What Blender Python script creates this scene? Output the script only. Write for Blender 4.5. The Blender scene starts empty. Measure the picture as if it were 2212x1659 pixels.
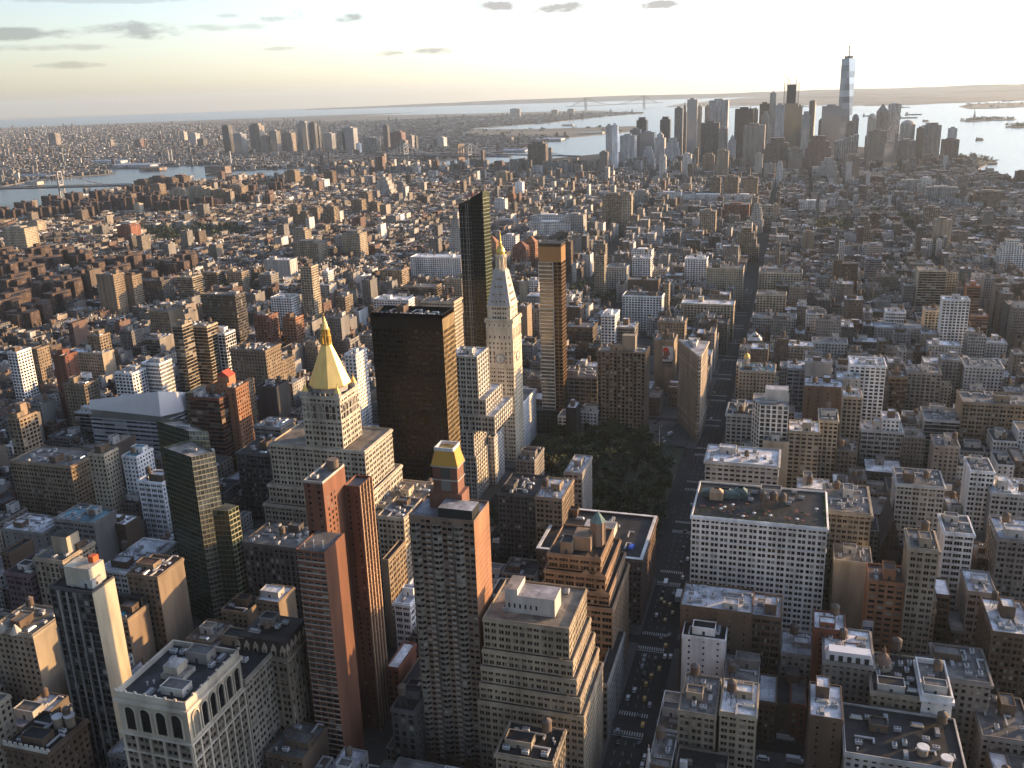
import bpy, math, random
from mathutils import Vector, Matrix
random.seed(7)
rad = math.radians
S = bpy.context.scene
COL = S.collection

# ---------------------------------------------------------------- camera (fitted to known towers and the street grid; x = west, y = downtown)
CX, CY, CZ, YAW, PIT, ROL, FPX = -7.837, 24.781, 321.714, -0.30081, -0.304212, -0.0333634, 2005.864
Fw = Vector((math.sin(YAW)*math.cos(PIT), math.cos(YAW)*math.cos(PIT), math.sin(PIT)))
Rr = Vector((math.cos(YAW), -math.sin(YAW), 0.0))
Uu = Rr.cross(Fw)
Rt = Rr*math.cos(ROL) + Uu*math.sin(ROL)
Up = -Rr*math.sin(ROL) + Uu*math.cos(ROL)
ALB = 0.74       # walls of an old smoky city
cam = bpy.data.cameras.new('camera')
cam.sensor_width = 36.0
cam.lens = 36.0*FPX/2212.0
cam.clip_start = 5.0
cam.clip_end = 120000.0
co = bpy.data.objects.new('camera', cam)
M = Matrix((Rt, Up, -Fw)).transposed().to_4x4()
M.translation = (CX, CY, CZ)
co.matrix_world = M
COL.objects.link(co)
S.camera = co

# ---------------------------------------------------------------- sky, sun, exposure
SUN_AZ, SUN_EL = rad(50.5), rad(9.5)
SKY_N, SKY_S, SKY_TINT = 0.40, 1.55, (0.99, 0.985, 1.09, 1)
SDIR = Vector((math.sin(SUN_AZ)*math.cos(SUN_EL), math.cos(SUN_AZ)*math.cos(SUN_EL), math.sin(SUN_EL)))
W = bpy.data.worlds.new('World')
S.world = W
W.use_nodes = True
nt = W.node_tree
bg = nt.nodes['Background']
sky = nt.nodes.new('ShaderNodeTexSky')
sky.sky_type = 'NISHITA'
sky.sun_disc = False
sky.sun_elevation = SUN_EL
sky.sun_rotation = SUN_AZ
sky.altitude = 300
sky.air_density = 1.0
sky.dust_density = 1.2
sky.ozone_density = 1.5
bg.inputs['Strength'].default_value = 0.15
def wn(t, **k):
    n = nt.nodes.new(t)
    for a, v in k.items():
        if hasattr(n, a): setattr(n, a, v)
        else: n.inputs[a].default_value = v
    return n
L = nt.links.new
tc = wn('ShaderNodeTexCoord')
# the sky is brighter and paler towards the sun, dimmer in the north; small flat clouds stand at their own bearings and heights
def wm(op, a, b2=None):
    x = nt.nodes.new('ShaderNodeMath'); x.operation = op
    for i, q in enumerate((a, b2)):
        if q is None: continue
        if isinstance(q, (int, float)): x.inputs[i].default_value = q
        else: L(q, x.inputs[i])
    return x.outputs[0]
sep = wn('ShaderNodeSeparateXYZ'); L(tc.outputs['Generated'], sep.inputs[0])
dot = wn('ShaderNodeVectorMath', operation='DOT_PRODUCT'); L(tc.outputs['Generated'], dot.inputs[0]); dot.inputs[1].default_value = (math.sin(SUN_AZ), math.cos(SUN_AZ), 0.0)
mr = wn('ShaderNodeMapRange'); mr.inputs['From Min'].default_value = -0.7; mr.inputs['From Max'].default_value = 0.5; mr.inputs['To Min'].default_value = SKY_N; mr.inputs['To Max'].default_value = SKY_S
L(dot.outputs['Value'], mr.inputs['Value'])
tint = wn('ShaderNodeMix', data_type='RGBA', blend_type='MULTIPLY'); tint.inputs['Factor'].default_value = 1.0
hs = wn('ShaderNodeHueSaturation'); hs.inputs['Saturation'].default_value = 0.74; L(sky.outputs[0], hs.inputs['Color']); L(hs.outputs[0], tint.inputs[6]); tint.inputs[7].default_value = SKY_TINT
vs = wn('ShaderNodeVectorMath', operation='SCALE'); L(tint.outputs[2], vs.inputs[0]); L(mr.outputs[0], vs.inputs['Scale'])
az = wm('ARCTAN2', sep.outputs['X'], sep.outputs['Y']); el = wm('ARCSINE', sep.outputs['Z'])
mp = wn('ShaderNodeMapping'); mp.inputs['Scale'].default_value = (1, 1, 3.2); L(tc.outputs['Generated'], mp.inputs['Vector'])
nz = wn('ShaderNodeTexNoise', Scale=22.0, Detail=7.0, Roughness=0.62); L(mp.outputs[0], nz.inputs['Vector'])
rough = wm('MULTIPLY', wm('SUBTRACT', nz.outputs['Fac'], 0.5), 4.2)
cl = None
for u, v, du, dv, amt in ((60, 73, 150, 15, .8), (290, 66, 130, 17, .8), (140, 140, 75, 7, .55), (625, 36, 70, 13, .95), (748, 39, 44, 12, .95), (605, 105, 34, 5, .5), (848, 115, 36, 9, .9), (935, 109, 54, 9, .9), (1060, 12, 86, 14, 1), (1200, 15, 84, 14, 1), (1430, 9, 52, 11, 1), (110, 102, 130, 8, .45), (480, 58, 110, 8, .45), (240, 2, 200, 5, .4), (490, 35, 26, 5, .4)):
    d = (Fw + Rt*((u-1106)/FPX) - Up*((v-829.5)/FPX)).normalized()
    ca, ce = math.atan2(d.x, d.y), math.asin(d.z)
    qa = wm('POWER', wm('ABSOLUTE', wm('MULTIPLY', wm('SUBTRACT', az, ca), FPX*.98/du)), 2.0)
    qe = wm('POWER', wm('ABSOLUTE', wm('MULTIPLY', wm('SUBTRACT', el, ce), FPX*.98/dv)), 2.0)
    f = wm('SUBTRACT', wm('ADD', rough, 0.75), wm('ADD', qa, qe))
    m_ = wn('ShaderNodeMapRange'); m_.inputs['From Min'].default_value = 0.0; m_.inputs['From Max'].default_value = 0.7; m_.inputs['To Max'].default_value = amt; L(f, m_.inputs['Value'])
    cl = m_.outputs[0] if cl is None else wm('MAXIMUM', cl, m_.outputs[0])
cm_ = wn('ShaderNodeVectorMath', operation='MULTIPLY'); L(vs.outputs[0], cm_.inputs[0]); cm_.inputs[1].default_value = (0.48, 0.46, 0.49)
cn_ = wn('ShaderNodeVectorMath', operation='MINIMUM'); L(cm_.outputs[0], cn_.inputs[0]); cn_.inputs[1].default_value = (2.0, 1.95, 1.9)
dk = wn('ShaderNodeMix', data_type='RGBA'); L(wm('MULTIPLY', cl, 0.99), dk.inputs['Factor'])
L(vs.outputs[0], dk.inputs[6]); L(cn_.outputs[0], dk.inputs[7])
L(dk.outputs[2], bg.inputs['Color'])

sl = bpy.data.lights.new('sun', 'SUN'); sl.energy = 5.0; sl.angle = rad(0.6); sl.color = (1.0, 0.61, 0.27)
so = bpy.data.objects.new('sun', sl); so.rotation_euler = SDIR.to_track_quat('Z', 'Y').to_euler(); COL.objects.link(so)

S.view_settings.view_transform = 'Standard'
S.view_settings.look = 'None'
S.view_settings.exposure = 1.0
S.view_settings.gamma = 1
S.view_settings.use_curve_mapping = False
cy = S.cycles
cy.max_bounces = 5; cy.diffuse_bounces = 1; cy.glossy_bounces = 3; cy.transmission_bounces = 2; cy.volume_bounces = 0
cy.transparent_max_bounces = 4
cy.sample_clamp_indirect = 4.0
cy.use_denoising = True
cy.caustics_reflective = False; cy.caustics_refractive = False

# ---------------------------------------------------------------- finding points of the place
def ray(u, v):
    return Fw + Rt*((u-1106)/FPX) - Up*((v-829.5)/FPX)
def G(u, v, z=0.0):
    d = ray(u, v); t = (z-CZ)/d.z
    return CX+d.x*t, CY+d.y*t
def GY(u, v, y):                # where the sight line meets the street line y
    d = ray(u, v); t = (y-CY)/d.y
    return CX+d.x*t, CZ+d.z*t
def TL(s, x, y):                # tile code + place in the tile
    return 737.333*(s//10) + x/3.0, 553.0*(s % 10) + y/3.0
def PJ(x, y, z):
    d = Vector((x-CX, y-CY, z-CZ)); w = d.dot(Fw)
    if w < 1: return None
    return 1106+FPX*d.dot(Rt)/w, 829.5-FPX*d.dot(Up)/w
def dist(x, y, z=0): return math.sqrt((x-CX)**2+(y-CY)**2+(z-CZ)**2)

# ---------------------------------------------------------------- materials
MATS = {}
def newmat(name):
    m = bpy.data.materials.new(name); m.use_nodes = True
    n = m.node_tree; b = n.nodes['Principled BSDF']
    MATS[name] = m
    return m, n, b
def nd(n, t, **k):
    x = n.nodes.new(t)
    for a, v in k.items():
        if a in x.inputs: x.inputs[a].default_value = v
        else: setattr(x, a, v)
    return x
def mathn(n, op, a, b=None):
    x = n.nodes.new('ShaderNodeMath'); x.operation = op
    for i, q in enumerate((a, b)):
        if q is None: continue
        if isinstance(q, (int, float)): x.inputs[i].default_value = q
        else: n.links.new(q, x.inputs[i])
    return x.outputs[0]
def mixcol(n, fac, a, b, mode='MIX'):
    x = n.nodes.new('ShaderNodeMix'); x.data_type = 'RGBA'; x.blend_type = mode
    for s, q in ((0, fac), (6, a), (7, b)):
        if isinstance(q, (int, float)): x.inputs[s].default_value = q
        elif isinstance(q, tuple): x.inputs[s].default_value = q
        else: n.links.new(q, x.inputs[s])
    return x.outputs[2]
def weather(n, lo=0.58, hi=1.28, sx=0.09, sz=0.016, coord='Object'):
    t = nd(n, 'ShaderNodeTexCoord'); mp = nd(n, 'ShaderNodeMapping'); mp.inputs['Scale'].default_value = (sx, sx, sz)
    n.links.new(t.outputs[coord], mp.inputs[0])
    z = nd(n, 'ShaderNodeTexNoise', Scale=1.0, Detail=5.0, Roughness=0.6); n.links.new(mp.outputs[0], z.inputs['Vector'])
    r = nd(n, 'ShaderNodeMapRange'); r.inputs['From Min'].default_value = 0.3; r.inputs['From Max'].default_value = 0.7
    r.inputs['To Min'].default_value = lo; r.inputs['To Max'].default_value = hi
    n.links.new(z.outputs['Fac'], r.inputs['Value'])
    return r.outputs[0]
def scalecol(n, col, fac):
    x = n.nodes.new('ShaderNodeVectorMath'); x.operation = 'SCALE'
    n.links.new(col, x.inputs[0]); n.links.new(fac, x.inputs['Scale'])
    return x.outputs[0]

# facade: colour attribute rgb = wall colour, alpha = share of a bay that is glass; uv counts bays and storeys
def make_facade(name, curtain=False):
    m, n, b = newmat(name)
    at = nd(n, 'ShaderNodeAttribute', attribute_name='col')
    uv = nd(n, 'ShaderNodeUVMap'); sp = nd(n, 'ShaderNodeSeparateXYZ'); n.links.new(uv.outputs[0], sp.inputs[0])
    fu = mathn(n, 'FRACT', sp.outputs[0]); fv = mathn(n, 'FRACT', sp.outputs[1])
    du = mathn(n, 'ABSOLUTE', mathn(n, 'SUBTRACT', fu, 0.5)); dv = mathn(n, 'ABSOLUTE', mathn(n, 'SUBTRACT', fv, 0.5))
    hw = mathn(n, 'MULTIPLY', at.outputs['Alpha'], 0.5)
    mh = nd(n, 'ShaderNodeMapRange'); n.links.new(at.outputs['Alpha'], mh.inputs['Value'])
    mh.inputs['From Min'].default_value = 0.5; mh.inputs['From Max'].default_value = 1.0; mh.inputs['To Min'].default_value = 0.27; mh.inputs['To Max'].default_value = 0.40
    mask = mathn(n, 'MULTIPLY', mathn(n, 'LESS_THAN', du, hw), mathn(n, 'LESS_THAN', dv, mh.outputs[0]))
    cb = nd(n, 'ShaderNodeCombineXYZ'); n.links.new(mathn(n, 'FLOOR', sp.outputs[0]), cb.inputs[0]); n.links.new(mathn(n, 'FLOOR', sp.outputs[1]), cb.inputs[1])
    sc = nd(n, 'ShaderNodeSeparateColor'); n.links.new(at.outputs['Color'], sc.inputs[0])
    n.links.new(mathn(n, 'MULTIPLY', sc.outputs[0], 977.0), cb.inputs[2])
    wnz = nd(n, 'ShaderNodeTexWhiteNoise', noise_dimensions='3D'); n.links.new(cb.outputs[0], wnz.inputs['Vector'])
    rp = nd(n, 'ShaderNodeValToRGB'); e = rp.color_ramp; e.interpolation = 'CONSTANT'
    e.elements[0].color = (0.010, 0.011, 0.013, 1); e.elements[1].position = 0.5; e.elements[1].color = (0.028, 0.027, 0.026, 1)
    q = e.elements.new(0.80); q.color = (0.09, 0.085, 0.075, 1); q = e.elements.new(0.93); q.color = (0.26, 0.245, 0.21, 1)
    n.links.new(wnz.outputs['Value'], rp.inputs[0])
    wall = scalecol(n, at.outputs['Color'], weather(n))
    glass = rp.outputs['Color']
    if curtain:
        glass = mixcol(n, 0.75, glass, at.outputs['Color'])
        wall = mixcol(n, 0.6, wall, (0.16, 0.16, 0.15, 1))
    n.links.new(mixcol(n, mask, wall, glass), b.inputs['Base Color'])
    r = nd(n, 'ShaderNodeMapRange'); n.links.new(mask, r.inputs['Value']); r.inputs['To Min'].default_value = 0.85; r.inputs['To Max'].default_value = 0.10 if curtain else 0.16
    n.links.new(r.outputs[0], b.inputs['Roughness'])
    if curtain:
        b.inputs['Specular IOR Level'].default_value = 0.9
        mm = mathn(n, 'MULTIPLY', mask, 0.55); n.links.new(mm, b.inputs['Metallic'])
    return m
make_facade('facade')
make_facade('curtain_wall', True)

def make_plain(name, coord='Object', rough=0.85, lo=0.58, hi=1.28, sx=0.09, sz=0.018, metal=0.0, spec=0.4):
    m, n, b = newmat(name)
    at = nd(n, 'ShaderNodeAttribute', attribute_name='col')
    n.links.new(scalecol(n, at.outputs['Color'], weather(n, lo, hi, sx, sz, coord)), b.inputs['Base Color'])
    b.inputs['Roughness'].default_value = rough; b.inputs['Metallic'].default_value = metal; b.inputs['Specular IOR Level'].default_value = spec
    return m
make_plain('masonry')
make_plain('paint', rough=0.35, lo=0.95, hi=1.05)
make_plain('dark_metal', rough=0.5, lo=0.9, hi=1.1, spec=0.15)
make_plain('gilding', rough=0.38, lo=0.82, hi=1.08, metal=0.55, sx=0.25, sz=0.04)
make_plain('leaf', rough=0.8, lo=0.35, hi=1.7, sx=0.12, sz=0.12)
# roofs: patches of membrane, seams, ponding stains
m, n, b = newmat('roofing')
at = nd(n, 'ShaderNodeAttribute', attribute_name='col')
w1 = weather(n, 0.45, 1.3, 0.09, 0.09); w3 = weather(n, 0.75, 1.15, 0.7, 0.7)
tt = nd(n, 'ShaderNodeTexCoord'); vo = nd(n, 'ShaderNodeTexVoronoi', Scale=0.16, Randomness=0.8); vo.distance = 'CHEBYCHEV'; n.links.new(tt.outputs['Object'], vo.inputs['Vector'])
sv = nd(n, 'ShaderNodeSeparateColor'); n.links.new(vo.outputs['Color'], sv.inputs[0]); rv = nd(n, 'ShaderNodeMapRange'); rv.inputs['To Min'].default_value = 0.62; rv.inputs['To Max'].default_value = 1.15; n.links.new(sv.outputs[0], rv.inputs['Value'])
w2 = mathn(n, 'MULTIPLY', w3, rv.outputs[0])
n.links.new(scalecol(n, scalecol(n, at.outputs['Color'], w1), w2), b.inputs['Base Color'])
b.inputs['Roughness'].default_value = 0.75; b.inputs['Specular IOR Level'].default_value = 0.25

# window panes: dark rooms, some with blinds
m, n, b = newmat('window_glass')
oi = nd(n, 'ShaderNodeObjectInfo'); ge = nd(n, 'ShaderNodeNewGeometry')
rr = mathn(n, 'FRACT', mathn(n, 'ADD', oi.outputs['Random'], ge.outputs['Random Per Island']))
rp = nd(n, 'ShaderNodeValToRGB'); e = rp.color_ramp; e.interpolation = 'CONSTANT'
e.elements[0].color = (0.008, 0.009, 0.011, 1); e.elements[1].position = 0.5; e.elements[1].color = (0.02, 0.02, 0.02, 1)
for p, c in ((0.74, (0.07, 0.066, 0.06, 1)), (0.87, (0.20, 0.19, 0.165, 1)), (.95, (.34, .33, .29, 1))):
    q = e.elements.new(p); q.color = c
n.links.new(rr, rp.inputs[0]); n.links.new(rp.outputs[0], b.inputs['Base Color'])
b.inputs['Roughness'].default_value = 0.08; b.inputs['Specular IOR Level'].default_value = 0.35
# tower glass; the gold tint is sunlight put into the bronze colour
for nm, c, mt, ro in (('bronze_glass', (0.009, 0.006, 0.004), 0.10, 0.12), ('sunlit_bronze_glass', (0.16, 0.115, 0.06), 0.3, 0.3), ('black_glass', (0.007, 0.010, 0.010), 0.08, 0.08), ('tower_glass', (0.11, 0.105, 0.085), 0.35, 0.12), ('green_glass', (0.04, 0.055, 0.035), 0.5, 0.10), ('pale_glass', (0.30, 0.31, 0.29), 0.6, 0.14), ('blue_glass', (0.27, 0.32, 0.40), 0.5, 0.16)):
    m, n, b = newmat(nm)
    ge = nd(n, 'ShaderNodeNewGeometry')
    r = nd(n, 'ShaderNodeMapRange'); r.inputs['To Min'].default_value = 0.55; r.inputs['To Max'].default_value = 1.5
    n.links.new(ge.outputs['Random Per Island'], r.inputs['Value'])
    cc = nd(n, 'ShaderNodeRGB'); cc.outputs[0].default_value = (*c, 1)
    n.links.new(scalecol(n, cc.outputs[0], r.outputs[0]), b.inputs['Base Color'])
    b.inputs['Metallic'].default_value = mt; b.inputs['Roughness'].default_value = ro
    if nm in ('bronze_glass', 'black_glass'): b.inputs['Specular IOR Level'].default_value = 0.22

# ground, water
m, n, b = newmat('asphalt')
at = nd(n, 'ShaderNodeAttribute', attribute_name='col')
n.links.new(scalecol(n, scalecol(n, at.outputs['Color'], weather(n, 0.7, 1.3, 0.02, 0.02)), weather(n, 0.85, 1.15, 0.4, 0.4)), b.inputs['Base Color'])
b.inputs['Roughness'].default_value = 0.9; b.inputs['Specular IOR Level'].default_value = 0.15
m, n, b = newmat('far_land')
t = nd(n, 'ShaderNodeTexCoord'); z1 = nd(n, 'ShaderNodeTexNoise', Scale=0.0015, Detail=8.0, Roughness=0.7); n.links.new(t.outputs['Object'], z1.inputs['Vector'])
rp = nd(n, 'ShaderNodeValToRGB'); e = rp.color_ramp
e.elements[0].position = 0.38; e.elements[0].color = (0.035, 0.042, 0.028, 1); e.elements[1].position = 0.62; e.elements[1].color = (0.13, 0.115, 0.10, 1)
n.links.new(z1.outputs['Fac'], rp.inputs[0]); n.links.new(rp.outputs[0], b.inputs['Base Color']); b.inputs['Roughness'].default_value = 0.9
m, n, b = newmat('water')
b.inputs['Base Color'].default_value = (0.03, 0.045, 0.05, 1); b.inputs['Roughness'].default_value = 0.26; b.inputs['Specular IOR Level'].default_value = 0.34
t = nd(n, 'ShaderNodeTexCoord'); z1 = nd(n, 'ShaderNodeTexNoise', Scale=0.02, Detail=4.0); n.links.new(t.outputs['Object'], z1.inputs['Vector'])
bp = nd(n, 'ShaderNodeBump', Strength=0.35, Distance=6.0); n.links.new(z1.outputs['Fac'], bp.inputs['Height']); n.links.new(bp.outputs[0], b.inputs['Normal'])

# ---------------------------------------------------------------- mesh builder
class MB:
    def __init__(s, col=(0.4, 0.4, 0.4), wf=0.0):
        s.v = []; s.f = []; s.m = []; s.uv = []; s.c = []; s.mats = []; s.col = (*col, wf)
    def mat(s, name):
        if name not in s.mats: s.mats.append(name)
        return s.mats.index(name)
    def poly(s, pts, mat, uv=None, col=None):
        i = len(s.v); k = len(pts)
        s.v.extend(pts); s.f.append(tuple(range(i, i+k))); s.m.append(s.mat(mat))
        s.uv.extend(uv if uv else [(0.0, 0.0)]*k)
        s.c.append((col or s.col, k))
    def wall(s, ax, ay, bx, by, z0, z1, mat='masonry', bay=4.0, fl=3.8, col=None):   # from a to b, outside on the right hand
        nb = max(1, round(math.hypot(bx-ax, by-ay)/bay)); nf = max(1, round((z1-z0)/fl))
        s.poly([(ax, ay, z0), (bx, by, z0), (bx, by, z1), (ax, ay, z1)], mat, [(0, 0), (nb, 0), (nb, nf), (0, nf)], col)
    def prism(s, pts, z0, z1, mat='masonry', top=None, bay=4.0, fl=3.8, col=None, tcol=None, scale=1.0, bottom=False):
        # pts run so that the outside is on the right hand of each edge (x right, y away: west faces go away from the camera)
        k = len(pts); mx = sum(p[0] for p in pts)/k; my = sum(p[1] for p in pts)/k
        up = [(mx+(p[0]-mx)*scale, my+(p[1]-my)*scale) for p in pts]
        for i in range(k):
            a, b2, c, d = pts[i], pts[(i+1) % k], up[(i+1) % k], up[i]
            nb = max(1, round(math.hypot(b2[0]-a[0], b2[1]-a[1])/bay)); nf = max(1, round((z1-z0)/fl))
            s.poly([(*a, z0), (*b2, z0), (*c, z1), (*d, z1)], mat, [(0, 0), (nb, 0), (nb, nf), (0, nf)], col)
        if top and scale > 0.02: s.poly([(*p, z1) for p in up], top, None, tcol or col)
        if bottom: s.poly([(*p, z0) for p in reversed(pts)], mat, None, col)
    def box(s, x0, x1, y0, y1, z0, z1, mat='masonry', top=None, bay=4.0, fl=3.8, col=None, tcol=None, bottom=False):
        s.prism([(x0, y0), (x1, y0), (x1, y1), (x0, y1)], z0, z1, mat, top or mat, bay, fl, col, tcol, bottom=bottom)
    def cyl(s, x, y, r, z0, z1, mat='masonry', k=12, r2=None, col=None, top=True):
        p = [(x+r*math.cos(2*math.pi*i/k), y+r*math.sin(2*math.pi*i/k)) for i in range(k)]
        s.prism(p, z0, z1, mat, mat if top else None, col=col, scale=1.0 if r2 is None else max(r2/r, 0.001))
    def bar(s, a, b, w, mat='masonry', col=None, h=None):
        a = Vector(a); b = Vector(b); d = (b-a).normalized(); u = d.cross(Vector((0, 0, 1)))
        u = Vector((1, 0, 0)) if u.length < 1e-3 else u.normalized()
        t = u.cross(d).normalized(); u = u*(w/2); t = t*((h or w)/2)
        A = [a-u-t, a+u-t, a+u+t, a-u+t]; B = [p+(b-a) for p in A]
        for i in range(4):
            j = (i+1) % 4
            s.poly([tuple(A[i]), tuple(A[j]), tuple(B[j]), tuple(B[i])], mat, None, col)
        s.poly([tuple(p) for p in reversed(A)], mat, None, col); s.poly([tuple(p) for p in B], mat, None, col)
    def mesh(s, name, origin=(0, 0, 0)):
        me = bpy.data.meshes.new(name)
        ox, oy, oz = origin
        vs = [(x-ox, y-oy, z-oz) for x, y, z in s.v] if origin != (0, 0, 0) else s.v
        me.from_pydata(vs, [], s.f)
        for mn in s.mats: me.materials.append(MATS[mn])
        me.polygons.foreach_set('material_index', s.m)
        uvl = me.uv_layers.new(name='UVMap')
        uvl.data.foreach_set('uv', [c for p in s.uv for c in p])
        ca = me.color_attributes.new('col', 'FLOAT_COLOR', 'CORNER')
        flat = []
        for c, k in s.c: flat.extend(c*k)
        ca.data.foreach_set('color', flat)
        me.update()
        return me
    def build(s, name, parent=None, origin=None):
        if not s.f: return None
        top = parent
        while top and top.parent: top = top.parent
        og = origin or (tuple(top.location) if top else (0, 0, 0))
        me = s.mesh(name, og)
        o = bpy.data.objects.new(name, me); COL.objects.link(o)
        if parent: o.parent = parent
        elif origin: o.location = origin
        return o
def inst(name, me, parent=None, loc=(0, 0, 0), rz=0.0, sc=(1, 1, 1)):
    o = bpy.data.objects.new(name, me); COL.objects.link(o)
    o.location = loc; o.rotation_euler = (0, 0, rz); o.scale = sc
    if parent: o.parent = parent
    return o
LABELS = set()
def tag(o, label, cat, group=None, kind=None):
    o['label'] = label; o['category'] = cat
    if group: o['group'] = group
    if kind: o['kind'] = kind
    LABELS.add(label)
    return o
def thing(name, label, cat, x, y, z=0.0, group=None):
    o = bpy.data.objects.new(name, None); COL.objects.link(o); o.location = (x, y, z)
    o.empty_display_size = 1.0
    return tag(o, label, cat, group)
def structure(o):
    o['kind'] = 'structure'; return o
# ---------------------------------------------------------------- colours of walls and roofs
WC = dict(W=(.84, .83, .81), C=(.46, .39, .29), B=(.31, .26, .195), T=(.235, .18, .125), G=(.225, .21, .195), D=(.085, .08, .078),
          R=(.20, .08, .05), O=(.31, .15, .08), N=(.115, .08, .056), K=(.02, .019, .018), P=(.14, .095, .105), L=(.44, .43, .41), S=(.27, .29, .33))
RC = dict(s=(.56, .58, .62), g=(.17, .165, .16), k=(.028, .028, .03), w=(.80, .81, .83), r=(.13, .08, .065), t=(.26, .225, .18), b=(.16, .30, .36))
STY = dict(
    p=dict(bay=3.4, fl=3.6, ops=[(.24, .76)], lo=.22, hi=.79),
    d=dict(bay=5.4, fl=3.7, ops=[(.12, .455), (.545, .88)], lo=.2, hi=.8),
    l=dict(bay=5.8, fl=4.1, ops=[(.09, .35), (.37, .63), (.65, .91)], lo=.2, hi=.8),
    t=dict(bay=6.6, fl=3.7, ops=[(.1, .26), (.28, .44), (.56, .72), (.74, .90)], lo=.2, hi=.76),
    r=dict(bay=6.0, fl=3.6, ops=[(.01, .99)], lo=.32, hi=.84),
    v=dict(bay=3.6, fl=3.7, ops=[(.2, .8)], lo=.1, hi=.86),
    m=dict(bay=4.4, fl=3.7, ops=[(.05, .95)], lo=.08, hi=.9),
    s=dict(bay=7.5, fl=3.6, ops=[(.43, .57)], lo=.3, hi=.7),
    c=dict(bay=3.0, fl=3.6, ops=[(.04, .96)], lo=.05, hi=.8),
    q=dict(bay=4.2, fl=3.5, ops=[(.16, .84)], lo=.24, hi=.78),
)
OCC = []
def occupy(x0, x1, y0, y1): OCC.append((min(x0, x1), max(x0, x1), min(y0, y1), max(y0, y1)))
WIN_BUDGET = [3600]
def facade_geo(mb, panes, ax, ay, bx, by, z0, z1, st, dep=0.45, mat='masonry', col=None, nb=None, nf=None):
    Lx = math.hypot(bx-ax, by-ay); H = z1-z0
    if Lx < 0.5 or H < 0.5: return
    nb = nb or max(1, round(Lx/st['bay'])); nf = nf or max(1, round(H/st['fl']))
    ux, uy = (bx-ax)/Lx, (by-ay)/Lx; nx, ny = uy, -ux
    bw = Lx/nb; fh = H/nf
    ops = []
    for i in range(nb):
        for a, b2 in st['ops']: ops.append(((i+a)*bw, (i+b2)*bw))
    P = lambda s, z, d=0.0: (ax+ux*s-nx*d, ay+uy*s-ny*d, z)
    e = 0.0
    for a, b2 in ops+[(Lx, Lx)]:
        if a-e > 0.01: mb.poly([P(e, z0), P(a, z0), P(a, z1), P(e, z1)], mat, None, col)
        e = b2
    for a, b2 in ops:
        zb = z0
        for j in range(nf):
            w0 = z0+(j+st['lo'])*fh; w1 = z0+(j+st['hi'])*fh
            mb.poly([P(a, zb), P(b2, zb), P(b2, w0), P(a, w0)], mat, None, col)
            mb.poly([P(a, w0), P(b2, w0), P(b2, w0, dep), P(a, w0, dep)], mat, None, col)
            mb.poly([P(a, w1, dep), P(b2, w1, dep), P(b2, w1), P(a, w1)], mat, None, col)
            mb.poly([P(a, w0), P(a, w0, dep), P(a, w1, dep), P(a, w1)], mat, None, col)
            mb.poly([P(b2, w0, dep), P(b2, w0), P(b2, w1), P(b2, w1, dep)], mat, None, col)
            panes.append((P((a+b2)/2, (w0+w1)/2, dep), nx, ny, b2-a, w1-w0))
            zb = w1
        mb.poly([P(a, zb), P(b2, zb), P(b2, z1), P(a, z1)], mat, None, col)
PANE = {}
def pane_mesh(w, h, glass, fc):
    k = (round(w, 1), round(h, 1), glass, fc)
    if k not in PANE:
        mb = MB((*WC[fc],)); w, h = w+.02, h+.02; w2 = w/2; h2 = h/2; t = 0.14
        mb.poly([(-w2, 0, -h2), (w2, 0, -h2), (w2, 0, h2), (-w2, 0, h2)], glass)
        for a, b2, c, d in ((-w2, w2, -h2, -h2+t), (-w2, w2, h2-t, h2), (-w2, -w2+t, -h2+t, h2-t), (w2-t, w2, -h2+t, h2-t), (-w2+t, w2-t, -t/2, t/2)):
            mb.poly([(a, -.06, c), (b2, -.06, c), (b2, -.06, d), (a, -.06, d)], 'masonry')
        PANE[k] = mb.mesh('window')
    return PANE[k]
def add_windows(root, wallmb, panes, glass='window_glass', fc='G', cap=100, near=True):
    if not panes: return
    px = sum(p[4] for p in panes)/len(panes)*929.0/dist(*panes[0][0])
    if near and px >= 3.0 and WIN_BUDGET[0] > 0 and cap:
        panes.sort(key=lambda p: -p[0][2])
        n = min(cap, len(panes), WIN_BUDGET[0])
        WIN_BUDGET[0] -= n
        ox, oy, oz = root.location
        for p, nx, ny, w, h in panes[:n]:
            inst('window', pane_mesh(w, h, glass, fc), root, (p[0]-ox, p[1]-oy, p[2]-oz), math.atan2(nx, -ny))
        rest = MB()
        for q in panes[n:]: pane_quad(rest, q, glass)
        o = rest.build('window', root)
        if o: o['kind'] = 'stuff'
    else:
        for q in panes: pane_quad(wallmb, q, glass)
def pane_quad(mb, q, glass):
    p, nx, ny, w, h = q; ux, uy = -ny, nx; w2 = w/2; h2 = h/2
    mb.poly([(p[0]-ux*w2, p[1]-uy*w2, p[2]-h2), (p[0]+ux*w2, p[1]+uy*w2, p[2]-h2), (p[0]+ux*w2, p[1]+uy*w2, p[2]+h2), (p[0]-ux*w2, p[1]-uy*w2, p[2]+h2)], glass)

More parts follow.
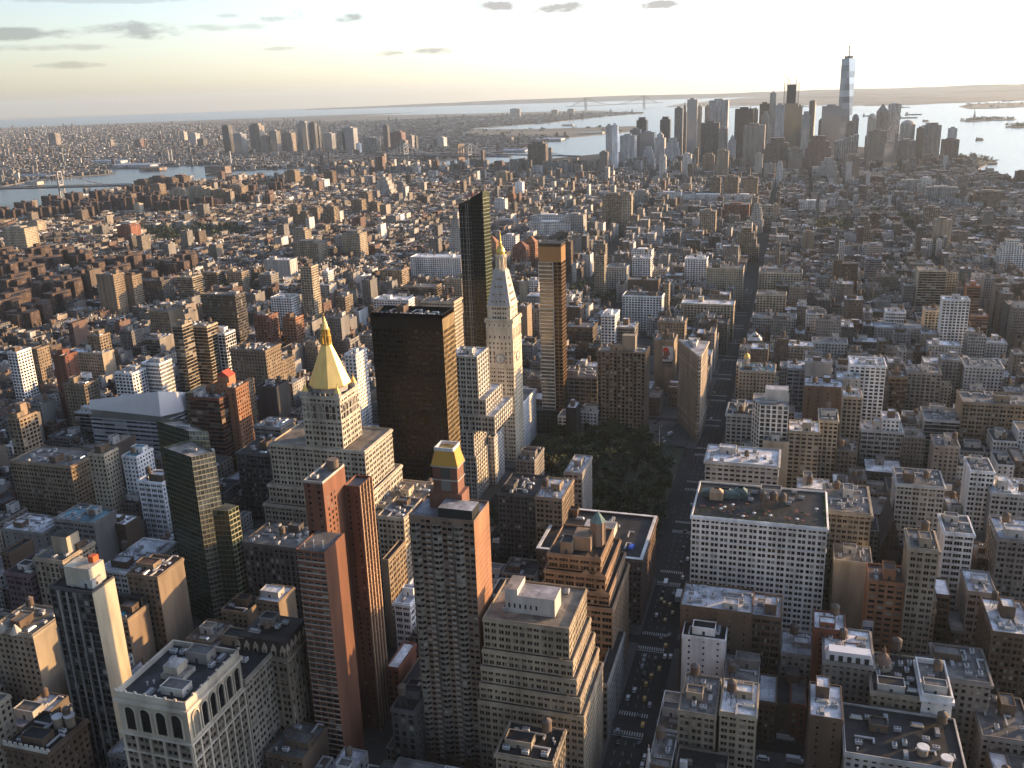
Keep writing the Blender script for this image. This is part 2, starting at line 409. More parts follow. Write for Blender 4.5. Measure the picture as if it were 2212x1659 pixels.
# ---------------------------------------------------------------- rooftop equipment shared by every building
KIT = {}
def kit():
    for nm, base, h, rb, rt, ca in (('water_tank', 2.6, 3.8, 1.9, 1.7, (.17, .12, .08)), ('stilt_tank', 6.0, 3.8, 1.9, 2.2, (.12, .085, .065))):
        dk_ = (.05, .05, .05, 0)
        mb = MB(ca); mb.cyl(0, 0, 1.9, base, base+h, 'masonry', 14)
        for z in (.6, 1.9, 3.2): mb.cyl(0, 0, 1.96, base+z, base+z+.12, 'masonry', 14, col=dk_)
        c = MB((.13, .105, .09)); c.cyl(0, 0, 2.05, base+h, base+h+1.5, 'masonry', 14, 0.0)
        l = MB((.05, .05, .05)); l.box(-1.75, 1.75, -1.75, 1.75, base-.2, base, bottom=True)
        for a in range(4):
            c2, s2 = math.cos(a*math.pi/2+.78), math.sin(a*math.pi/2+.78); c3, s3 = math.cos(a*math.pi/2+2.35), math.sin(a*math.pi/2+2.35)
            l.bar((c2*rt, s2*rt, 0), (c2*1.6, s2*1.6, base-.2), .22)
            if base > 4: l.bar((c2*2.15, s2*2.15, .3), (c3*1.7, s3*1.7, 5.6), .12); l.bar((c2*1.9, s2*1.9, 3), (c3*1.9, s3*1.9, 3), .14)
        KIT[nm] = (mb.mesh('water_tank'), c.mesh('tank_roof'), l.mesh('tank_frame'))
    mb = MB((.48, .49, .50))
    mb.box(-1.5, 1.5, -1, 1, .3, 1.9)
    for x in (-.7, .7): mb.cyl(x, 0, .55, 1.9, 2.15, 'masonry', 10, col=(.12, .12, .12, 0))
    for x in (-1.2, 1.0): mb.box(x, x+.2, -.9, .9, 0, .3, col=(.1, .1, .1, 0))
    for z in (.6, .9, 1.2, 1.5): mb.box(-1.3, 1.3, -1.03, -1.0, z, z+.15, col=(.15, .15, .15, 0))
    KIT['cooling_unit'] = mb.mesh('cooling_unit')
    mb = MB((.30, .31, .33))
    mb.box(-3, 3, -1.2, 1.2, 0, .5); mb.prism([(-3, -1.2), (3, -1.2), (3, 1.2), (-3, 1.2)], .5, 1.3, 'pale_glass', 'masonry', scale=.75)
    KIT['skylight'] = mb.mesh('skylight')
    mb = MB((.36, .36, .37))
    mb.cyl(0, 0, .35, 0, 1.6, 'masonry', 8); mb.cyl(0, 0, .6, 1.6, 2.0, 'masonry', 8, .25)
    KIT['vent'] = mb.mesh('vent')
    mb = MB((.40, .40, .41))
    mb.bar((-4, 0, .8), (4, 0, .8), .8); mb.bar((4, .4, .8), (4, -3, .8), .8)
    for x in (-3, 0, 3): mb.box(x-.1, x+.1, -.3, .3, 0, .4, col=(.1, .1, .1, 0))
    KIT['duct'] = mb.mesh('duct')
kit()
def put_tank(k, root, loc, rz=0.0, s=1.0):
    o = inst('water_tank', KIT[k][0], root, loc, rz, (s, s, s)); inst('tank_roof', KIT[k][1], o); inst('tank_frame', KIT[k][2], o)
BULK = {}
def bulkhead_mesh(wc, rc, k):
    key = (wc, rc, k)
    if key not in BULK:
        mb = MB(WC[wc])
        w, d, h = ((3.2, 2.6, 3.4), (5, 3, 4.2), (2.6, 4, 5.5))[k]
        mb.box(-w, w, -d, d, 0, h, 'masonry', 'roofing', tcol=(*RC[rc], 0))
        for x0, x1, y0, y1 in ((-w-.1, w+.1, -d-.1, -d+.25), (-w-.1, w+.1, d-.25, d+.1), (-w-.1, -w+.25, -d+.25, d-.25), (w-.25, w+.1, -d+.25, d-.25)):
            mb.box(x0, x1, y0, y1, h, h+.5, 'masonry')
        mb.box(-.6, .6, -d-.04, -d, .1, 2.3, 'masonry', col=(.05, .05, .05, 0))
        mb.box(w, w+.04, -.5, .5, .9, 2.2, 'masonry', col=(.04, .04, .05, 0))
        BULK[key] = mb.mesh('bulkhead')
    return BULK[key]
def roof_kit(root, x0, x1, y0, y1, z, wc, rc, rng, n=None, tank=0.6):
    ox, oy, oz = root.location; w = x1-x0; d = y1-y0
    if w < 7 or d < 7: return
    used = []
    def spot(r):
        for _ in range(8):
            x = rng.uniform(x0+r, x1-r) if w > 2*r else (x0+x1)/2; y = rng.uniform(y0+r, y1-r) if d > 2*r else (y0+y1)/2
            if all((x-a)**2+(y-b2)**2 > (r+q)**2 for a, b2, q in used):
                used.append((x, y, r)); return x-ox, y-oy, z-oz
        return None
    p = spot(min(4.5, w/2.6, d/2.6))
    if p: 
        s = min(1.2, w/11, d/11); inst('bulkhead', bulkhead_mesh(rng.choice((wc, wc, 'N', 'L')), rc, rng.randrange(3)), root, p, 0, (s, s, rng.uniform(.8, 1.25)))
    if rng.random() < tank:
        p = spot(2.4)
        if p:
            k = rng.choice(('water_tank', 'water_tank', 'stilt_tank')); s = rng.uniform(.85, 1.2); put_tank(k, root, p, rng.random(), s)
    n = int(min(16, w*d/48)) if n is None else n
    for i in range(n):
        k = rng.choice(('cooling_unit', 'cooling_unit', 'vent', 'skylight', 'duct')); p = spot(2.2 if k != 'vent' else .8)
        if p: inst(k, KIT[k], root, p, rng.choice((0, math.pi/2)), (1,)*3)

def parapet(mb, x0, x1, y0, y1, z, h=1.1, t=.4, col=None):
    # four lengths of wall standing on the edge of the roof, ends butted
    for a, b2, c, d in ((x0, x1, y0, y0+t), (x0, x1, y1-t, y1), (x0, x0+t, y0+t, y1-t), (x1-t, x1, y0+t, y1-t)):
        mb.box(a, b2, c, d, z, z+h, 'masonry', col=col)
def ring(mb, x0, x1, y0, y1, z, h, o, col=None):
    for a, b2, c, d in ((x0-o, x1+o, y0-o, y0), (x0-o, x1+o, y1, y1+o), (x0-o, x0, y0, y1), (x1, x1+o, y0, y1)):
        mb.box(a, b2, c, d, z, z+h, 'masonry', col=col, bottom=True)

def tower(name, label, cat, tiers, sty='p', side='p', wc='G', rc='g', corn=0.0, belts=(), glass='window_glass', fc='D', kitn=None, tank=.6, seed=None, cap=100, group=None, mat='masonry', piers=0.0, wcol=None, par=1.1, east=None, scol=None):
    """tiers: (x0, x1, y0, y1, z0, z1), widest first; the last one carries the roof gear"""
    t0 = tiers[0]
    cx, cyy = (t0[0]+t0[1])/2, (t0[2]+t0[3])/2
    root = thing(name, label, cat, cx, cyy, 0, group)
    occupy(t0[0], t0[1], t0[2], t0[3])
    rng = random.Random(seed if seed is not None else label)
    col = wcol or WC[wc]
    mb = MB(col); rf = MB(RC[rc]); co2 = MB(tuple(min(.78, c*1.12) for c in col)); panes = []
    far = dist(cx, t0[2], tiers[-1][5])
    for i, (x0, x1, y0, y1, z0, z1) in enumerate(tiers):
        H = z1-z0
        zt = z1-par
        sides = [(x0, y0, x1, y0, sty), (x1, y0, x1, y1, side), (x1, y1, x0, y1, 'b'), (x0, y1, x0, y0, east or ('b' if x0 < CX+30 else side))]
        for si, (ax, ay, bx, by, s) in enumerate(sides):
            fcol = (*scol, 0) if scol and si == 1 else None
            if s == 'b' or s not in STY:
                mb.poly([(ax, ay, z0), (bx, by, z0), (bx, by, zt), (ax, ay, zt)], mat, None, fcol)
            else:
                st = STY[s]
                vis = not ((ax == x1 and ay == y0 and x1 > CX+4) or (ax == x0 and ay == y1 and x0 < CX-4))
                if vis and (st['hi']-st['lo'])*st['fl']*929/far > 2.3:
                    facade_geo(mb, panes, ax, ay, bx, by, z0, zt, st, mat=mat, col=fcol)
                else:
                    k = len(st['ops']); w = sum(b2-a for a, b2 in st['ops'])
                    mb.wall(ax, ay, bx, by, z0, zt, 'facade' if not glass.endswith('glass') or glass == 'window_glass' else 'facade', st['bay']/k, st['fl'], (*col, min(1, w)))
                if piers and s != 'b':
                    Lx = math.hypot(bx-ax, by-ay); nb = max(1, round(Lx/st['bay'])); ux, uy = (bx-ax)/Lx, (by-ay)/Lx; nx, ny = uy, -ux
                    for q in range(nb+1):
                        s0 = min(max(q*Lx/nb, .35), Lx-.35); px, py = ax+ux*s0+nx*piers/2, ay+uy*s0+ny*piers/2
                        ex, ey = abs(ux)*.35+abs(nx)*piers/2, abs(uy)*.35+abs(ny)*piers/2
                        mb.box(px-ex, px+ex, py-ey, py+ey, z0, z1+.3, 'masonry')
        parapet(mb, x0, x1, y0, y1, zt, par)
        rf = MB(RC[rc]); rf.poly([(x0+.4, y0+.4, zt+.02), (x1-.4, y0+.4, zt+.02), (x1-.4, y1-.4, zt+.02), (x0+.4, y1-.4, zt+.02)], 'roofing'); rf.build('roof', root)
        if corn: co2 = MB(co2.col[:3]); ring(co2, x0, x1, y0, y1, z1-par-1.2, 1.6, corn); co2.build('cornice', root)
        for bz in belts:
            if z0 < bz < z1-4: co2 = MB(co2.col[:3]); ring(co2, x0, x1, y0, y1, bz, .6, .35); co2.build('belt_course', root)
    add_windows(root, mb, panes, glass, fc, cap)
    mb.build('wall', root)
    x0, x1, y0, y1, z0, z1 = tiers[-1]
    roof_kit(root, x0+1, x1-1, y0+1, y1-1, z1-par+.02, wc, rc, rng, kitn, tank)
    if len(tiers) > 1 and kitn != 0:
        for a, b2 in zip(tiers, tiers[1:]):
            if b2[1] < a[1]-8: roof_kit(root, b2[1]+.5, a[1]-.5, a[2]+1, a[3]-1, a[5]-par+.02, wc, rc, rng, 2, .2)
    return root
def box_at(s, xl, yl, xr, yr, H, depth):
    a = G(*TL(s, xl, yl), H); b2 = G(*TL(s, xr, yr), H)
    y = (a[1]+b2[1])/2
    return a[0], b2[0], y, y+depth
def box_on(s, xl, xr, yt, y, depth):      # a tower on a known street line: width and height from its outline
    u0, v0 = TL(s, xl, yt); u1, v1 = TL(s, xr, yt)
    a = GY(u0, v0, y); b2 = GY(u1, v1, y)
    return a[0], b2[0], y, y+depth, (a[1]+b2[1])/2
# ---------------------------------------------------------------- landmark towers
def arch_open(mb, ax, ay, bx, by, s0, s1, z0, z1, dep, glass, col=None, k=8, proud=0.12):
    """an arched recess shown as a dark panel with a round head, set on the wall face and framed by a raised stone band"""
    Lx = math.hypot(bx-ax, by-ay); ux, uy = (bx-ax)/Lx, (by-ay)/Lx; nx, ny = uy, -ux
    P = lambda s, z, d: (ax+ux*s+nx*d, ay+uy*s+ny*d, z)
    r = (s1-s0)/2; c = (s0+s1)/2; zs = z1-r
    arc = [(c+r*math.cos(math.pi*i/k), zs+r*math.sin(math.pi*i/k)) for i in range(k+1)]
    out = [(s0, z0), (s1, z0)]+arc
    mb.poly([P(s, z, 0.05) for s, z in out], glass)
    ro = r+.45; arc2 = [(c+ro*math.cos(math.pi*i/k), zs+ro*math.sin(math.pi*i/k)) for i in range(k+1)]
    ring1 = [(s1, z0)]+arc+[(s0, z0)]; ring2 = [(s1+.45, z0)]+arc2+[(s0-.45, z0)]
    for i in range(len(ring1)-1):
        a, b2, c2, d2 = ring1[i], ring2[i], ring2[i+1], ring1[i+1]
        mb.poly([P(*a, dep), P(*b2, dep), P(*c2, dep), P(*d2, dep)], 'masonry', None, col)
        mb.poly([P(*a, 0.05), P(*a, dep), P(*d2, dep), P(*d2, 0.05)], 'masonry', None, col)
        mb.poly([P(*b2, dep), P(*b2, 0.0), P(*c2, 0.0), P(*c2, dep)], 'masonry', None, col)

# --- tower with the gilded pyramid
def gold_tower():
    sx0, sx1, sy0, sy1, sz = -314, -286, 541, 569, 136
    wl = G(*TL(1, 1835, 1150), 100)[0]; wr = G(*TL(11, 238, 1190), 100)[0]
    T = [(wl-8, -247, 537, 597, 0, 56), (wl-4, wr+2, 539, 592, 56, 70), (wl, wr, 540, 584, 70, 100), (sx0, sx1, sy0, sy1, 100, sz)]
    r = tower('office_tower', 'pale stone setback tower crowned by a gilded eight sided pyramid', 'office tower', T, 'd', 'd', 'C', 't', corn=.7, belts=(66, 92, 118, 124), kitn=0, tank=0, piers=0, cap=100, fc='G', wcol=(.46, .415, .34))
    px, py, pz = -300, 556, 0
    mb = MB((.40, .38, .36)); mb.cyl(px, py, 12.2, sz, sz+4, k=8); mb.build('pyramid_drum', r)
    g = MB((.88, .60, .20)); gold = 'gilding'
    P8 = lambda R: [(px+R*math.cos(math.pi*(2*i+1)/8), py+R*math.sin(math.pi*(2*i+1)/8)) for i in range(8)]
    g.prism(P8(14.2), sz+4, sz+4.6, gold, gold, bottom=True)
    g.prism(P8(13.9), sz+4.6, sz+31, gold, gold, scale=3.4/13.9)
    o = g.build('pyramid_roof', r)
    g = MB((.72, .46, .12))
    g.prism(P8(3.8), sz+31, sz+32.2, gold, gold); 
    for lv, (zb, zt, R) in enumerate(((sz+32.2, sz+37, 2.9), (sz+37.6, sz+41, 2.4))):
        for i in range(8):
            a = math.pi*(2*i+1)/8; g.bar((px+R*math.cos(a), py+R*math.sin(a), zb), (px+R*math.cos(a), py+R*math.sin(a), zt), .9, gold)
        g.prism(P8(R+.7), zt, zt+.6, gold, gold, bottom=True)
        g.cyl(px, py, R*.45, zb, zt, gold, 8, col=(.2, .12, .03, 0))
    o = g.build('lantern', r)
    g = MB((.88, .60, .20)); g.prism(P8(2.4), sz+41.6, sz+50, gold, gold, scale=.12); g.cyl(px, py, .35, sz+50, sz+52, gold, 6); g.build('finial', r)
    for x, y in ((sx0+2.2, sy0+2.2), (sx1-2.2, sy0+2.2), (sx1-2.2, sy1-2.2), (sx0+2.2, sy1-2.2)):
        t = MB((.45, .41, .35)); t.cyl(x, y, 2.5, sz-6, sz+2.2, k=8); o = t.build('turret', r)
        t = MB((.78, .54, .16)); t.cyl(x, y, 2.3, sz+2.2, sz+6.4, gold, 8, .25); t.cyl(x, y, .22, sz+6.4, sz+8, gold, 5); t.build('turret_cap', o)
    for k in range(7):
        t = MB((.45, .41, .35)); x = sx0+3+k*3.6; t.box(x, x+.8, sy0-.5, sy0+.3, sz-.5, sz+2); t.build('pinnacle', r)
    # arched top storeys of the shaft
    t = MB((.49, .45, .38))
    for k in range(5):
        arch_open(t, sx0, sy0, sx1, sy0, 3+k*4.7, 5.6+k*4.7, 120, 129.5, .4, 'window_glass'); arch_open(t, sx1, sy0, sx1, sy1, 3+k*4.7, 5.6+k*4.7, 120, 129.5, .4, 'window_glass')
    t.build('arcade', r)
gold_tower()

# --- black slab
def black_slab():
    a = G(*TL(11, 190, 365), 168); b2 = G(*TL(11, 650, 385), 168); c = G(*TL(11, 738, 335), 168)
    x0, x1, y0, y1 = a[0], b2[0], (a[1]+b2[1])/2, c[1]
    r = thing('office_tower', 'tall black and bronze glass slab with sunlit golden side', 'office tower', (x0+x1)/2, (y0+y1)/2); occupy(x0, x1, y0, y1)
    mb = MB((.010, .009, .008)); pn = []
    st = dict(bay=2.9, fl=4.0, ops=[(.05, .95)], lo=.30, hi=.93)
    for s in ((x0, y0, x1, y0), (x1, y0, x1, y1)):
        wf_ = s[0] == s[2]; k0 = len(pn); fcol = (.26, .19, .10, 0) if wf_ else None  # west frames painted gold: sunlight put into their colour
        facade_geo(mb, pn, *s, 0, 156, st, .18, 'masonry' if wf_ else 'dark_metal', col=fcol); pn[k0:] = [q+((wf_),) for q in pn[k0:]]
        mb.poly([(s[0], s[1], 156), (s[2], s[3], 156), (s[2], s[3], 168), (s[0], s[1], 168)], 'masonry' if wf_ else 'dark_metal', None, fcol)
        Lx = math.hypot(s[2]-s[0], s[3]-s[1]); n = round(Lx/2.9)
        for i in range(n+1):
            q = i/n; x = s[0]+(s[2]-s[0])*q; y = s[1]+(s[3]-s[1])*q
            mb.box(x-.12, x+.12, y-.12, y+.12, 0, 168.05, 'dark_metal')
    mb.poly([(x1, y1, 0), (x0, y1, 0), (x0, y1, 168), (x1, y1, 168)], 'dark_metal'); mb.poly([(x0, y1, 0), (x0, y0, 0), (x0, y0, 168), (x0, y1, 168)], 'dark_metal')
    parapet(mb, x0, x1, y0, y1, 165, 3.2, .5)
    for q in pn: pane_quad(mb, q[:5], 'sunlit_bronze_glass' if q[5] else 'bronze_glass')  # west panes take the bronze tinted by sunlight
    mb.build('wall', r)
    f = MB(RC['k']); f.box(x0+.5, x1-.5, y0+.5, y1-.5, 164, 165, 'masonry', 'roofing'); f.build('roof', r)
    for i in range(14):
        inst('vent', KIT['vent'], r, (x0+4+i*(x1-x0-8)/13-r.location.x, y0+4-r.location.y, 165), 0, (1, 1, 1.6))
    roof_kit(r, x0+6, x1-6, y0+8, y1-2, 165, 'D', 'k', random.Random(3), 8, 0)
black_slab()

# --- white clock tower
def clock_tower():
    Y = 778.0
    f = lambda px, py: ((1700+px/5.53)/1.8228, (1150+py/5.53)/1.8228)
    xl, zc = GY(*f(1172, 610), Y); xr, _ = GY(*f(1755, 620), Y)
    dp = 26.0; y1 = Y+dp
    r = thing('clock_tower', 'slender white campanile with clock faces, arcaded loggia and gilded cupola', 'clock tower', (xl+xr)/2, Y+dp/2); occupy(xl, xr, Y, y1)
    wc = (.70, .60, .455)  # white stone made creamier: warm reflected light put into its colour
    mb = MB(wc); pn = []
    st = dict(bay=(xr-xl)/3, fl=3.9, ops=[(.14, .32), (.41, .59), (.68, .86)], lo=.25, hi=.72)
    zl = GY(*f(1400, 1010), Y)[1]; ck = GY(*f(1490, 1450), Y)[1]
    for s in ((xl, Y, xr, Y), (xr, Y, xr, y1)):
        facade_geo(mb, pn, *s, 0, ck-7, st, .4)
        L0 = math.hypot(s[2]-s[0], s[3]-s[1])
        mb.poly([(s[0], s[1], ck-7), (s[2], s[3], ck-7), (s[2], s[3], zc), (s[0], s[1], zc)], 'masonry')
    mb.poly([(xr, y1, 0), (xl, y1, 0), (xl, y1, zc), (xr, y1, zc)], 'masonry'); mb.poly([(xl, y1, 0), (xl, Y, 0), (xl, Y, zc), (xl, y1, zc)], 'masonry')
    mb.poly([(xl, Y, zc), (xr, Y, zc), (xr, y1, zc), (xl, y1, zc)], 'masonry')
    add_windows(r, mb, pn, cap=0)
    mb.build('wall', r)
    # small windows round the clock, loggia arches, clock faces
    lz0 = zl-1.0; lz1 = GY(*f(1400, 790), Y)[1]
    for s in ((xl, Y, xr, Y), (xr, Y, xr, y1)):
        L0 = math.hypot(s[2]-s[0], s[3]-s[1]); ux, uy = (s[2]-s[0])/L0, (s[3]-s[1])/L0; nx, ny = uy, -ux
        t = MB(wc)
        for k in range(5):
            c = L0*(.14+.18*k); arch_open(t, *s, c-1.6, c+1.6, lz0, lz1, .5, 'masonry'); 
            q = [(s[0]+ux*a+nx*.07, s[1]+uy*a+ny*.07, z) for a, z in ((c-.5, lz0+1), (c+.5, lz0+1), (c+.5, lz0+3.4), (c-.5, lz0+3.4))]; t.poly(q, 'window_glass')
            q = [(s[0]+ux*a+nx*.07, s[1]+uy*a+ny*.07, z) for a, z in ((c-.5, lz1+2), (c+.5, lz1+2), (c+.5, lz1+3.4), (c-.5, lz1+3.4))]; t.poly(q, 'window_glass')
        t.build('loggia', r)
        for row, z in enumerate((lz0-4.5, lz0-8.5, lz0-12.5, ck+3, ck-.5, ck-4)):
            for k in range(6):
                if z < ck+7 and k in (2, 3): continue
                if z < ck+7 and z >= ck+6: continue
                c = L0*(.13+.148*k)
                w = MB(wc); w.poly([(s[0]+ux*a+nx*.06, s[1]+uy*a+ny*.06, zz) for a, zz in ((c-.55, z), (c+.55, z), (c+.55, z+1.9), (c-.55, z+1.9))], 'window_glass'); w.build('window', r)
        cxp = Vector((s[0]+ux*L0/2+nx*.25, s[1]+uy*L0/2+ny*.25, ck)); R = 4.1; U3 = Vector((ux, uy, 0)); N3 = Vector((nx, ny, 0)); Z3 = Vector((0, 0, 1))
        d = MB((.62, .60, .55)); circ = lambda rr, off, n=32: [tuple(cxp+U3*(rr*math.cos(2*math.pi*i/n))+Z3*(rr*math.sin(2*math.pi*i/n))+N3*off) for i in range(n)]
        d.poly(circ(R, .0), 'masonry')
        o2, o1 = circ(R+.5, .22), circ(R, .22)
        for i in range(32):
            j = (i+1) % 32
            d.poly([o1[i], o2[i], o2[j], o1[j]], 'masonry', None, (.20, .20, .20, 0)); d.poly([o2[i], circ(R+.5, -.25)[i], circ(R+.5, -.25)[j], o2[j]], 'masonry', None, (.3, .3, .28, 0))
        for i in range(12):
            a = i*math.pi/6; 
            p = [cxp+U3*(rr*math.cos(a)+w*math.sin(a))+Z3*(rr*math.sin(a)-w*math.cos(a))+N3*.05 for rr, w in ((R*.72, -.22), (R*.93, -.22), (R*.93, .22), (R*.72, .22))]
            d.poly([tuple(q) for q in p][::-1], 'masonry', None, (.10, .11, .12, 0))
        dial = d.build('clock_face', r)
        for ang, ln, w in ((-92, 3.4, .26), (-83, 2.2, .36)):
            h = MB((.06, .07, .07)); a = rad(ang); c2, s2 = math.cos(a), math.sin(a)
            p = [cxp+U3*(rr*c2+ww*s2)+Z3*(rr*s2-ww*c2)+N3*.09 for rr, ww in ((-.6, -w), (ln, -w*.5), (ln, w*.5), (-.6, w))]
            h.poly([tuple(q) for q in p][::-1], 'masonry'); h.build('hand', dial)
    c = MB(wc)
    for z, o in ((ck-9, .35), (ck+6.5, .3), (lz0-2.2, .55), (lz1+5, .8), (zc-.9, 1.0)): ring(c, xl, xr, Y, y1, z, .8, o)
    parapet(c, xl-.6, xr+.6, Y-.6, y1+.6, zc+.02, 1.3, .5)
    c.build('cornice', r)
    # upper stage
    ux0, _ = GY(*f(1222, 560), Y+2); ux1, _ = GY(*f(1712, 590), Y+2); zu = GY(*f(1450, 300), Y+2)[1]; uy0, uy1 = Y+2, y1-2
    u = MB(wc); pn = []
    u.box(ux0, ux1, uy0, uy1, zc, zu)
    for s, L0 in (((ux0, uy0, ux1, uy0), ux1-ux0), ((ux1, uy0, ux1, uy1), uy1-uy0)):
        ux, uy = (s[2]-s[0])/L0, (s[3]-s[1])/L0; nx, ny = uy, -ux
        for cfr in (.24, .34, .46, .56, .70, .80):
            for z in (zc+1.2, zc+5.2, zc+9.2):
                c = cfr*L0; u.poly([(s[0]+ux*a+nx*.05, s[1]+uy*a+ny*.05, zz) for a, zz in ((c-.6, z), (c+.6, z), (c+.6, z+1.8), (c-.6, z+1.8))], 'window_glass')
    ring(u, ux0, ux1, uy0, uy1, zu-1.2, 1.2, .7)
    u.build('upper_stage', r)
    # pyramid with dormers
    pm = ((ux0+ux1)/2, (uy0+uy1)/2); zp = GY(*TL(11, 1022, 90), pm[1])[1]; k = .50
    p = MB((.47, .46, .45)); p.prism([(ux0, uy0), (ux1, uy0), (ux1, uy1), (ux0, uy1)], zu, zp, 'masonry', 'masonry', scale=k); p.build('pyramid_roof', r)
    hx = (ux1-ux0)/2; hy = (uy1-uy0)/2
    for row, (fr, n) in enumerate(((.10, 4), (.30, 4), (.52, 3), (.74, 2))):
        sc = 1-(1-k)*fr; z = zu+(zp-zu)*fr
        for q in range(n):
            off = (q-(n-1)/2)*3.6*sc*1.05
            for face in range(2):
                x, y = (pm[0]+off, pm[1]-hy*sc) if face == 0 else (pm[0]+hx*sc, pm[1]+off)
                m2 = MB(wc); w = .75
                if face == 0:
                    m2.box(x-w, x+w, y-.35, y+1.2, z, z+1.9); m2.poly([(x-.45, y-.38, z+.2), (x+.45, y-.38, z+.2), (x+.45, y-.38, z+1.6), (x-.45, y-.38, z+1.6)], 'window_glass')
                else:
                    m2.box(x-1.2, x+.35, y-w, y+w, z, z+1.9); m2.poly([(x+.38, y-.45, z+.2), (x+.38, y+.45, z+.2), (x+.38, y+.45, z+1.6), (x+.38, y-.45, z+1.6)], 'window_glass')
                m2.build('dormer', r)
    zt = GY(*TL(10, 1022, 1490), pm[1])[1]; zb = GY(*TL(10, 1022, 1648), pm[1])[1]
    l = MB(wc); h = zb-zp; R = hx*k
    l.cyl(*pm, R*1.05, zp, zp+h*.14, k=12); l.cyl(*pm, R*.60, zp+h*.14, zp+h*.86, k=12)
    for i in range(8):
        a = i*math.pi/4; l.bar((pm[0]+R*.84*math.cos(a), pm[1]+R*.84*math.sin(a), zp+h*.14), (pm[0]+R*.84*math.cos(a), pm[1]+R*.84*math.sin(a), zp+h*.86), .8)
    l.cyl(*pm, R*.98, zp+h*.86, zp+h, k=12); l.build('lantern', r)
    g = MB((.80, .56, .16)); z = zb; h = zt-zb; R = 4.0
    for (r0, z0), (r1, z1) in zip(((.95, 0), (1, .12), (.85, .24), (.5, .34), (.3, .38), (.3, .48), (.22, .52), (.16, .7)), ((1, .12), (.85, .24), (.5, .34), (.3, .38), (.3, .48), (.22, .52), (.16, .7), (.02, 1))):
        g.cyl(*pm, R*r0, z+h*z0, z+h*z1, 'gilding', 12, R*r1)
    g.build('cupola', r)
    # low wing to the street corner
    b = GY(*TL(11, 1258, 985), Y+14)
    tower('office_annex', 'low white ribbed wing with chamfered corner beside the clock tower', 'office building', [(xl-40, xr-.2, y1+.2, y1+44, 0, b[1])], 'v', 'v', 'W', 'g', corn=.5, kitn=4, tank=0, cap=40)
clock_tower()

# --- white stepped block before the clock tower
def stepped_white():
    Y = 691.0; wc = (.56, .52, .45)
    def e(px, py, y): return GY(*TL(11, px, py), y)
    a = e(740, 640, Y); b2 = e(870, 672, Y); T = []
    zt = (a[1]+b2[1])/2
    x0 = a[0]-8
    T.append((x0-14, -247.5, Y, Y+60, 0, 38))
    q = e(945, 1165, Y); T.append((x0-10, min(q[0]+14, -249), Y+.8, Y+58, 38, e(1010, 1150, Y)[1]))
    q2 = e(905, 935, Y); z1 = T[-1][5]; z2 = q2[1]
    T.append((x0-6, q[0]+6, Y+1.6, Y+52, z1, (z1+z2)/2)); T.append((x0-3, q2[0]+3, Y+2.2, Y+46, (z1+z2)/2, z2)); T.append((x0, b2[0], Y+3, Y+32, z2, zt))
    T2 = []
    tower('office_tower', 'white stone stepped block with notched corners and a street arch', 'office tower', T, 'd', 'd', 'W', 's', piers=.5, fc='G', wcol=wc, kitn=6, tank=0)
stepped_white()

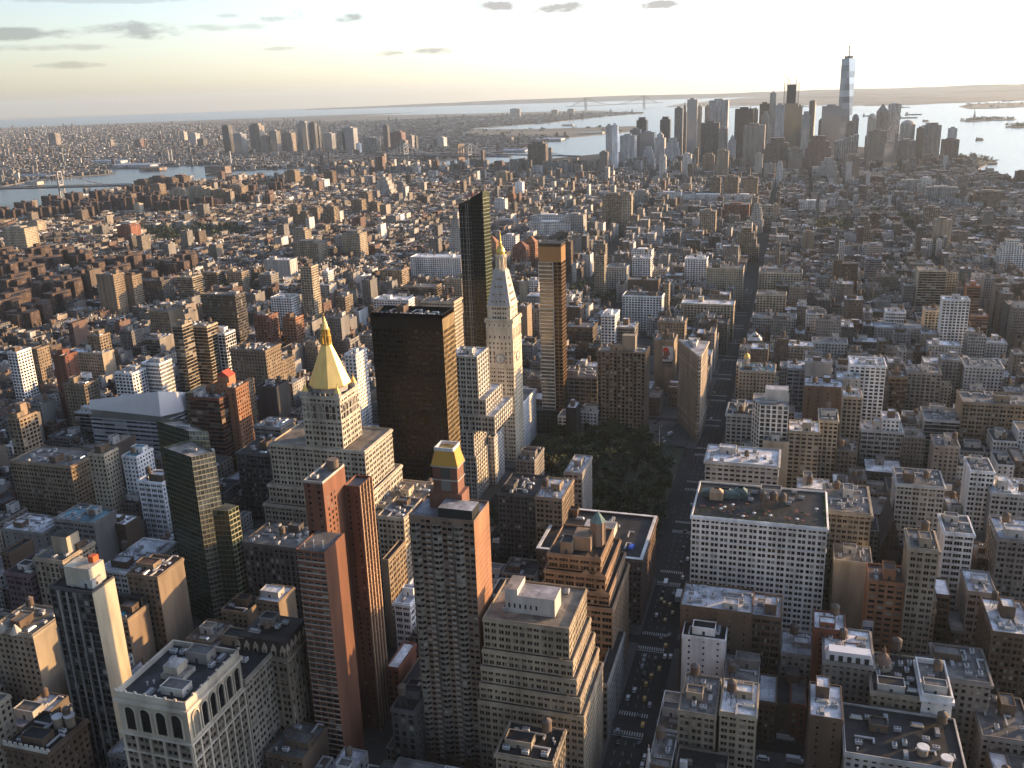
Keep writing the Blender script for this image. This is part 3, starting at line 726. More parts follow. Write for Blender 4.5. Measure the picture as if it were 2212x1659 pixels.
# --- scaffolded dark glass tower with slanted crown
def slanted_tower():
    Y = 925.0
    xl, zl = GY(*TL(10, 755, 1325), Y); xm, zm = GY(*TL(10, 835, 1285), Y); xr, zr = GY(*TL(10, 930, 1238), Y)
    y1 = Y+13
    r = thing('apartment_tower', 'tall dark glass tower with slanted jagged crown and a hoist scaffold', 'tower', (xl+xr)/2, Y+10); occupy(xl, xr+2, Y, y1)
    xr -= 2.6
    mb = MB((.018, .02, .02)); pn = []
    st = dict(bay=1.9, fl=3.7, ops=[(.05, .95)], lo=.12, hi=.97)
    facade_geo(mb, pn, xm, Y, xr, Y, 0, zm-4, st, .15, 'paint'); facade_geo(mb, pn, xl, Y+1.5, xm, Y+1.5, 0, zl-2, st, .15, 'paint')
    facade_geo(mb, pn, xr, Y, xr+3.0, y1, 0, zr-4, st, .15, 'paint', col=(.16, .19, .12, 0))  # west frames yellow-green: sunlight put into their colour
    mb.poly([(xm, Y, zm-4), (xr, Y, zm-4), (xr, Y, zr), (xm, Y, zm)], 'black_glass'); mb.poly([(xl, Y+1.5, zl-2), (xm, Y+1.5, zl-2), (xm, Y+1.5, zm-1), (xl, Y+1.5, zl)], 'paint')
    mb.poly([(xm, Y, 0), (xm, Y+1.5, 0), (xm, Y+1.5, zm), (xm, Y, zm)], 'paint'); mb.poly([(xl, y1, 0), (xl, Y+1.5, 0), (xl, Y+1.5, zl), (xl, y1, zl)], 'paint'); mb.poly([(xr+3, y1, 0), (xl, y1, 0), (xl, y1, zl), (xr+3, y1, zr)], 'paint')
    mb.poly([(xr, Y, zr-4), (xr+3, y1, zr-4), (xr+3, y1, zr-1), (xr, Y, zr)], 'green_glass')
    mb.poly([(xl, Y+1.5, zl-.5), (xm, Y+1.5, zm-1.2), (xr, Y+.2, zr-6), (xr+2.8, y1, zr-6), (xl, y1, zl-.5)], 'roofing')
    for q in pn: pane_quad(mb, q, 'green_glass' if q[1] > .5 else 'black_glass')  # lighter green panes on the west side stand in for sun on dark glass
    mb.build('wall', r)
    s = MB((.28, .28, .27))
    for i in range(5):
        x = xl+.8+i*(xm-xl-1)/4
        s.bar((x, Y+.6, 0), (x, Y+.6, zl-8), .22)
    for k in range(int((zl-8)/5.5)): s.bar((xl+.6, Y+.5, 4+k*5.5), (xm, Y+.5, 4+k*5.5), .25)
    for i in range(2): s.bar((xm-5+i*2.2, Y-.8, 0), (xm-5+i*2.2, Y-.8, zl+1), .35)
    for k in range(int(zl/4)): s.bar((xm-5, Y-.8, 2+k*4), (xm-2.8, Y-.8, 4+k*4), .2)
    s.build('scaffold', r)
    c = MB((.55, .10, .06)); c.bar((xl+6, Y+6, zm+1), (xm+5, Y+8, zm+4), .9); c.bar((xm, Y+7, zm-2), (xm, Y+7, zm+5), .8); c.build('crane', r)
slanted_tower()

# --- slender tower with white balconies
def slender_tower():
    Y = 856.0
    xl, zt = GY(*TL(11, 1280, 38), Y); xm, _ = GY(*TL(11, 1372, 45), Y); xr, _ = GY(*TL(11, 1425, 30), Y); zc = GY(*TL(10, 1300, 1578), Y)[1]
    y1 = Y+17
    r = thing('apartment_tower', 'slender glass tower of white floor bands with bronze shaft and dark crown', 'tower', (xl+xr)/2, Y+8); occupy(xl-2, xr, Y, y1)
    mb = MB((.62, .60, .55)); pn = []; st = dict(bay=xm-xl, fl=3.6, ops=[(.02, .98)], lo=.16, hi=.90)
    z = 24.0; k = 0
    while z < zt-4:                 # stacked glass pods, every other one pushed out
        h = min(3.62*7, zt-z); o = 1.2 if k % 2 else 0
        if h < 3: break
        facade_geo(mb, pn, xl-o*.3, Y-o, xm, Y-o, z, z+h, st, .35)
        mb.poly([(xl-o*.3, Y-o, z+h), (xm, Y-o, z+h), (xm, Y, z+h), (xl-o*.3, Y, z+h)], 'masonry'); mb.poly([(xl-o*.3, Y, z), (xm, Y, z), (xm, Y-o, z), (xl-o*.3, Y-o, z)], 'masonry')
        mb.poly([(xl-o*.3, y1, z), (xl-o*.3, Y-o, z), (xl-o*.3, Y-o, z+h), (xl-o*.3, y1, z+h)], 'masonry'); mb.poly([(xm, Y-o, z), (xm, Y+.4, z), (xm, Y+.4, z+h), (xm, Y-o, z+h)], 'masonry')
        z += h; k += 1
    for q in pn: pane_quad(mb, q, 'tower_glass')
    mb.build('glass_pods', r)
    s = MB((.15, .09, .045)); pn = []
    st = dict(bay=3.2, fl=3.6, ops=[(.1, .9)], lo=.2, hi=.9)
    facade_geo(s, pn, xm, Y+.4, xr, Y+.4, 0, zt, st, .2, 'paint'); facade_geo(s, pn, xr, Y+.4, xr, y1, 0, zt, st, .2, 'paint')
    s.poly([(xr, y1, 0), (xl, y1, 0), (xl, y1, zt), (xr, y1, zt)], 'paint')
    for q in pn: pane_quad(s, q, 'bronze_glass')
    s.build('wall', r)
    c = MB((.30, .17, .07)); c.box(xl, xr, Y, y1, zt, zc-3, 'paint', 'roofing'); c.box(xl, xr, Y, y1, zc-3, zc, 'paint', 'roofing', col=(.03, .025, .02, 0)); c.build('crown', r)
    b = MB((.05, .055, .05)); pn = []
    bl, zb = GY(*TL(11, 1262, 1000), Y-3); br, _ = GY(*TL(11, 1412, 1000), Y-3)
    facade_geo(b, pn, bl, Y-3, br, Y-3, 0, 24, STY['m'], .25, 'paint'); b.box(bl, br, Y-3, Y+12, 23.9, 24.3, 'paint', 'roofing'); b.poly([(br, Y-3, 0), (br, Y+12, 0), (br, Y+12, 24), (br, Y-3, 24)], 'paint')
    for q in pn: pane_quad(b, q, 'green_glass')
    b.build('podium', r); occupy(bl, br, Y-3, Y+12)
slender_tower()

# --- wedge building
def wedge():
    f = lambda px, py: ((2400+px/3.318)/1.8228, (1250+py/3.318)/1.8228)
    H = 87.0
    tip = G(*f(1175, 470), H); le = G(*f(910, 268), H); re = G(*f(1292, 292), H)
    tl = (tip[0]-2.2, tip[1]+1.2); tr = (tip[0]+1.8, tip[1]+1.0); tm = (tip[0]-.2, tip[1]-.6)
    r = thing('wedge_building', 'narrow wedge shaped stone building where two avenues meet', 'office building', tip[0], tip[1]+20)
    occupy(le[0], re[0], tip[1], max(le[1], re[1]))
    wc = (0.320, 0.268, 0.212); mb = MB(wc); pn = []
    st = dict(bay=2.7, fl=3.9, ops=[(.24, .76)], lo=.22, hi=.78)
    segs = [(*le, *tl), (*tl, *tm), (*tm, *tr), (*tr, *re)]
    for s in segs: facade_geo(mb, pn, *s, 0, H-1.5, st, .5)
    mb.poly([(*re, 0), (*le, 0), (*le, H-1.5), (*re, H-1.5)], 'masonry')
    add_windows(r, mb, pn, fc='N', cap=100)
    mb.build('wall', r)
    c = MB((.44, .375, .30))
    ctr = ((le[0]+re[0]+tip[0])/3, (le[1]+re[1]+tip[1])/3)
    for z, h, o in ((H-3.2, 1.6, 1.5), (H-18, .9, .6), (18, .9, .6), (10, .6, .4)):
        P = [le, tl, tm, tr, re]; Q = []
        for p in P:
            d = Vector((p[0]-ctr[0], p[1]-ctr[1])); d.normalize(); Q.append((p[0]+d.x*o*1.5, p[1]+d.y*o*.9-(o*.5 if p[1] < ctr[1] else 0)))
        c.prism(Q, z, z+h, 'masonry', 'masonry', bottom=True)
    c.build('cornice', r)
    rf = MB((.40, .40, .42)); rf.poly([(*le, H-1.4), (*tl, H-1.4), (*tr, H-1.4), (*re, H-1.4)], 'roofing'); rf.build('roof', r)
    b = MB((.55, .54, .52)); m = ((le[0]+re[0])/2, (le[1]+re[1])/2)
    b.prism([(ctr[0]-1.4, ctr[1]-8), (ctr[0]+1.4, ctr[1]-8), (m[0]+5, m[1]-3), (m[0]-5, m[1]-3)], H-1.4, H+2.2, 'masonry', 'roofing'); b.build('bulkhead', r)
    for k in range(3): inst('cooling_unit', KIT['cooling_unit'], r, (ctr[0]-r.location.x+(k-1)*2, ctr[1]+4*k-r.location.y-2, H+2.2 if k else H-1.4))
wedge()

# --- brown balcony slab by the park
def park_slab():
    Y = 851.0
    xl, zt = GY(*TL(11, 1660, 612), Y); xr, _ = GY(*TL(11, 1970, 625), Y)
    r = tower('apartment_tower', 'broad brown apartment tower with vertical balcony strips facing the park', 'apartment tower', [(xl, xr, Y, Y+24, 0, zt)], 'v', 'v', 'T', 'g', piers=.7, kitn=6, wcol=(0.184, 0.148, 0.112), cap=100, fc='N')
    b = MB((.22, .18, .135)); b.box(-1.5, 1.5, -1.3, -.05, 0, 1.1, bottom=True); bm = b.mesh('balcony'); nf = int(zt/3.7)-1
    for k in range(5):
        x = xl+6+k*(xr-xl-12)/4
        for j in range(max(0, nf-20), nf): inst('balcony', bm, r, (x-r.location.x, Y-r.location.y, 3+j*3.7))
    t = MB((.30, .25, .19)); xa, za = GY(*TL(11, 1820, 515), Y+8); xb, _ = GY(*TL(11, 1905, 520), Y+8); t.box(xa, xb, Y+8, Y+16, zt-1, za); t.build('penthouse', r)
park_slab()

# --- white arcaded block, front corner
def arcaded_tower():
    H = 88.0
    a = G(*TL(2, 765, 1165), H); b2 = G(*TL(2, 1190, 1275), H); c = G(*TL(2, 1500, 905), H)
    x0, x1, y0, y1 = a[0], b2[0], (a[1]+b2[1])/2, c[1]
    r = thing('office_tower', 'white ornate block with giant arched windows round its top storeys', 'office building', (x0+x1)/2, (y0+y1)/2); occupy(x0, x1, y0, y1)
    wc = (.43, .38, .30); mb = MB(wc); pn = []
    st = dict(bay=(x1-x0)/5, fl=3.9, ops=[(.14, .46), (.54, .86)], lo=.22, hi=.76); st2 = dict(st, bay=(y1-y0)/7)
    zt = H-19
    for s, q in (((x0, y0, x1, y0), st), ((x1, y0, x1, y1), st2)):
        facade_geo(mb, pn, *s, 0, zt, q, .5, col=(.21, .18, .145, 0))
        mb.poly([(s[0], s[1], zt), (s[2], s[3], zt), (s[2], s[3], H-1), (s[0], s[1], H-1)], 'masonry')
    mb.poly([(x1, y1, 0), (x0, y1, 0), (x0, y1, H-1), (x1, y1, H-1)], 'masonry'); mb.poly([(x0, y1, 0), (x0, y0, 0), (x0, y0, H-1), (x0, y1, H-1)], 'masonry')
    add_windows(r, mb, pn, fc='N')
    mb.build('wall', r)
    for s, n in (((x0, y0, x1, y0), 4), ((x1, y0, x1, y1), 6)):
        L0 = math.hypot(s[2]-s[0], s[3]-s[1])
        for k in range(n):
            cc = L0*(k+.75)/(n+.5); w = L0/(n+.5)*.33
            t = MB((.50, .45, .36)); arch_open(t, *s, cc-w, cc+w, zt+2.5, H-5, .7, 'window_glass', k=10); t.build('arched_window', r)
        ux, uy = (s[2]-s[0])/L0, (s[3]-s[1])/L0; nx, ny = uy, -ux
        pr = MB((.46, .41, .33))
        nn = 5 if n == 4 else 7
        for k in range(nn+1):
            cc = min(max(L0*k/nn, .5), L0-.5); x, y = s[0]+ux*cc+nx*.25, s[1]+uy*cc+ny*.25
            pr.box(x-.5*abs(ux)-.25*abs(nx), x+.5*abs(ux)+.25*abs(nx), y-.5*abs(uy)-.25*abs(ny), y+.5*abs(uy)+.25*abs(ny), 0, zt-.2)
        pr.build('pier', r)
    c2 = MB((.52, .47, .39))
    ring(c2, x0, x1, y0, y1, H-3.4, 1.4, 1.0); ring(c2, x0, x1, y0, y1, zt, 1.0, .8); ring(c2, x0, x1, y0, y1, zt-8.5, .7, .6)
    parapet(c2, x0, x1, y0, y1, H-1, 2.6, .7)
    for k in range(8):
        x = x0+k*(x1-x0)/7; c2.box(x-.5, x+.5, y0-.25, y0+.5, H+1.6, H+2.6); y = y0+k*(y1-y0)/7; c2.box(x1-.5, x1+.3, y-.5, y+.5, H+1.6, H+2.6)
    c2.build('parapet', r)
    rf = MB((.045, .045, .05)); rf.poly([(x0+.7, y0+.7, H-.9), (x1-.7, y0+.7, H-.9), (x1-.7, y1-.7, H-.9), (x0+.7, y1-.7, H-.9)], 'roofing'); rf.build('roof', r)
    p = MB((.45, .40, .33)); p.box(x0+12, x0+19, y0+16, y0+23, H-.9, H+5, 'masonry', 'roofing', tcol=(.4, .38, .36, 0)); p.box(x0+11, x0+22, y0+15, y0+24, H-.9, H+1.2, 'masonry', 'roofing', tcol=(.3, .27, .24, 0)); p.build('penthouse', r)
    roof_kit(r, x0+2, x1-2, y0+25, y1-2, H-.9, 'G', 'g', random.Random(5), 7, 0); roof_kit(r, x0+2, x1-2, y0+2, y0+14, H-.9, 'G', 'g', random.Random(6), 4, 0)
    a = G(*TL(2, 1515, 950), 74); b2 = G(*TL(2, 1700, 968), 74)
    tower('office_annex', 'plain rear wing of the white arcaded block with dark sunken roof', 'office building', [(x0+6, b2[0], y1+.2, y1+34, 0, 74)], 'd', 'd', 'T', 'k', corn=.6, kitn=3, tank=0, fc='N', wcol=(0.264, 0.232, 0.192))
arcaded_tower()

# --- dark mansard block with gothic gables
def mansard_block():
    H = 72.0
    a = G(*TL(2, 1505, 905), H); b2 = G(*TL(2, 1870, 935), H); c = G(*TL(2, 1985, 760), H)
    x0, x1, y0, y1 = a[0], b2[0], (a[1]+b2[1])/2, c[1]
    r = tower('office_tower', 'brown gothic block with dark mansard roof and ornate pointed gables', 'office building', [(x0, x1, y0, y1, 0, H)], 'd', 'v', 'T', 'k', corn=.9, belts=(20, 58), kitn=0, tank=0, fc='N', wcol=(0.200, 0.164, 0.124), piers=.3)
    m2 = MB((.045, .035, .03)); m2.prism([(x0, y0), (x1, y0), (x1, y1), (x0, y1)], H-.1, H+7, 'masonry', 'roofing', scale=.86); m2.build('mansard_roof', r)
    def gable(x, y, fx, fy):
        g = MB((.36, .29, .22)); w = 1.3
        ex, ey = abs(fy)*w+abs(fx)*.5, abs(fx)*w+abs(fy)*.5
        g.box(x-ex, x+ex, y-ey, y+ey, H, H+3.2); g.prism([(x-ex, y-ey), (x+ex, y-ey), (x+ex, y+ey), (x-ex, y+ey)], H+3.2, H+6.2, scale=.08)
        ox, oy = fx*.53, fy*.53; g.poly([(x+ox-abs(fy)*.7*(1 if fy < 0 else -1), y+oy-abs(fx)*.7, H+.4), (x+ox+abs(fy)*.7*(1 if fy < 0 else -1), y+oy+abs(fx)*.7, H+.4), (x+ox+abs(fy)*.7*(1 if fy < 0 else -1), y+oy+abs(fx)*.7, H+2.6), (x+ox-abs(fy)*.7*(1 if fy < 0 else -1), y+oy-abs(fx)*.7, H+2.6)], 'window_glass')
        g.build('gable', r)
    for k in range(6): gable(x0+2.2+k*(x1-x0-4.4)/5, y0+.6, 0, -1)
    for k in range(6): gable(x1-.6, y0+2.5+k*(y1-y0-5)/5, 1, 0)
    ox, oy = r.location.x, r.location.y
    roof_kit(r, x0+4, x1-4, y0+4, y1-4, H+7, 'G', 'k', random.Random(8), 5, 1)
mansard_block()

# --- red brick slab pair with balconies
def brick_slab():
    def facade_bal(mb, pn, b, x0, x1, y0, z1):
        facade_geo(mb, pn, x0, y0, x1, y0, 0, z1, dict(bay=3.4, fl=3.0, ops=[(.08, .92)], lo=.30, hi=.92), .3)
        for j in range(int(z1/3.0)): b.box(x0+.1, x1-.1, y0-.55, y0-.04, j*3.0+.55, j*3.0+.8, col=(.42, .36, .30, 0))
    H1, H2 = 126.0, 150.0
    r = thing('apartment_tower', 'thin red brick high rise of joined slabs with sunlit blank sides', 'apartment tower', -206, 374)
    a = G(*TL(2, 1925, 235), H1); b2 = G(*TL(2, 2095, 268), H1)
    lx0, lx1, ly0 = a[0], b2[0], (a[1]+b2[1])/2
    a = G(*TL(1, 1965, 1468), H2); b3 = G(*TL(1, 2092, 1478), H2); c3 = G(*TL(11, 5, 1360), H2)
    tx0, tx1, ty0, ty1 = a[0], b3[0], (a[1]+b3[1])/2, c3[1]
    a = G(*TL(11, 30, 1485), 141); b4 = G(*TL(11, 115, 1495), 141); c4 = G(*TL(11, 190, 1425), 141)
    wx0, wx1, wy0, wy1 = tx1, b4[0], max((a[1]+b4[1])/2, ty0+3), c4[1]
    occupy(lx0, lx1, ly0, ty0); occupy(tx0, wx1, ty0, wy1)
    RB = (.185, .08, .048)
    m1 = MB(RB); pn = []; bl = MB((.45, .38, .32)); facade_bal(m1, pn, bl, lx0, lx1, ly0, H1-1)
    m1.poly([(lx1, ly0, 0), (lx1, ty0, 0), (lx1, ty0, H1), (lx1, ly0, H1)], 'masonry'); m1.poly([(lx0, ty0, 0), (lx0, ly0, 0), (lx0, ly0, H1), (lx0, ty0, H1)], 'masonry'); m1.poly([(lx0, ly0, H1-1), (lx1, ly0, H1-1), (lx1, ly0, H1), (lx0, ly0, H1)], 'masonry')
    add_windows(r, m1, pn, fc='L'); m1.build('wall', r); bl.build('balcony_edge', r)
    f = MB(RC['g']); f.poly([(lx0, ly0, H1-.6), (lx1, ly0, H1-.6), (lx1, ty0, H1-.6), (lx0, ty0, H1-.6)], 'roofing'); f.build('roof', r)
    for k in range(5): inst('vent', KIT['vent'], r, (lx0+2+k*2.4-r.location.x, ly0+4+(k % 2)*4-r.location.y, H1-.6))
    m2 = MB(RB); pn = []
    facade_geo(m2, pn, tx0, ty0, tx1, ty0, 0, H2, dict(bay=5, fl=3.0, ops=[(.35, .65)], lo=.3, hi=.75), .3)
    m2.poly([(tx1, ty0, 0), (tx1, ty1, 0), (tx1, ty1, H2), (tx1, ty0, H2)], 'masonry'); m2.poly([(tx1, ty1, 0), (tx0, ty1, 0), (tx0, ty1, H2), (tx1, ty1, H2)], 'masonry'); m2.poly([(tx0, ty1, 0), (tx0, ty0, 0), (tx0, ty0, H2), (tx0, ty1, H2)], 'masonry')
    for j in range(9):
        for k in range(3): m2.poly([(tx1+.04, ty0+3+k*3.4, H2-9-j*3), (tx1+.04, ty0+4.3+k*3.4, H2-9-j*3), (tx1+.04, ty0+4.3+k*3.4, H2-7.5-j*3), (tx1+.04, ty0+3+k*3.4, H2-7.5-j*3)], 'window_glass')
    add_windows(r, m2, pn, fc='L', cap=0); m2.build('wall', r)
    f = MB(RC['g']); f.poly([(tx0, ty0, H2-.3), (tx1, ty0, H2-.3), (tx1, ty1, H2-.3), (tx0, ty1, H2-.3)], 'roofing'); f.build('roof', r)
    p = MB((.42, .40, .37)); parapet(p, tx0, tx1, ty0, ty1, H2, 1.2, .35); p.build('parapet', r)
    t = MB((.17, .13, .10)); t.cyl((tx0+tx1)/2+1, ty1-4, 2.8, H2-.3, H2+5, k=14); t.build('water_tank', r)
    inst('cooling_unit', KIT['cooling_unit'], r, ((tx0+tx1)/2-r.location.x-2, ty0+6-r.location.y, H2-.3))
    m3 = MB(RB); pn = []
    facade_geo(m3, pn, wx0, wy0, wx1, wy0, 0, 140, dict(bay=5, fl=3.0, ops=[(.38, .62)], lo=.3, hi=.75), .3)
    facade_geo(m3, pn, wx1, wy0, wx1, wy1, 0, 140, dict(bay=3.3, fl=3.0, ops=[(.2, .72)], lo=.06, hi=.94), .5, col=(.20, .10, .06, 0))
    m3.poly([(wx1, wy1, 0), (wx0, wy1, 0), (wx0, wy1, 140), (wx1, wy1, 140)], 'masonry')
    add_windows(r, m3, pn, fc='L', cap=0); m3.build('wall', r)
    s = MB((.44, .30, .20))
    n = max(2, round((wy1-wy0)/3.3))
    for k in range(n+1): y = wy0+k*(wy1-wy0)/n; s.box(wx1+.01, wx1+.6, y-.35, y+.35, 0, 141)
    s.build('pier', r)
    f = MB(RC['g']); f.poly([(wx0, wy0, 139.6), (wx1, wy0, 139.6), (wx1, wy1, 139.6), (wx0, wy1, 139.6)], 'roofing'); f.build('roof', r)
    p = MB(RB); parapet(p, wx0, wx1, wy0, wy1, 140, 1, .35); p.build('parapet', r)
brick_slab()

# --- bay windowed tower with the yellow hipped top
def bay_tower():
    H = 140.0
    a = G(*TL(12, 425, 30), H); b2 = G(*TL(12, 868, 48), H); c = G(*TL(12, 942, -45), H)
    x0, x1, y0, y1 = a[0], b2[0], (a[1]+b2[1])/2, c[1]+4
    r = thing('apartment_tower', 'tall apartment tower with bay windows and a yellow hipped roof house', 'apartment tower', (x0+x1)/2, (y0+y1)/2); occupy(x0, x1, y0, y1)
    wc = (.235, .165, .12); mb = MB(wc); pn = []
    n = 6; w = (x1-x0)/n
    st = dict(bay=w, fl=2.95, ops=[(.06, .44), (.56, .94)], lo=.3, hi=.80); sb = dict(bay=2.3, fl=2.95, ops=[(.06, .94)], lo=.34, hi=.86)
    for k in range(n):
        xa, xb = x0+k*w, x0+(k+1)*w
        if k % 2 == 0:      # a canted bay
            q = w*.28; d = 1.6
            for s, cc in (((xa, y0, xa+q, y0-d), None), ((xa+q, y0-d, xb-q, y0-d), None), ((xb-q, y0-d, xb, y0), None)):
                facade_geo(mb, pn, *s, 12, H-3, sb, .25, col=(.25, .215, .175, 0))
            mb.poly([(xa, y0, H-3), (xa+q, y0-d, H-3), (xb-q, y0-d, H-3), (xb, y0, H-3)], 'masonry'); mb.poly([(xa, y0, H-3), (xb, y0, H-3), (xb, y0, H-1), (xa, y0, H-1)], 'masonry')
            mb.poly([(xa, y0, 0), (xb, y0, 0), (xb, y0, 12), (xa, y0, 12)], 'masonry')
        else: facade_geo(mb, pn, xa, y0, xb, y0, 0, H-1, st, .3)
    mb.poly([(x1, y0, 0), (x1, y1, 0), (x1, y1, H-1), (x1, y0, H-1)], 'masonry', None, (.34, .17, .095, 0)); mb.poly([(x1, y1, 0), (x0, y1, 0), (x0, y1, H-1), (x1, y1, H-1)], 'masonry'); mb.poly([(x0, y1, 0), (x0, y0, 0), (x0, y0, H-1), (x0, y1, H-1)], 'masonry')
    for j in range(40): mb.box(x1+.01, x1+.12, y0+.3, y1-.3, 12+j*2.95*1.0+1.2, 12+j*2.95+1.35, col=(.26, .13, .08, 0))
    parapet(mb, x0, x1, y0, y1, H-1, 1.2, .4)
    add_windows(r, mb, pn, fc='N'); mb.build('wall', r)
    bal = MB((.36, .31, .26)); bal.box(-w*.21, w*.21, -1.0, -.02, 0, .9, bottom=True); bm = bal.mesh('balcony')
    for k in (1, 3):
        for j in range(42): inst('balcony', bm, r, (x0+k*w+w*.77-r.location.x, y0-r.location.y, 10+j*2.95))
    f = MB((.36, .37, .40)); f.poly([(x0+.4, y0+.4, H-.9), (x1-.4, y0+.4, H-.9), (x1-.4, y1-.4, H-.9), (x0+.4, y1-.4, H-.9)], 'roofing'); f.build('roof', r)
    g = MB((.03, .035, .035)); g.box(x0+14, x1-1, y0+1, y0+11, H-.9, H+4.5, 'paint', 'roofing', tcol=(.42, .43, .46, 0)); g.build('penthouse', r)
    t = MB((.20, .095, .065)); tx0, tx1, ty0, ty1 = x0+8, x0+20, y0+12, min(y1-1, y0+24)
    t.box(x0+6, x0+22, y0+11.2, y1-.6, H-.9, H+7); t.box(tx0, tx1, ty0, ty1, H+7, H+20)
    for xx, zz in ((tx0+4, H+8), (tx0+4, H+14)): t.poly([(xx, ty0-.06, zz), (xx+4.5, ty0-.06, zz), (xx+4.5, ty0-.06, zz+5), (xx, ty0-.06, zz+5)], 'pale_glass')
    ring(t, tx0, tx1, ty0, ty1, H+13, .5, .4, (.45, .42, .36, 0)); ring(t, tx0, tx1, ty0, ty1, H+19.6, .6, .6, (.45, .42, .36, 0)); t.build('roof_house', r)
    h = MB((.52, .29, .055)); h.prism([(tx0-.5, ty0-.5), (tx1+.5, ty0-.5), (tx1+.5, ty1+.5), (tx0-.5, ty1+.5)], H+20.3, H+27.5, 'paint', 'paint', scale=.72); h.build('hipped_roof', r)
    k = MB((.66, .66, .66)); mx, my = (tx0+tx1)/2, (ty0+ty1)/2; parapet(k, mx-4.6, mx+4.6, my-4.6, my+4.6, H+27.5, 1.6, .5); k.build('roof_rim', r)
bay_tower()

# --- beige stepped block on the avenue
def stepped_beige():
    H = 93.0
    a = G(*TL(12, 940, 642), H); b2 = G(*TL(12, 1475, 748), H)
    x0, x1, y0 = a[0], b2[0]+.3, b2[1]-1; T = []
    xs = G(*TL(12, 1325, 690), H)[0]
    n = 5
    for k in range(n):
        z0 = 0 if k == 0 else 52+(k-1)*8.4; z1 = 52+k*8.4 if k < n-1 else H
        o = (n-1-k); T.append((x0-.6*o, x1+o*1.9, y0-1.4*o, y0+38-.3*k, z0, z1))
    r = tower('office_tower', 'beige stepped block with balconied setbacks lit by the low sun', 'office tower', T, 't', 't', 'B', 't', fc='N', wcol=(0.320, 0.260, 0.188), kitn=5, tank=0, cap=100, corn=.25)
    p = MB((.50, .47, .43)); xa, ya = G(*TL(12, 1060, 520), H+9); xb, yb = G(*TL(12, 1370, 585), H+9)
    p.box(xa, xb, ya, ya+12, H-1, H+8, 'masonry', 'roofing', tcol=(.34, .33, .35, 0)); p.box(xa, xa+6, ya, ya+13, H+8, H+11, 'masonry', 'roofing', tcol=(.33, .30, .27, 0))
    for k in range(6): p.poly([(xa+1.5+k*2.6, ya-.05, H+1.5), (xa+2.3+k*2.6, ya-.05, H+1.5), (xa+2.3+k*2.6, ya-.05, H+3.8), (xa+1.5+k*2.6, ya-.05, H+3.8)], 'window_glass')
    p.build('penthouse', r)
stepped_beige()

# --- brown setback block with copper capped turret
def turret_block():
    H = 84.0
    a = G(*TL(12, 1337, 262), H); b2 = G(*TL(12, 1600, 265), H)
    x0, y0 = a[0], a[1]; x1 = -97.0; T = [(x0-6, -89.5, y0-6, y0+46, 0, 58), (x0-3, -91.5, y0-4, y0+44, 58, 66), (x0-1.5, -94, y0-2, y0+42, 66, 75), (x0, x1, y0, y0+36, 75, H)]
    r = tower('office_tower', 'brown gothic setback block with an eight sided copper capped turret', 'office tower', T, 'l', 'd', 'T', 'k', fc='N', wcol=(0.272, 0.180, 0.112), kitn=4, tank=0, corn=.5)
    tx, ty = G(*TL(12, 1652, 225), H)
    tx = min(tx, x1-5); t = MB((.33, .23, .16)); t.cyl(tx, ty+5, 4.0, H-1, H+13, k=8)
    for i in range(8):
        q = math.pi*(2*i+2)/8; t.bar((tx+4*math.cos(q), ty+5+4*math.sin(q), H-1), (tx+4*math.cos(q), ty+5+4*math.sin(q), H+13), .5)
    o = t.build('turret', r); c = MB((.16, .25, .24)); c.cyl(tx, ty+5, 4.4, H+13, H+19, 'masonry', 8, .2); c.build('turret_cap', o)
    g = MB((.36, .25, .16))
    for (xa, xb, yy, z) in ((x0+20, x1, y0, H), (x0+18, -94, y0-2, 75), (x0+16, -91.5, y0-4, 66)):
        n = 2
        for k in range(n):
            q0 = xa+(xb-xa)*k/n; q1 = xa+(xb-xa)*(k+1)/n; g.poly([(q0, yy-.06, z-1), (q1, yy-.06, z-1), ((q0+q1)/2, yy-.06, z+2.6)], 'masonry'); g.poly([(q1, yy+.3, z-1), (q0, yy+.3, z-1), ((q0+q1)/2, yy+.3, z+2.6)], 'masonry')
    g.build('gable', r)
    p = MB((.34, .24, .16)); p.box(x0+12, x0+22, y0+8, y0+20, H-1, H+7, 'masonry', 'roofing'); p.build('penthouse', r)
turret_block()

# --- dark block with white cornice on the avenue corner
def white_corniced():
    H = 46.0
    b2 = G(*TL(12, 1945, 308), H); c = G(*TL(12, 2048, 32), H)
    x1, y0, y1 = b2[0], b2[1], c[1]; x0 = x1-66
    r = tower('hotel_building', 'dark brick block with broad white cornice and cluttered courtyard roof', 'building', [(x0, x1, y0, y1, 0, H)], 'd', 'd', 'N', 'k', corn=1.5, belts=(12, 37), fc='L', wcol=(0.120, 0.080, 0.064), kitn=16, tank=.2)
    w = MB((.66, .66, .66)); parapet(w, x0-.8, x1+.8, y0-.8, y1+.8, H-.05, .5, 2.0); w.build('parapet', r)
    h = MB((.60, .59, .56)); h.box(x0+24, x0+44, y0+26, y0+38, H-1.1, H+5, 'masonry', 'roofing', tcol=(.45, .45, .46, 0))
    for k in range(7): h.poly([(x0+25.5+k*2.7, y0+25.95, H+1), (x0+26.6+k*2.7, y0+25.95, H+1), (x0+26.6+k*2.7, y0+25.95, H+3.6), (x0+25.5+k*2.7, y0+25.95, H+3.6)], 'window_glass')
    h.build('penthouse', r)
    t = MB((.03, .12, .62)); t.prism([(x1-11, y0+14), (x1-8, y0+13), (x1-7, y0+19), (x1-10, y0+20)], H-1, H+.3, 'paint', 'paint', scale=.8); t.build('tarpaulin', r)
white_corniced()

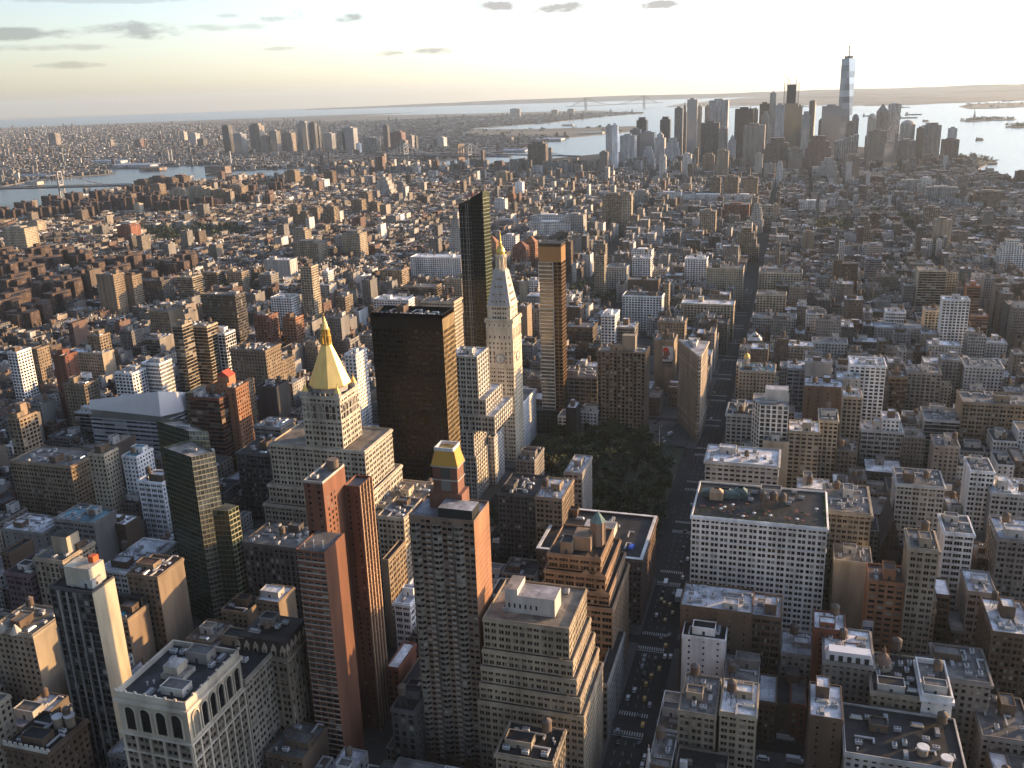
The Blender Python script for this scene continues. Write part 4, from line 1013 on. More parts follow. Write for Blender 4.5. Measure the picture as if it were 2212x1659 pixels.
# --- white block with the roof garden bar
def roof_bar():
    H = 80.0
    a = G(*TL(22, 55, 30), H); b2 = G(*TL(22, 940, 92), H)
    x0, x1, y0 = a[0], b2[0], (a[1]+b2[1])/2; y1 = y0+52
    r = tower('office_tower', 'large white block with a planted roof terrace crowded with tables', 'office building', [(x0, x1, y0, y1, 0, H)], 'd', 'd', 'W', 'k', corn=.8, belts=(64,), fc='G', wcol=(.84, .80, .74), kitn=0, tank=0, east='d', cap=100)
    rng = random.Random(11); z = H-1.0
    hd = MB((.045, .09, .03))
    for k in range(260):
        e = rng.random(); x, y = (x0+.8+e*(x1-x0-1.6), y0+1.0) if k % 3 else (x1-1.2, y0+1+e*(y1-y0-3))
        if k % 4 == 0: x, y = rng.uniform(x0+4, x1-4), rng.uniform(y0+4, y0+20)
        s = rng.uniform(.5, 1.1)
        for q in range(5):
            v = [(x+rng.uniform(-s, s), y+rng.uniform(-s*.6, s*.6), z+rng.uniform(.2, 1.6)) for _ in range(3)]; hd.poly(v, 'leaf')
    o = hd.build('planter_hedge', r); o['kind'] = 'stuff'
    tb = MB((.22, .07, .05)); tb.cyl(0, 0, .9, .7, .78, 'masonry', 10, bottom=False) if False else tb.cyl(0, 0, .9, .7, .78, 'masonry', 10); tb.cyl(0, 0, .08, 0, .7, 'masonry', 6); red = tb.mesh('table')
    tb = MB((.72, .72, .72)); tb.cyl(0, 0, 1.5, 2.2, 2.9, 'masonry', 8, .1); tb.cyl(0, 0, .06, 0, 2.2, 'masonry', 6); um = tb.mesh('parasol')
    for k in range(30):
        x, y = rng.uniform(x0+3, x1-3), rng.uniform(y0+3, y0+24)
        inst('table', red, r, (x-r.location.x, y-r.location.y, z)) if k % 4 else inst('parasol', um, r, (x-r.location.x, y-r.location.y, z), 0, (.8, .8, .9))
    for (xa, xb, ya, yb, h, c) in ((x0+3, x0+26, y0+30, y0+36, 3.2, (.12, .17, .16)), (x0+8, x0+16, y0+26, y0+31, 5.0, (.52, .36, .24)), (x0+22, x0+30, y0+32, y0+38, 4, (.11, .16, .15))):
        s = MB(c); s.box(xa, xb, ya, yb, z, z+h); s.prism([(xa, ya), (xb, ya), (xb, yb), (xa, yb)], z+h, z+h+2, scale=.4); s.build('roof_pavilion', r)
    for k, (fx, fy) in enumerate(((.52, 27), (.60, 29), (.67, 27.5))): put_tank('water_tank', r, (x0+fx*(x1-x0)-r.location.x, y0+fy-r.location.y, z), 0, 1.1)
    for k in range(8): inst('cooling_unit', KIT['cooling_unit'], r, (x0+30+rng.uniform(0, 38)-r.location.x, y0+rng.uniform(28, 48)-r.location.y, z))
roof_bar()

# --- green glass tower in two leaves
def glass_leaves():
    r = thing('apartment_tower', 'dark green glass tower in two slanted leaves, bright yellow on its sunlit side', 'apartment tower', -360, 470)
    for (pts, H) in (([(1055, 1240), (1240, 1302), (1390, 1268)], 118.0), ([(1010, 1068), (1222, 1133), (1350, 1138)], 124.0)):
        P = [G(*TL(1, *p), H) for p in pts]; P.append((P[0][0]+P[2][0]-P[1][0], P[0][1]+P[2][1]-P[1][1]+6))
        occupy(min(p[0] for p in P), max(p[0] for p in P), min(p[1] for p in P), max(p[1] for p in P))
        mb = MB((.10, .11, .08)); pn = []
        st = dict(bay=2.4, fl=3.3, ops=[(.04, .96)], lo=.14, hi=.94)
        facade_geo(mb, pn, *P[0], *P[1], 0, H, st, .15, 'paint'); k1 = len(pn); facade_geo(mb, pn, *P[1], *P[2], 0, H, st, .15, 'paint', col=(.42, .40, .27, 0))  # west frames yellowed: sunlight put into their colour
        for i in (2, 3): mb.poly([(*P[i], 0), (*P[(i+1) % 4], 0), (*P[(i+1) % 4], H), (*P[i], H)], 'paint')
        for i, q in enumerate(pn): pane_quad(mb, q, 'green_glass' if i < k1 else 'pale_glass')  # pale panes on the west side stand in for sun on green glass
        mb.build('glass_wall', r)
        f = MB((.42, .38, .34)); f.poly([(*p, H-1.6) for p in P], 'roofing'); f.build('roof', r)
        for i in range(3): inst('cooling_unit', KIT['cooling_unit'], r, (sum(p[0] for p in P)/4-r.location.x+(i-1)*3, sum(p[1] for p in P)/4-r.location.y, H-1.6), .4)
    P = [G(*TL(1, *p), 84) for p in ((1375, 1650), (1480, 1652), (1545, 1618))]; P.append((P[0][0]+P[2][0]-P[1][0], P[2][1]+2)); mb = MB((.11, .12, .09)); pn = []
    facade_geo(mb, pn, *P[0], *P[1], 0, 84, dict(bay=2.4, fl=3.3, ops=[(.04, .96)], lo=.14, hi=.94), .15, 'paint'); facade_geo(mb, pn, *P[1], *P[2], 0, 84, dict(bay=2.4, fl=3.3, ops=[(.04, .96)], lo=.14, hi=.94), .15, 'paint', col=(.42, .40, .27, 0))  # wing's west frames carry the same painted sunlight
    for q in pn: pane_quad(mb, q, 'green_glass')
    mb.poly([(*p, 83.9) for p in P], 'roofing'); mb.build('glass_wing', r); occupy(P[0][0], P[2][0], P[0][1], P[2][1]+2)
glass_leaves()

# --- hall with white sloping upper storeys
def sloped_hall():
    Y = 700.0
    xl, zl = GY(*TL(1, 700, 1000), Y); xr, zr = GY(*TL(1, 1035, 1010), Y); xa, za = GY(*TL(1, 582, 930), Y+3); xp, zp = GY(*TL(1, 1025, 872), Y+5); xq, zq = GY(*TL(1, 1100, 900), Y+30)
    r = thing('university_hall', 'long silver banded hall with bright white sloping upper storeys', 'university building', (xl+xr)/2, Y+25); occupy(xa, xr+20, Y, Y+58)
    st = dict(bay=14, fl=4.2, ops=[(.01, .99)], lo=.34, hi=.80)
    mb = MB((.40, .42, .45)); pn = []; zb = 42.0
    x0 = xa
    facade_geo(mb, pn, x0, Y, xr, Y, 0, zb, st, .3); facade_geo(mb, pn, xr, Y, xr+4, Y+28, 0, zb, st, .3); facade_geo(mb, pn, xr+4, Y+28, xr+6, Y+58, 0, zb, st, .3)
    mb.poly([(xr+6, Y+58, 0), (x0, Y+58, 0), (x0, Y+58, zb), (xr+6, Y+58, zb)], 'masonry'); mb.poly([(x0, Y+58, 0), (x0, Y, 0), (x0, Y, zb), (x0, Y+58, zb)], 'masonry')
    mb.poly([(x0, Y, zb), (xr, Y, zb), (xr+4, Y+28, zb), (xr+6, Y+58, zb), (x0, Y+58, zb)], 'roofing')
    for q in pn: pane_quad(mb, q, 'window_glass')
    mb.build('banded_wall', r)
    g = MB((.5, .52, .56)); g.box(x0+1, xr-.5, Y+.7, Y+50, zb+.02, zb+8, 'pale_glass', 'roofing'); g.build('glazed_storey', r)
    w = MB((.68, .68, .70)); z0 = zb+8.1
    A = [(x0, Y+.2, z0), (xr, Y+.2, z0-2), (xr+4, Y+26, z0-6), (xr+5, Y+56, z0-6), (x0, Y+56, z0-6)]
    B = [(x0+.5, Y+1.6, za), (xr-.6, Y+2.6, zp), (xr+2.5, Y+24, zp-7), (xr+3, Y+52, zp-17), (x0+1, Y+52, za-14)]
    for i in range(5): j = (i+1) % 5; w.poly([A[i], A[j], B[j], B[i]], 'paint')
    w.poly(B, 'roofing', None, (.15, .12, .10, 0)); w.poly(A[::-1], 'paint'); w.build('sloping_shell', r)
    c = MB((.20, .17, .12)); c.prism([(xr+7, Y+30), (xr+18, Y+36), (xr+18, Y+56), (xr+7, Y+58)], 0, zp-10, 'curtain_wall', 'roofing', 3, 4.2, (.2, .17, .11, .95)); c.build('glazed_wing', r)
sloped_hall()

# --- white faceted tower
def faceted():
    H = 84.0
    a = G(*TL(21, 455, 985), H); b2 = G(*TL(21, 575, 1035), H-6); c = G(*TL(21, 690, 960), H)
    x0, x1, y0 = a[0]-1, c[0], b2[1]
    y0 = 733.0; P = [(x0, y0+13), (x0+6, y0), (x1, y0), (x1, y0+30), (x0, y0+30)]
    r = thing('apartment_tower', 'white faceted tower with dark window columns on a splayed base', 'tower', (x0+x1)/2, y0+15); occupy(x0-6, x1, y0-3, y0+30)
    mb = MB((.76, .73, .68)); pn = []
    st = dict(bay=4.6, fl=3.7, ops=[(.16, .84)], lo=.14, hi=.9)
    for i in range(2): facade_geo(mb, pn, *P[i], *P[i+1], 30, H, st, .4)
    for i in (2, 3, 4): mb.poly([(*P[i], 30), (*P[(i+1) % 5], 30), (*P[(i+1) % 5], H), (*P[i], H)], 'masonry')
    Q = [(x0-7, y0+16), (x0+4, y0-2), (x1, y0-2), (x1, y0+30), (x0-7, y0+30)]
    for i in range(2): facade_geo(mb, pn, *Q[i], *Q[i+1], 0, 46, st, .4)
    for i in (2, 3, 4): mb.poly([(*Q[i], 0), (*Q[(i+1) % 5], 0), (*Q[(i+1) % 5], 46), (*Q[i], 46)], 'masonry')
    mb.poly([(*p, 45.5) for p in Q], 'roofing', None, (.4, .38, .36, 0))
    add_windows(r, mb, pn, fc='D', cap=60); mb.build('wall', r)
    f = MB((.30, .29, .29)); f.poly([(*p, H-.8) for p in P], 'roofing'); f.build('roof', r)
    p = MB((.60, .58, .55)); p.box(x0+9, x1-1, y0+12, y0+24, H-.8, H+9, 'masonry', 'roofing', tcol=(.4, .4, .42, 0)); p.build('penthouse', r)
    for i in range(4): inst('cooling_unit', KIT['cooling_unit'], r, (x0+8+i*3-r.location.x, y0+7-r.location.y, H-.8))
faceted()
# ---------------------------------------------------------------- buildings one can pick out, from their roof corners in the photograph
# tile xl yl xr yr height depth style side wall roof cornice | name | label
HERO = '''
02 312 478 598 515 110 15 c - D k 0|hotel_tower|slim hotel slab with blank cream west wall and white fins over grey glass
02 220 290 400 320 72 26 v d B g .6|office_building|beige office block with a boxy tank house on its roof
02 -40 425 255 365 62 30 d d P k .8|loft_building|purplish brown brick loft block with pale window bands at the picture edge
xy -380 -346 283 309 62 0 p p C g .5|apartment_building|cream block with sunlit window wall beside the crenellated dark building
02 35 1490 300 1565 48 24 p p N k 1.0|loft_building|dark brown block with white crenellated parapet and two white tank lids
02 1575 190 1930 240 62 30 v v D g .4|office_building|dark glass office block with pale fins and white rooftop boxes
02 660 350 840 410 42 44 d d W s .8|loft_building|long white block with a wide bluish silver roof and paired windows
02 770 430 1065 385 66 24 p b T r .4|apartment_building|tan brick block with blank brown west wall and a stepped parapet
xy -372 -350 394 412 50 0 p b T g .3|hotel_building|brown block with a turquoise rooftop pool
02 1200 820 1375 845 30 22 p b T t .3|loft_building|low tan block with a scuffed pale roof beneath the green glass tower
02 1660 560 1800 590 52 18 p b T w .3|loft_building|tan block with a white roofed penthouse behind the mansard gables
02 35 90 245 150 44 24 s s G s .5|loft_building|grey stucco block with small scattered windows and silver roof
02 360 30 590 80 50 22 l b G b .4|office_building|new frame building with white grid front and green roof deck
02 675 60 800 90 40 16 s b N w .3|loft_building|brown block with big white rooftop water tank housing
02 -60 740 200 800 58 26 p b B t .9|loft_building|pale block with ornate arched gable and sunlit roof edge
02 700 1555 850 1590 30 20 p b G s .3|loft_building|low grey block with blue cooling plant below the arcaded tower
02 1720 1560 1960 1600 34 24 p b N g .3|loft_building|low brown block crowded with roof ducts beside the red brick slab
02 1440 620 1590 660 36 18 p b T k .3|loft_building|low dark roofed block with pipework east of the mansard building
02 0 260 60 265 50 20 p b N k .3|loft_building|small brown block with wooden tank at the picture edge
01 480 1010 700 1030 40 22 r r L s 0|university_annex|low silver banded wing of the white sloped roof hall
01 90 1310 430 1375 50 34 a p T g 1.0|armory_loft|broad brown block with arched top storey and bluish grey roof plant
01 0 1065 165 1035 72 20 q q T r .3|apartment_tower|salmon brick apartment block with square dark windows and tall chimney box
01 540 1290 700 1270 64 16 p p C g .4|apartment_building|cream stepped block with green copper cap and round turret drum
01 770 1300 900 1290 58 20 p p W b .4|apartment_building|white corner block with pale green roof slab
01 895 1450 1045 1470 52 22 l p W s .8|loft_building|white arcaded loft with snow pale roof east of the green glass tower
01 1435 1330 1835 1225 58 42 l l D k 1.1|loft_building|dark loft block with crown of pinnacles on its black roof
01 1610 1120 1850 1090 62 24 l p G s .9|loft_building|grey loft block with arched top windows and copper side house
01 1250 895 1390 940 78 22 r r R g .3|apartment_tower|banded brick apartment slab with balconies next to the orange gabled roof
01 1360 830 1500 870 84 20 s p O r .3|apartment_tower|orange brick tower with a pitched red roof house
01 1500 850 1600 810 68 22 p p T r .4|apartment_building|tan brick block flanking the orange gabled tower
01 1630 860 1820 830 56 24 b b D k .3|loft_building|dark windowless looking block with a painted wall sign
01 1460 615 1745 600 84 30 p p T g .8|hotel_building|large tan hotel with arched top storeys and twin roof houses
01 1640 690 1830 680 60 30 p p T g .5|hotel_building|lower tan wing of the arched hotel
01 1310 510 1485 490 80 20 m m W w .2|apartment_tower|white grid fronted tower with stepped roof
01 1090 455 1200 440 100 18 r r B g .3|apartment_tower|notched beige tower with sunlit sawtooth flank
01 1180 430 1300 470 92 20 r r C g .3|apartment_tower|taller half of the sawtooth beige tower with pointed penthouse
01 700 770 890 745 62 22 q q W w .2|apartment_building|white block with ladder windows and white penthouses
01 890 700 1050 690 66 22 l l W w .2|apartment_building|white block with folded glassy bays
01 390 830 560 825 58 20 p q T g .3|apartment_building|tan apartment block half in sunlight with brown roof house
xy -736 -721 772 790 78 0 s s R r .3|apartment_tower|narrow red brick setback tower with sunlit top
01 -20 640 170 600 74 20 q q W w .3|apartment_tower|white tower with rounded windows and sunlit crown
01 165 610 270 590 62 18 p p T g .3|apartment_building|plain tan block standing against the white rounded window tower
01 510 530 690 500 64 18 q q T g .3|apartment_building|brown and tan corner block with evenly spaced windows
01 435 610 640 640 46 20 p b B w .3|apartment_building|small sunlit cream block with stepped top
01 890 380 1160 335 66 30 p b T g .4|hospital_building|wide blocky tan building with a stepped blank tower
01 865 560 1100 510 46 28 r b G s .3|hospital_building|grey banded hospital wing with a red brick end
01 1275 255 1545 245 82 24 c c D t .3|tower_under_construction|dark netted tower under construction with concrete lower corner
01 1600 400 1780 370 66 22 q q R r .3|apartment_building|red brick block with many small balconies and sunlit corner
01 1780 420 1960 380 62 20 q q O r .3|apartment_building|orange banded block glowing in full sunlight
01 1690 290 1945 245 58 24 q q W w .3|apartment_building|white stepped apartment block with ribbon windows by the dark trees
01 1905 80 2050 55 100 20 q q C t .3|apartment_tower|tall cream tower with dense square windows standing alone
01 2060 110 2150 90 48 20 q q W w .3|apartment_building|small white gridded block at the foot of the tall cream tower
01 1690 30 1895 20 52 26 s s L w .5|telephone_building|pale windowless looking block with portholes
01 1640 130 1785 110 44 24 p p G b .5|school_building|grey school block with bluish roof beside the small park
01 1440 110 1590 95 52 22 q q B t .3|apartment_building|beige block with regular windows and small roof hut
01 1090 150 1295 120 58 26 r r C t .3|hospital_building|cream banded hospital with sunlit stepped end
01 1290 110 1430 95 54 22 r r B w .3|hospital_building|beige banded block with a pale roof beside the sunlit hospital
01 850 155 1040 165 48 28 v v D k .4|hospital_building|black ribbed block with white barrel roofed plant
01 595 125 755 115 74 24 s p T t .3|apartment_tower|plain tan tower beside the brick housing estate
01 755 125 850 130 66 22 s p T t .3|apartment_tower|second plain tan tower stepping down from its neighbour
01 2120 290 2290 240 56 24 q q T g .3|apartment_building|brown gridded block behind the gold pyramid
01 1950 590 2080 570 40 24 p p B g .3|loft_building|low beige block with sunlit cornice behind the gold pyramid
01 1720 1580 1880 1545 30 26 p p G s .6|loft_building|low grey block with folded skylight roof at the pyramid tower foot
11 -10 650 120 620 92 24 p p W w .4|apartment_tower|white block with plain punched windows behind the black tower
11 75 150 200 110 62 20 q q W w .3|apartment_building|white block with stepped penthouse far behind the black tower
11 225 100 415 80 52 30 q q T g .5|hospital_building|brown flat topped block with a row of roof boxes
11 350 215 630 185 38 34 r r T g .5|school_building|low brown banded block with a broad flat roof
11 180 290 460 270 44 22 q q W w .3|apartment_building|white stepped block with sunlit tan penthouse
11 500 300 745 285 128 24 t t C g .9|office_tower|cream tower behind the black tower with sunlit arched crown
11 445 5 775 10 50 34 q q W w .4|apartment_building|very wide white gridded block behind the bronze tower top
11 655 150 790 140 52 22 q q B g .3|apartment_building|beige gridded block against the scaffolded dark tower
11 1145 170 1215 160 56 20 b b C w .2|loft_building|blank cream side wall beyond the clock tower
11 1205 160 1285 150 60 20 q q W w .2|apartment_building|white gridded block between the clock tower and the slender tower
11 1140 330 1210 320 62 22 b b T w .2|loft_building|tan blank walled block just behind the clock tower
11 1205 345 1290 335 50 20 p p G w .4|loft_building|grey loft with pale roof between the two slender towers
11 1435 340 1560 320 44 24 p p N w .4|loft_building|dark brick block with a white roof behind the slender tower
11 1435 470 1640 450 46 30 l l N g .5|loft_building|brown loft row with roof tanks behind the slender tower
11 1520 590 1655 600 34 24 l l N k .4|loft_building|low dark loft before the brown loft row
11 1520 710 1655 720 30 22 l l N w .4|loft_building|low loft with a bright white roof edge
11 1435 770 1655 790 54 34 l l G g .7|loft_building|grey gridded loft with roof tanks overlooking the park
11 1545 1000 1655 1010 30 22 p p L g .4|loft_building|pale low block at the park edge
11 1455 980 1520 985 42 20 b b K w .2|loft_building|narrow black fronted block with a white roof house
11 1405 1030 1460 1040 26 20 q q W g .3|loft_building|narrow white low block by the park corner
11 1675 390 1780 375 78 30 q q W w .4|loft_building|white gridded loft with stepped sunlit penthouse
11 1760 450 1895 470 62 26 l l G w .5|loft_building|grey loft with rooftop tanks behind the brown park tower
11 1825 250 2075 265 50 30 q q W k .9|loft_building|long white arcaded block facing the small green square
11 1850 160 2060 150 40 26 b q N g .3|loft_building|dark brown block beyond the green square
11 1635 0 1710 -10 74 18 q q B g .3|apartment_tower|narrow beige tower with sunlit flank before the green square
11 1705 80 1860 60 50 30 q q L g .5|loft_building|pale gridded loft beside the narrow beige tower
11 1885 10 2005 10 58 24 q q W w .3|loft_building|tall white loft with regular windows beyond the square
11 2075 190 2130 170 62 14 p p B g .3|loft_building|very narrow beige loft on the wide avenue
11 2050 430 2230 420 56 24 p p T g .9|loft_building|tan building with rounded windows behind the painted advertisement
11 2035 530 2150 560 60 30 b b T g .4|loft_building|tan building carrying the painted advertisement
11 2125 840 2215 860 22 22 p p T w .7|bank_building|low tan corner block with a white flat roof before the wedge building
11 1010 1535 1260 1545 66 34 d d D k .8|office_building|dark stone office block with heavy roof machinery
11 1255 1560 1430 1570 66 34 d p T s .6|office_building|tan brick half of the machinery roofed block in sunlight
11 1435 1410 1568 1392 62 34 d p G s .4|apartment_building|grey slab with white roof structures beside the park trees
11 205 1600 480 1640 58 40 p p C t .8|office_annex|low flat roofed annex of the gold pyramid building
11 1140 1300 1240 1340 40 30 p p G k .4|loft_building|low block with open roof garden beside the white arch
12 345 580 440 600 46 30 l l W s .9|loft_building|white arcaded loft wedged between red slab and bay windowed tower
12 235 335 330 280 60 26 b d T k .3|loft_building|dark blank sided block with white window rear
12 290 1000 370 1010 36 24 p b R w .4|rowhouse|red brick low block with white coping
12 380 1120 480 1110 34 26 p b N k .3|loft_building|dark low block with pale parapet lines
12 320 1270 470 1290 44 24 v p D k .6|loft_building|dark ornate narrow block at the foot of the bay windowed tower
12 1000 1560 1370 1620 52 22 a p B k .8|loft_building|beige block with white box and cluttered roof at the picture bottom
12 960 530 1050 540 36 20 s b L k .3|loft_building|low white block with black roof beside the stepped beige tower
12 1650 1120 1730 1100 34 50 l l G k .5|loft_building|narrow grey low block along the avenue
12 215 40 420 20 72 30 d d C g .6|office_building|cream office block with paired windows behind the red slab
22 -15 600 450 655 52 26 s p N s .3|loft_building|dark brown block with silver roof and row of white vents
22 450 660 640 690 50 24 l p N s .3|loft_building|brown loft carrying a wooden tank on a steel frame
22 0 775 275 850 42 16 s s W k .2|loft_building|small stark white block with tiny windows before the dark brown block
22 -30 1290 215 1310 46 30 d p B g .5|loft_building|beige brick block with patched silver roof at the avenue corner
22 240 1300 480 1315 48 26 t p B w .5|loft_building|narrow beige block with white garland cornice and plants on its roof
22 490 1220 605 1235 24 24 p b N s .4|rowhouse|low brown block with silver roof beside the van lot
22 605 1235 705 1245 22 24 s b N k .4|rowhouse|low brown block with black tarred roof beside the van lot
22 700 1240 800 1250 23 24 p b R g .4|rowhouse|low reddish block with grey roof beside the van lot
22 825 1320 1040 1340 50 26 s p N w .3|hotel_building|brown hotel with white roof deck and white arcaded penthouse
22 920 955 1240 1000 50 32 p b G w .9|hotel_building|grey hotel with white mansard and black dormers
22 850 730 1060 790 54 18 s s R w .3|loft_building|dark red side wall with silver roof behind the white mansard
22 1230 1160 1560 1200 46 34 p p B k .9|hotel_building|beige hotel with black roof deck
22 1555 1200 1750 1215 48 30 s p W g .9|hotel_building|brilliant white corner pavilion with balustrade
22 1660 1060 2005 1115 46 30 p p G g 1.0|loft_building|grey ornate loft with temple front on its roof
22 1055 1590 1830 1640 40 36 p p L k .6|loft_building|broad black roofed block with white capped tanks at the picture bottom
22 1945 1450 2290 1490 30 34 p p G g .5|loft_building|low grey block with blotched roof at the picture corner
22 2010 775 2290 800 58 34 d d N w .5|loft_building|brown block with a huge white roof at the picture edge
22 1475 225 1665 250 84 24 t t B g .9|office_tower|narrow pale tower with arched crown and orange lit flank
22 1205 420 1445 480 60 20 q q O r .4|apartment_building|orange brick setback block with blank chimney tower
22 985 340 1225 300 46 22 b p C t .3|hotel_building|blank tan wall with a small roof terrace
22 930 0 1220 0 66 44 t t B g 1.4|office_building|beige arcaded wedge with deep cornice behind the white rooftop bar block
22 1700 130 1890 140 62 26 l b W g .8|loft_building|white arched loft with a black recessed centre
22 2050 170 2300 185 64 30 d d G s .6|loft_building|dark gridded loft with bright silver roof
22 1640 530 1740 540 44 20 l b N w .3|loft_building|low loft with a white roof beside the narrow pale tower
22 1840 480 2050 560 48 26 l b G s .4|loft_building|grey roofed block with boxy vents
22 1290 240 1420 250 24 40 b b D k 0|church_hall|scaffolded dark gabled roof of a church
22 1910 300 2030 310 40 22 l b N g .4|loft_building|small dark loft behind the white roofs
22 640 890 840 950 34 22 p b G s .3|loft_building|low grey block hidden below the brown loft
22 630 1150 820 1120 20 20 b b N g .3|rowhouse|low service building in the shadow of the brown hotel
22 1430 620 1640 630 40 24 q b T g .4|loft_building|tan brick podium beside the narrow pale tower
21 148 1320 622 1365 62 34 q q L w 1.2|office_building|pale stone block with arched top windows and scalloped parapet
21 690 1120 890 1155 66 26 q q B w .4|office_building|beige square gridded block with white roof terrace
21 520 1190 690 1210 58 20 b b C t .2|office_building|blank cream wall before the white faceted tower
21 285 1015 450 1035 66 30 q q L k 1.0|office_building|round cornered stone block with glazed roof
21 885 1060 1010 1070 62 30 q q C g .7|office_building|cream block with tall arched window
21 368 735 597 755 52 30 p p C b .9|office_building|ornate cream block with dormered mansard and gilded dome turret
21 680 705 970 760 52 30 l l S s .5|loft_building|bluish loft with white frames and cyan roof plant
21 795 680 970 690 62 16 b b L s .2|loft_building|plain grey wall box above the bluish loft
21 1085 700 1320 715 74 30 q b W w .7|loft_building|tall white loft with black cornice and even windows
21 790 840 1040 850 64 28 s b N s .3|loft_building|dark brown block with silver roof behind the faceted tower
21 1040 905 1165 920 72 22 q b B w .7|loft_building|narrow beige loft with arched crown
21 1000 780 1155 800 66 20 s b L w .2|loft_building|white boxed roof block beside the tall white loft
21 1340 780 1460 790 52 26 l b N g .5|loft_building|brown loft with wide windows beside the dark side wall
21 1455 745 1680 765 54 28 q b G g .5|loft_building|dark grey gridded loft with flat cornice
21 1680 665 1810 680 56 24 p b G s .6|loft_building|grey loft with arched windows and silver roof
21 1830 705 2085 725 54 30 p b L g .9|loft_building|pale loft with tall arched upper windows
21 1820 950 2300 965 62 34 d b T g .6|loft_building|great brown block with red brick roof house at the picture edge
21 1570 1055 1825 1070 44 34 r b L g .4|school_building|white low block with a courtyard roof
21 1155 1110 1435 1155 42 24 l b L s .7|loft_building|ornate white low loft with long roof
21 1295 1045 1410 1060 52 18 p b W s .5|loft_building|small white loft house in the roof sea
21 1630 1215 1800 1240 50 24 p b G g .5|loft_building|grey loft with round headed windows among dark roofs
21 1390 1475 1700 1495 60 30 d b L g 1.0|loft_building|grey stone loft with dark bay and copper cornice
21 1865 1385 2025 1400 64 26 d b W g .5|loft_building|white narrow loft with paired windows
21 2005 1535 2300 1555 54 30 d b L w .7|loft_building|white framed loft with a snowy roof at the picture edge
21 500 95 775 120 54 34 q b C k .8|loft_building|cream loft with a row of round arches
21 482 235 670 262 50 24 q b C g .5|loft_building|cream loft with a small gilded tank
21 455 380 735 412 42 26 d b L g .7|loft_building|grey ornate low loft along the avenue
21 800 345 890 355 44 22 d b W g .4|loft_building|narrow white loft among brown ones
21 895 405 1010 420 34 24 s b W w .3|loft_building|low white box behind the bluish loft
21 1005 430 1165 440 32 24 p b N w .4|loft_building|low block with broad white roof and big wooden tank
21 1530 85 1715 100 72 30 r b C t .4|loft_building|tall cream banded block with a blank upper wall
21 1700 100 1790 110 62 24 v b C g .4|loft_building|cream ribbed block beside the tall banded one
21 1685 275 1870 290 80 20 q b W w .3|apartment_tower|bright white apartment slab with blank middle strip
21 1840 185 1940 200 84 18 r b O w .3|apartment_tower|orange brick stepped tower beside the bright white slab
21 1865 380 1985 390 50 22 r b O w .3|apartment_building|lower orange brick terraces of the stepped tower
21 1570 345 1720 360 56 24 q b C g .7|loft_building|cream loft with a curved pediment
21 1315 355 1450 370 50 22 l b W s .4|loft_building|small white loft with three window groups
21 1245 455 1560 470 36 26 p b L s .4|loft_building|low block with bluish white roofs and tanks
21 1740 480 1910 500 38 26 p b L w .4|loft_building|low pale block with long skylight roof
21 1930 550 2110 570 36 22 p b L w .4|loft_building|low pale block with a hedge on its roof
21 1595 570 1810 585 40 22 p b L w .4|loft_building|low terrace with bright roof strips
21 415 545 515 555 38 22 p b N w .4|apartment_building|brick block with a white pyramidal roof
21 515 480 570 490 34 22 p b N g .3|apartment_building|brown infill between the white pyramidal roofs
21 570 540 680 550 36 22 p b C g .4|apartment_building|yellowish low block with railed terrace
21 680 575 850 590 38 22 p b C w .4|apartment_building|cream low block with setback glass top
21 840 555 1070 565 38 24 p b L g .5|loft_building|grey low block with a long cornice and pale roofs
21 160 65 390 90 58 30 p p C g .5|loft_building|cream loft with a brown penthouse on the wide avenue
21 -10 300 330 320 50 28 q q C w .5|loft_building|long cream row with sunlit fronts behind the wedge building
21 105 430 290 440 40 30 p p D k .7|loft_building|black mansard roofed block behind the wedge building
21 1625 830 1750 850 34 20 p b C k .4|loft_building|small cream corner house with a bright white side
21 1885 880 1965 885 44 22 p b L g .3|loft_building|pale house with a stout cream tank
21 10 20 160 10 56 26 q q W w .4|loft_building|white loft west of the canyon street
21 980 60 1135 40 66 26 p b N r .4|apartment_building|brown brick apartment block with sunlit top
21 1190 20 1290 10 58 20 c c S s .2|apartment_tower|sky blue glass block among brick houses
'''
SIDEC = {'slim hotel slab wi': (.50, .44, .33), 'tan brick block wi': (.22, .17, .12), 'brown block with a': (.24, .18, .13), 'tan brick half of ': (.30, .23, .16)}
for ln in HERO.strip().split('\n'):
    a, nm, lab = ln.split('|'); q = a.split()
    if q[0] == 'xy': x0, x1, y0, y1, H, _ = map(float, q[1:7])
    else:
        H = float(q[5]); x0, x1, y0, y1 = box_at(int(q[0]), *map(float, q[1:5]), H, float(q[6]))
    sty, side, wc, rc, cn = q[7:12]
    if sty == 'a': sty = 'd'
    rr_ = random.Random(lab); v = rr_.uniform(.85, 1.12); c0 = tuple(min(.86, c*v) for c in WC[wc])
    g = y0 > 1000
    tower(nm, lab, nm.replace('_', ' ').replace('loft building', 'loft block'), [(x0, x1, y0, y1, 0, H)], sty, side, wc, rc, corn=float(cn), wcol=c0, fc=rr_.choice('DGN'), belts=(12, H-9) if cn > '0.4' else (), kitn=None if not g else 3, tank=.65, cap=100, scol=SIDEC.get(lab[:18]), piers=rr_.choice((0, .22, .3)) if y0 < 640 and sty in 'dlt' else 0)

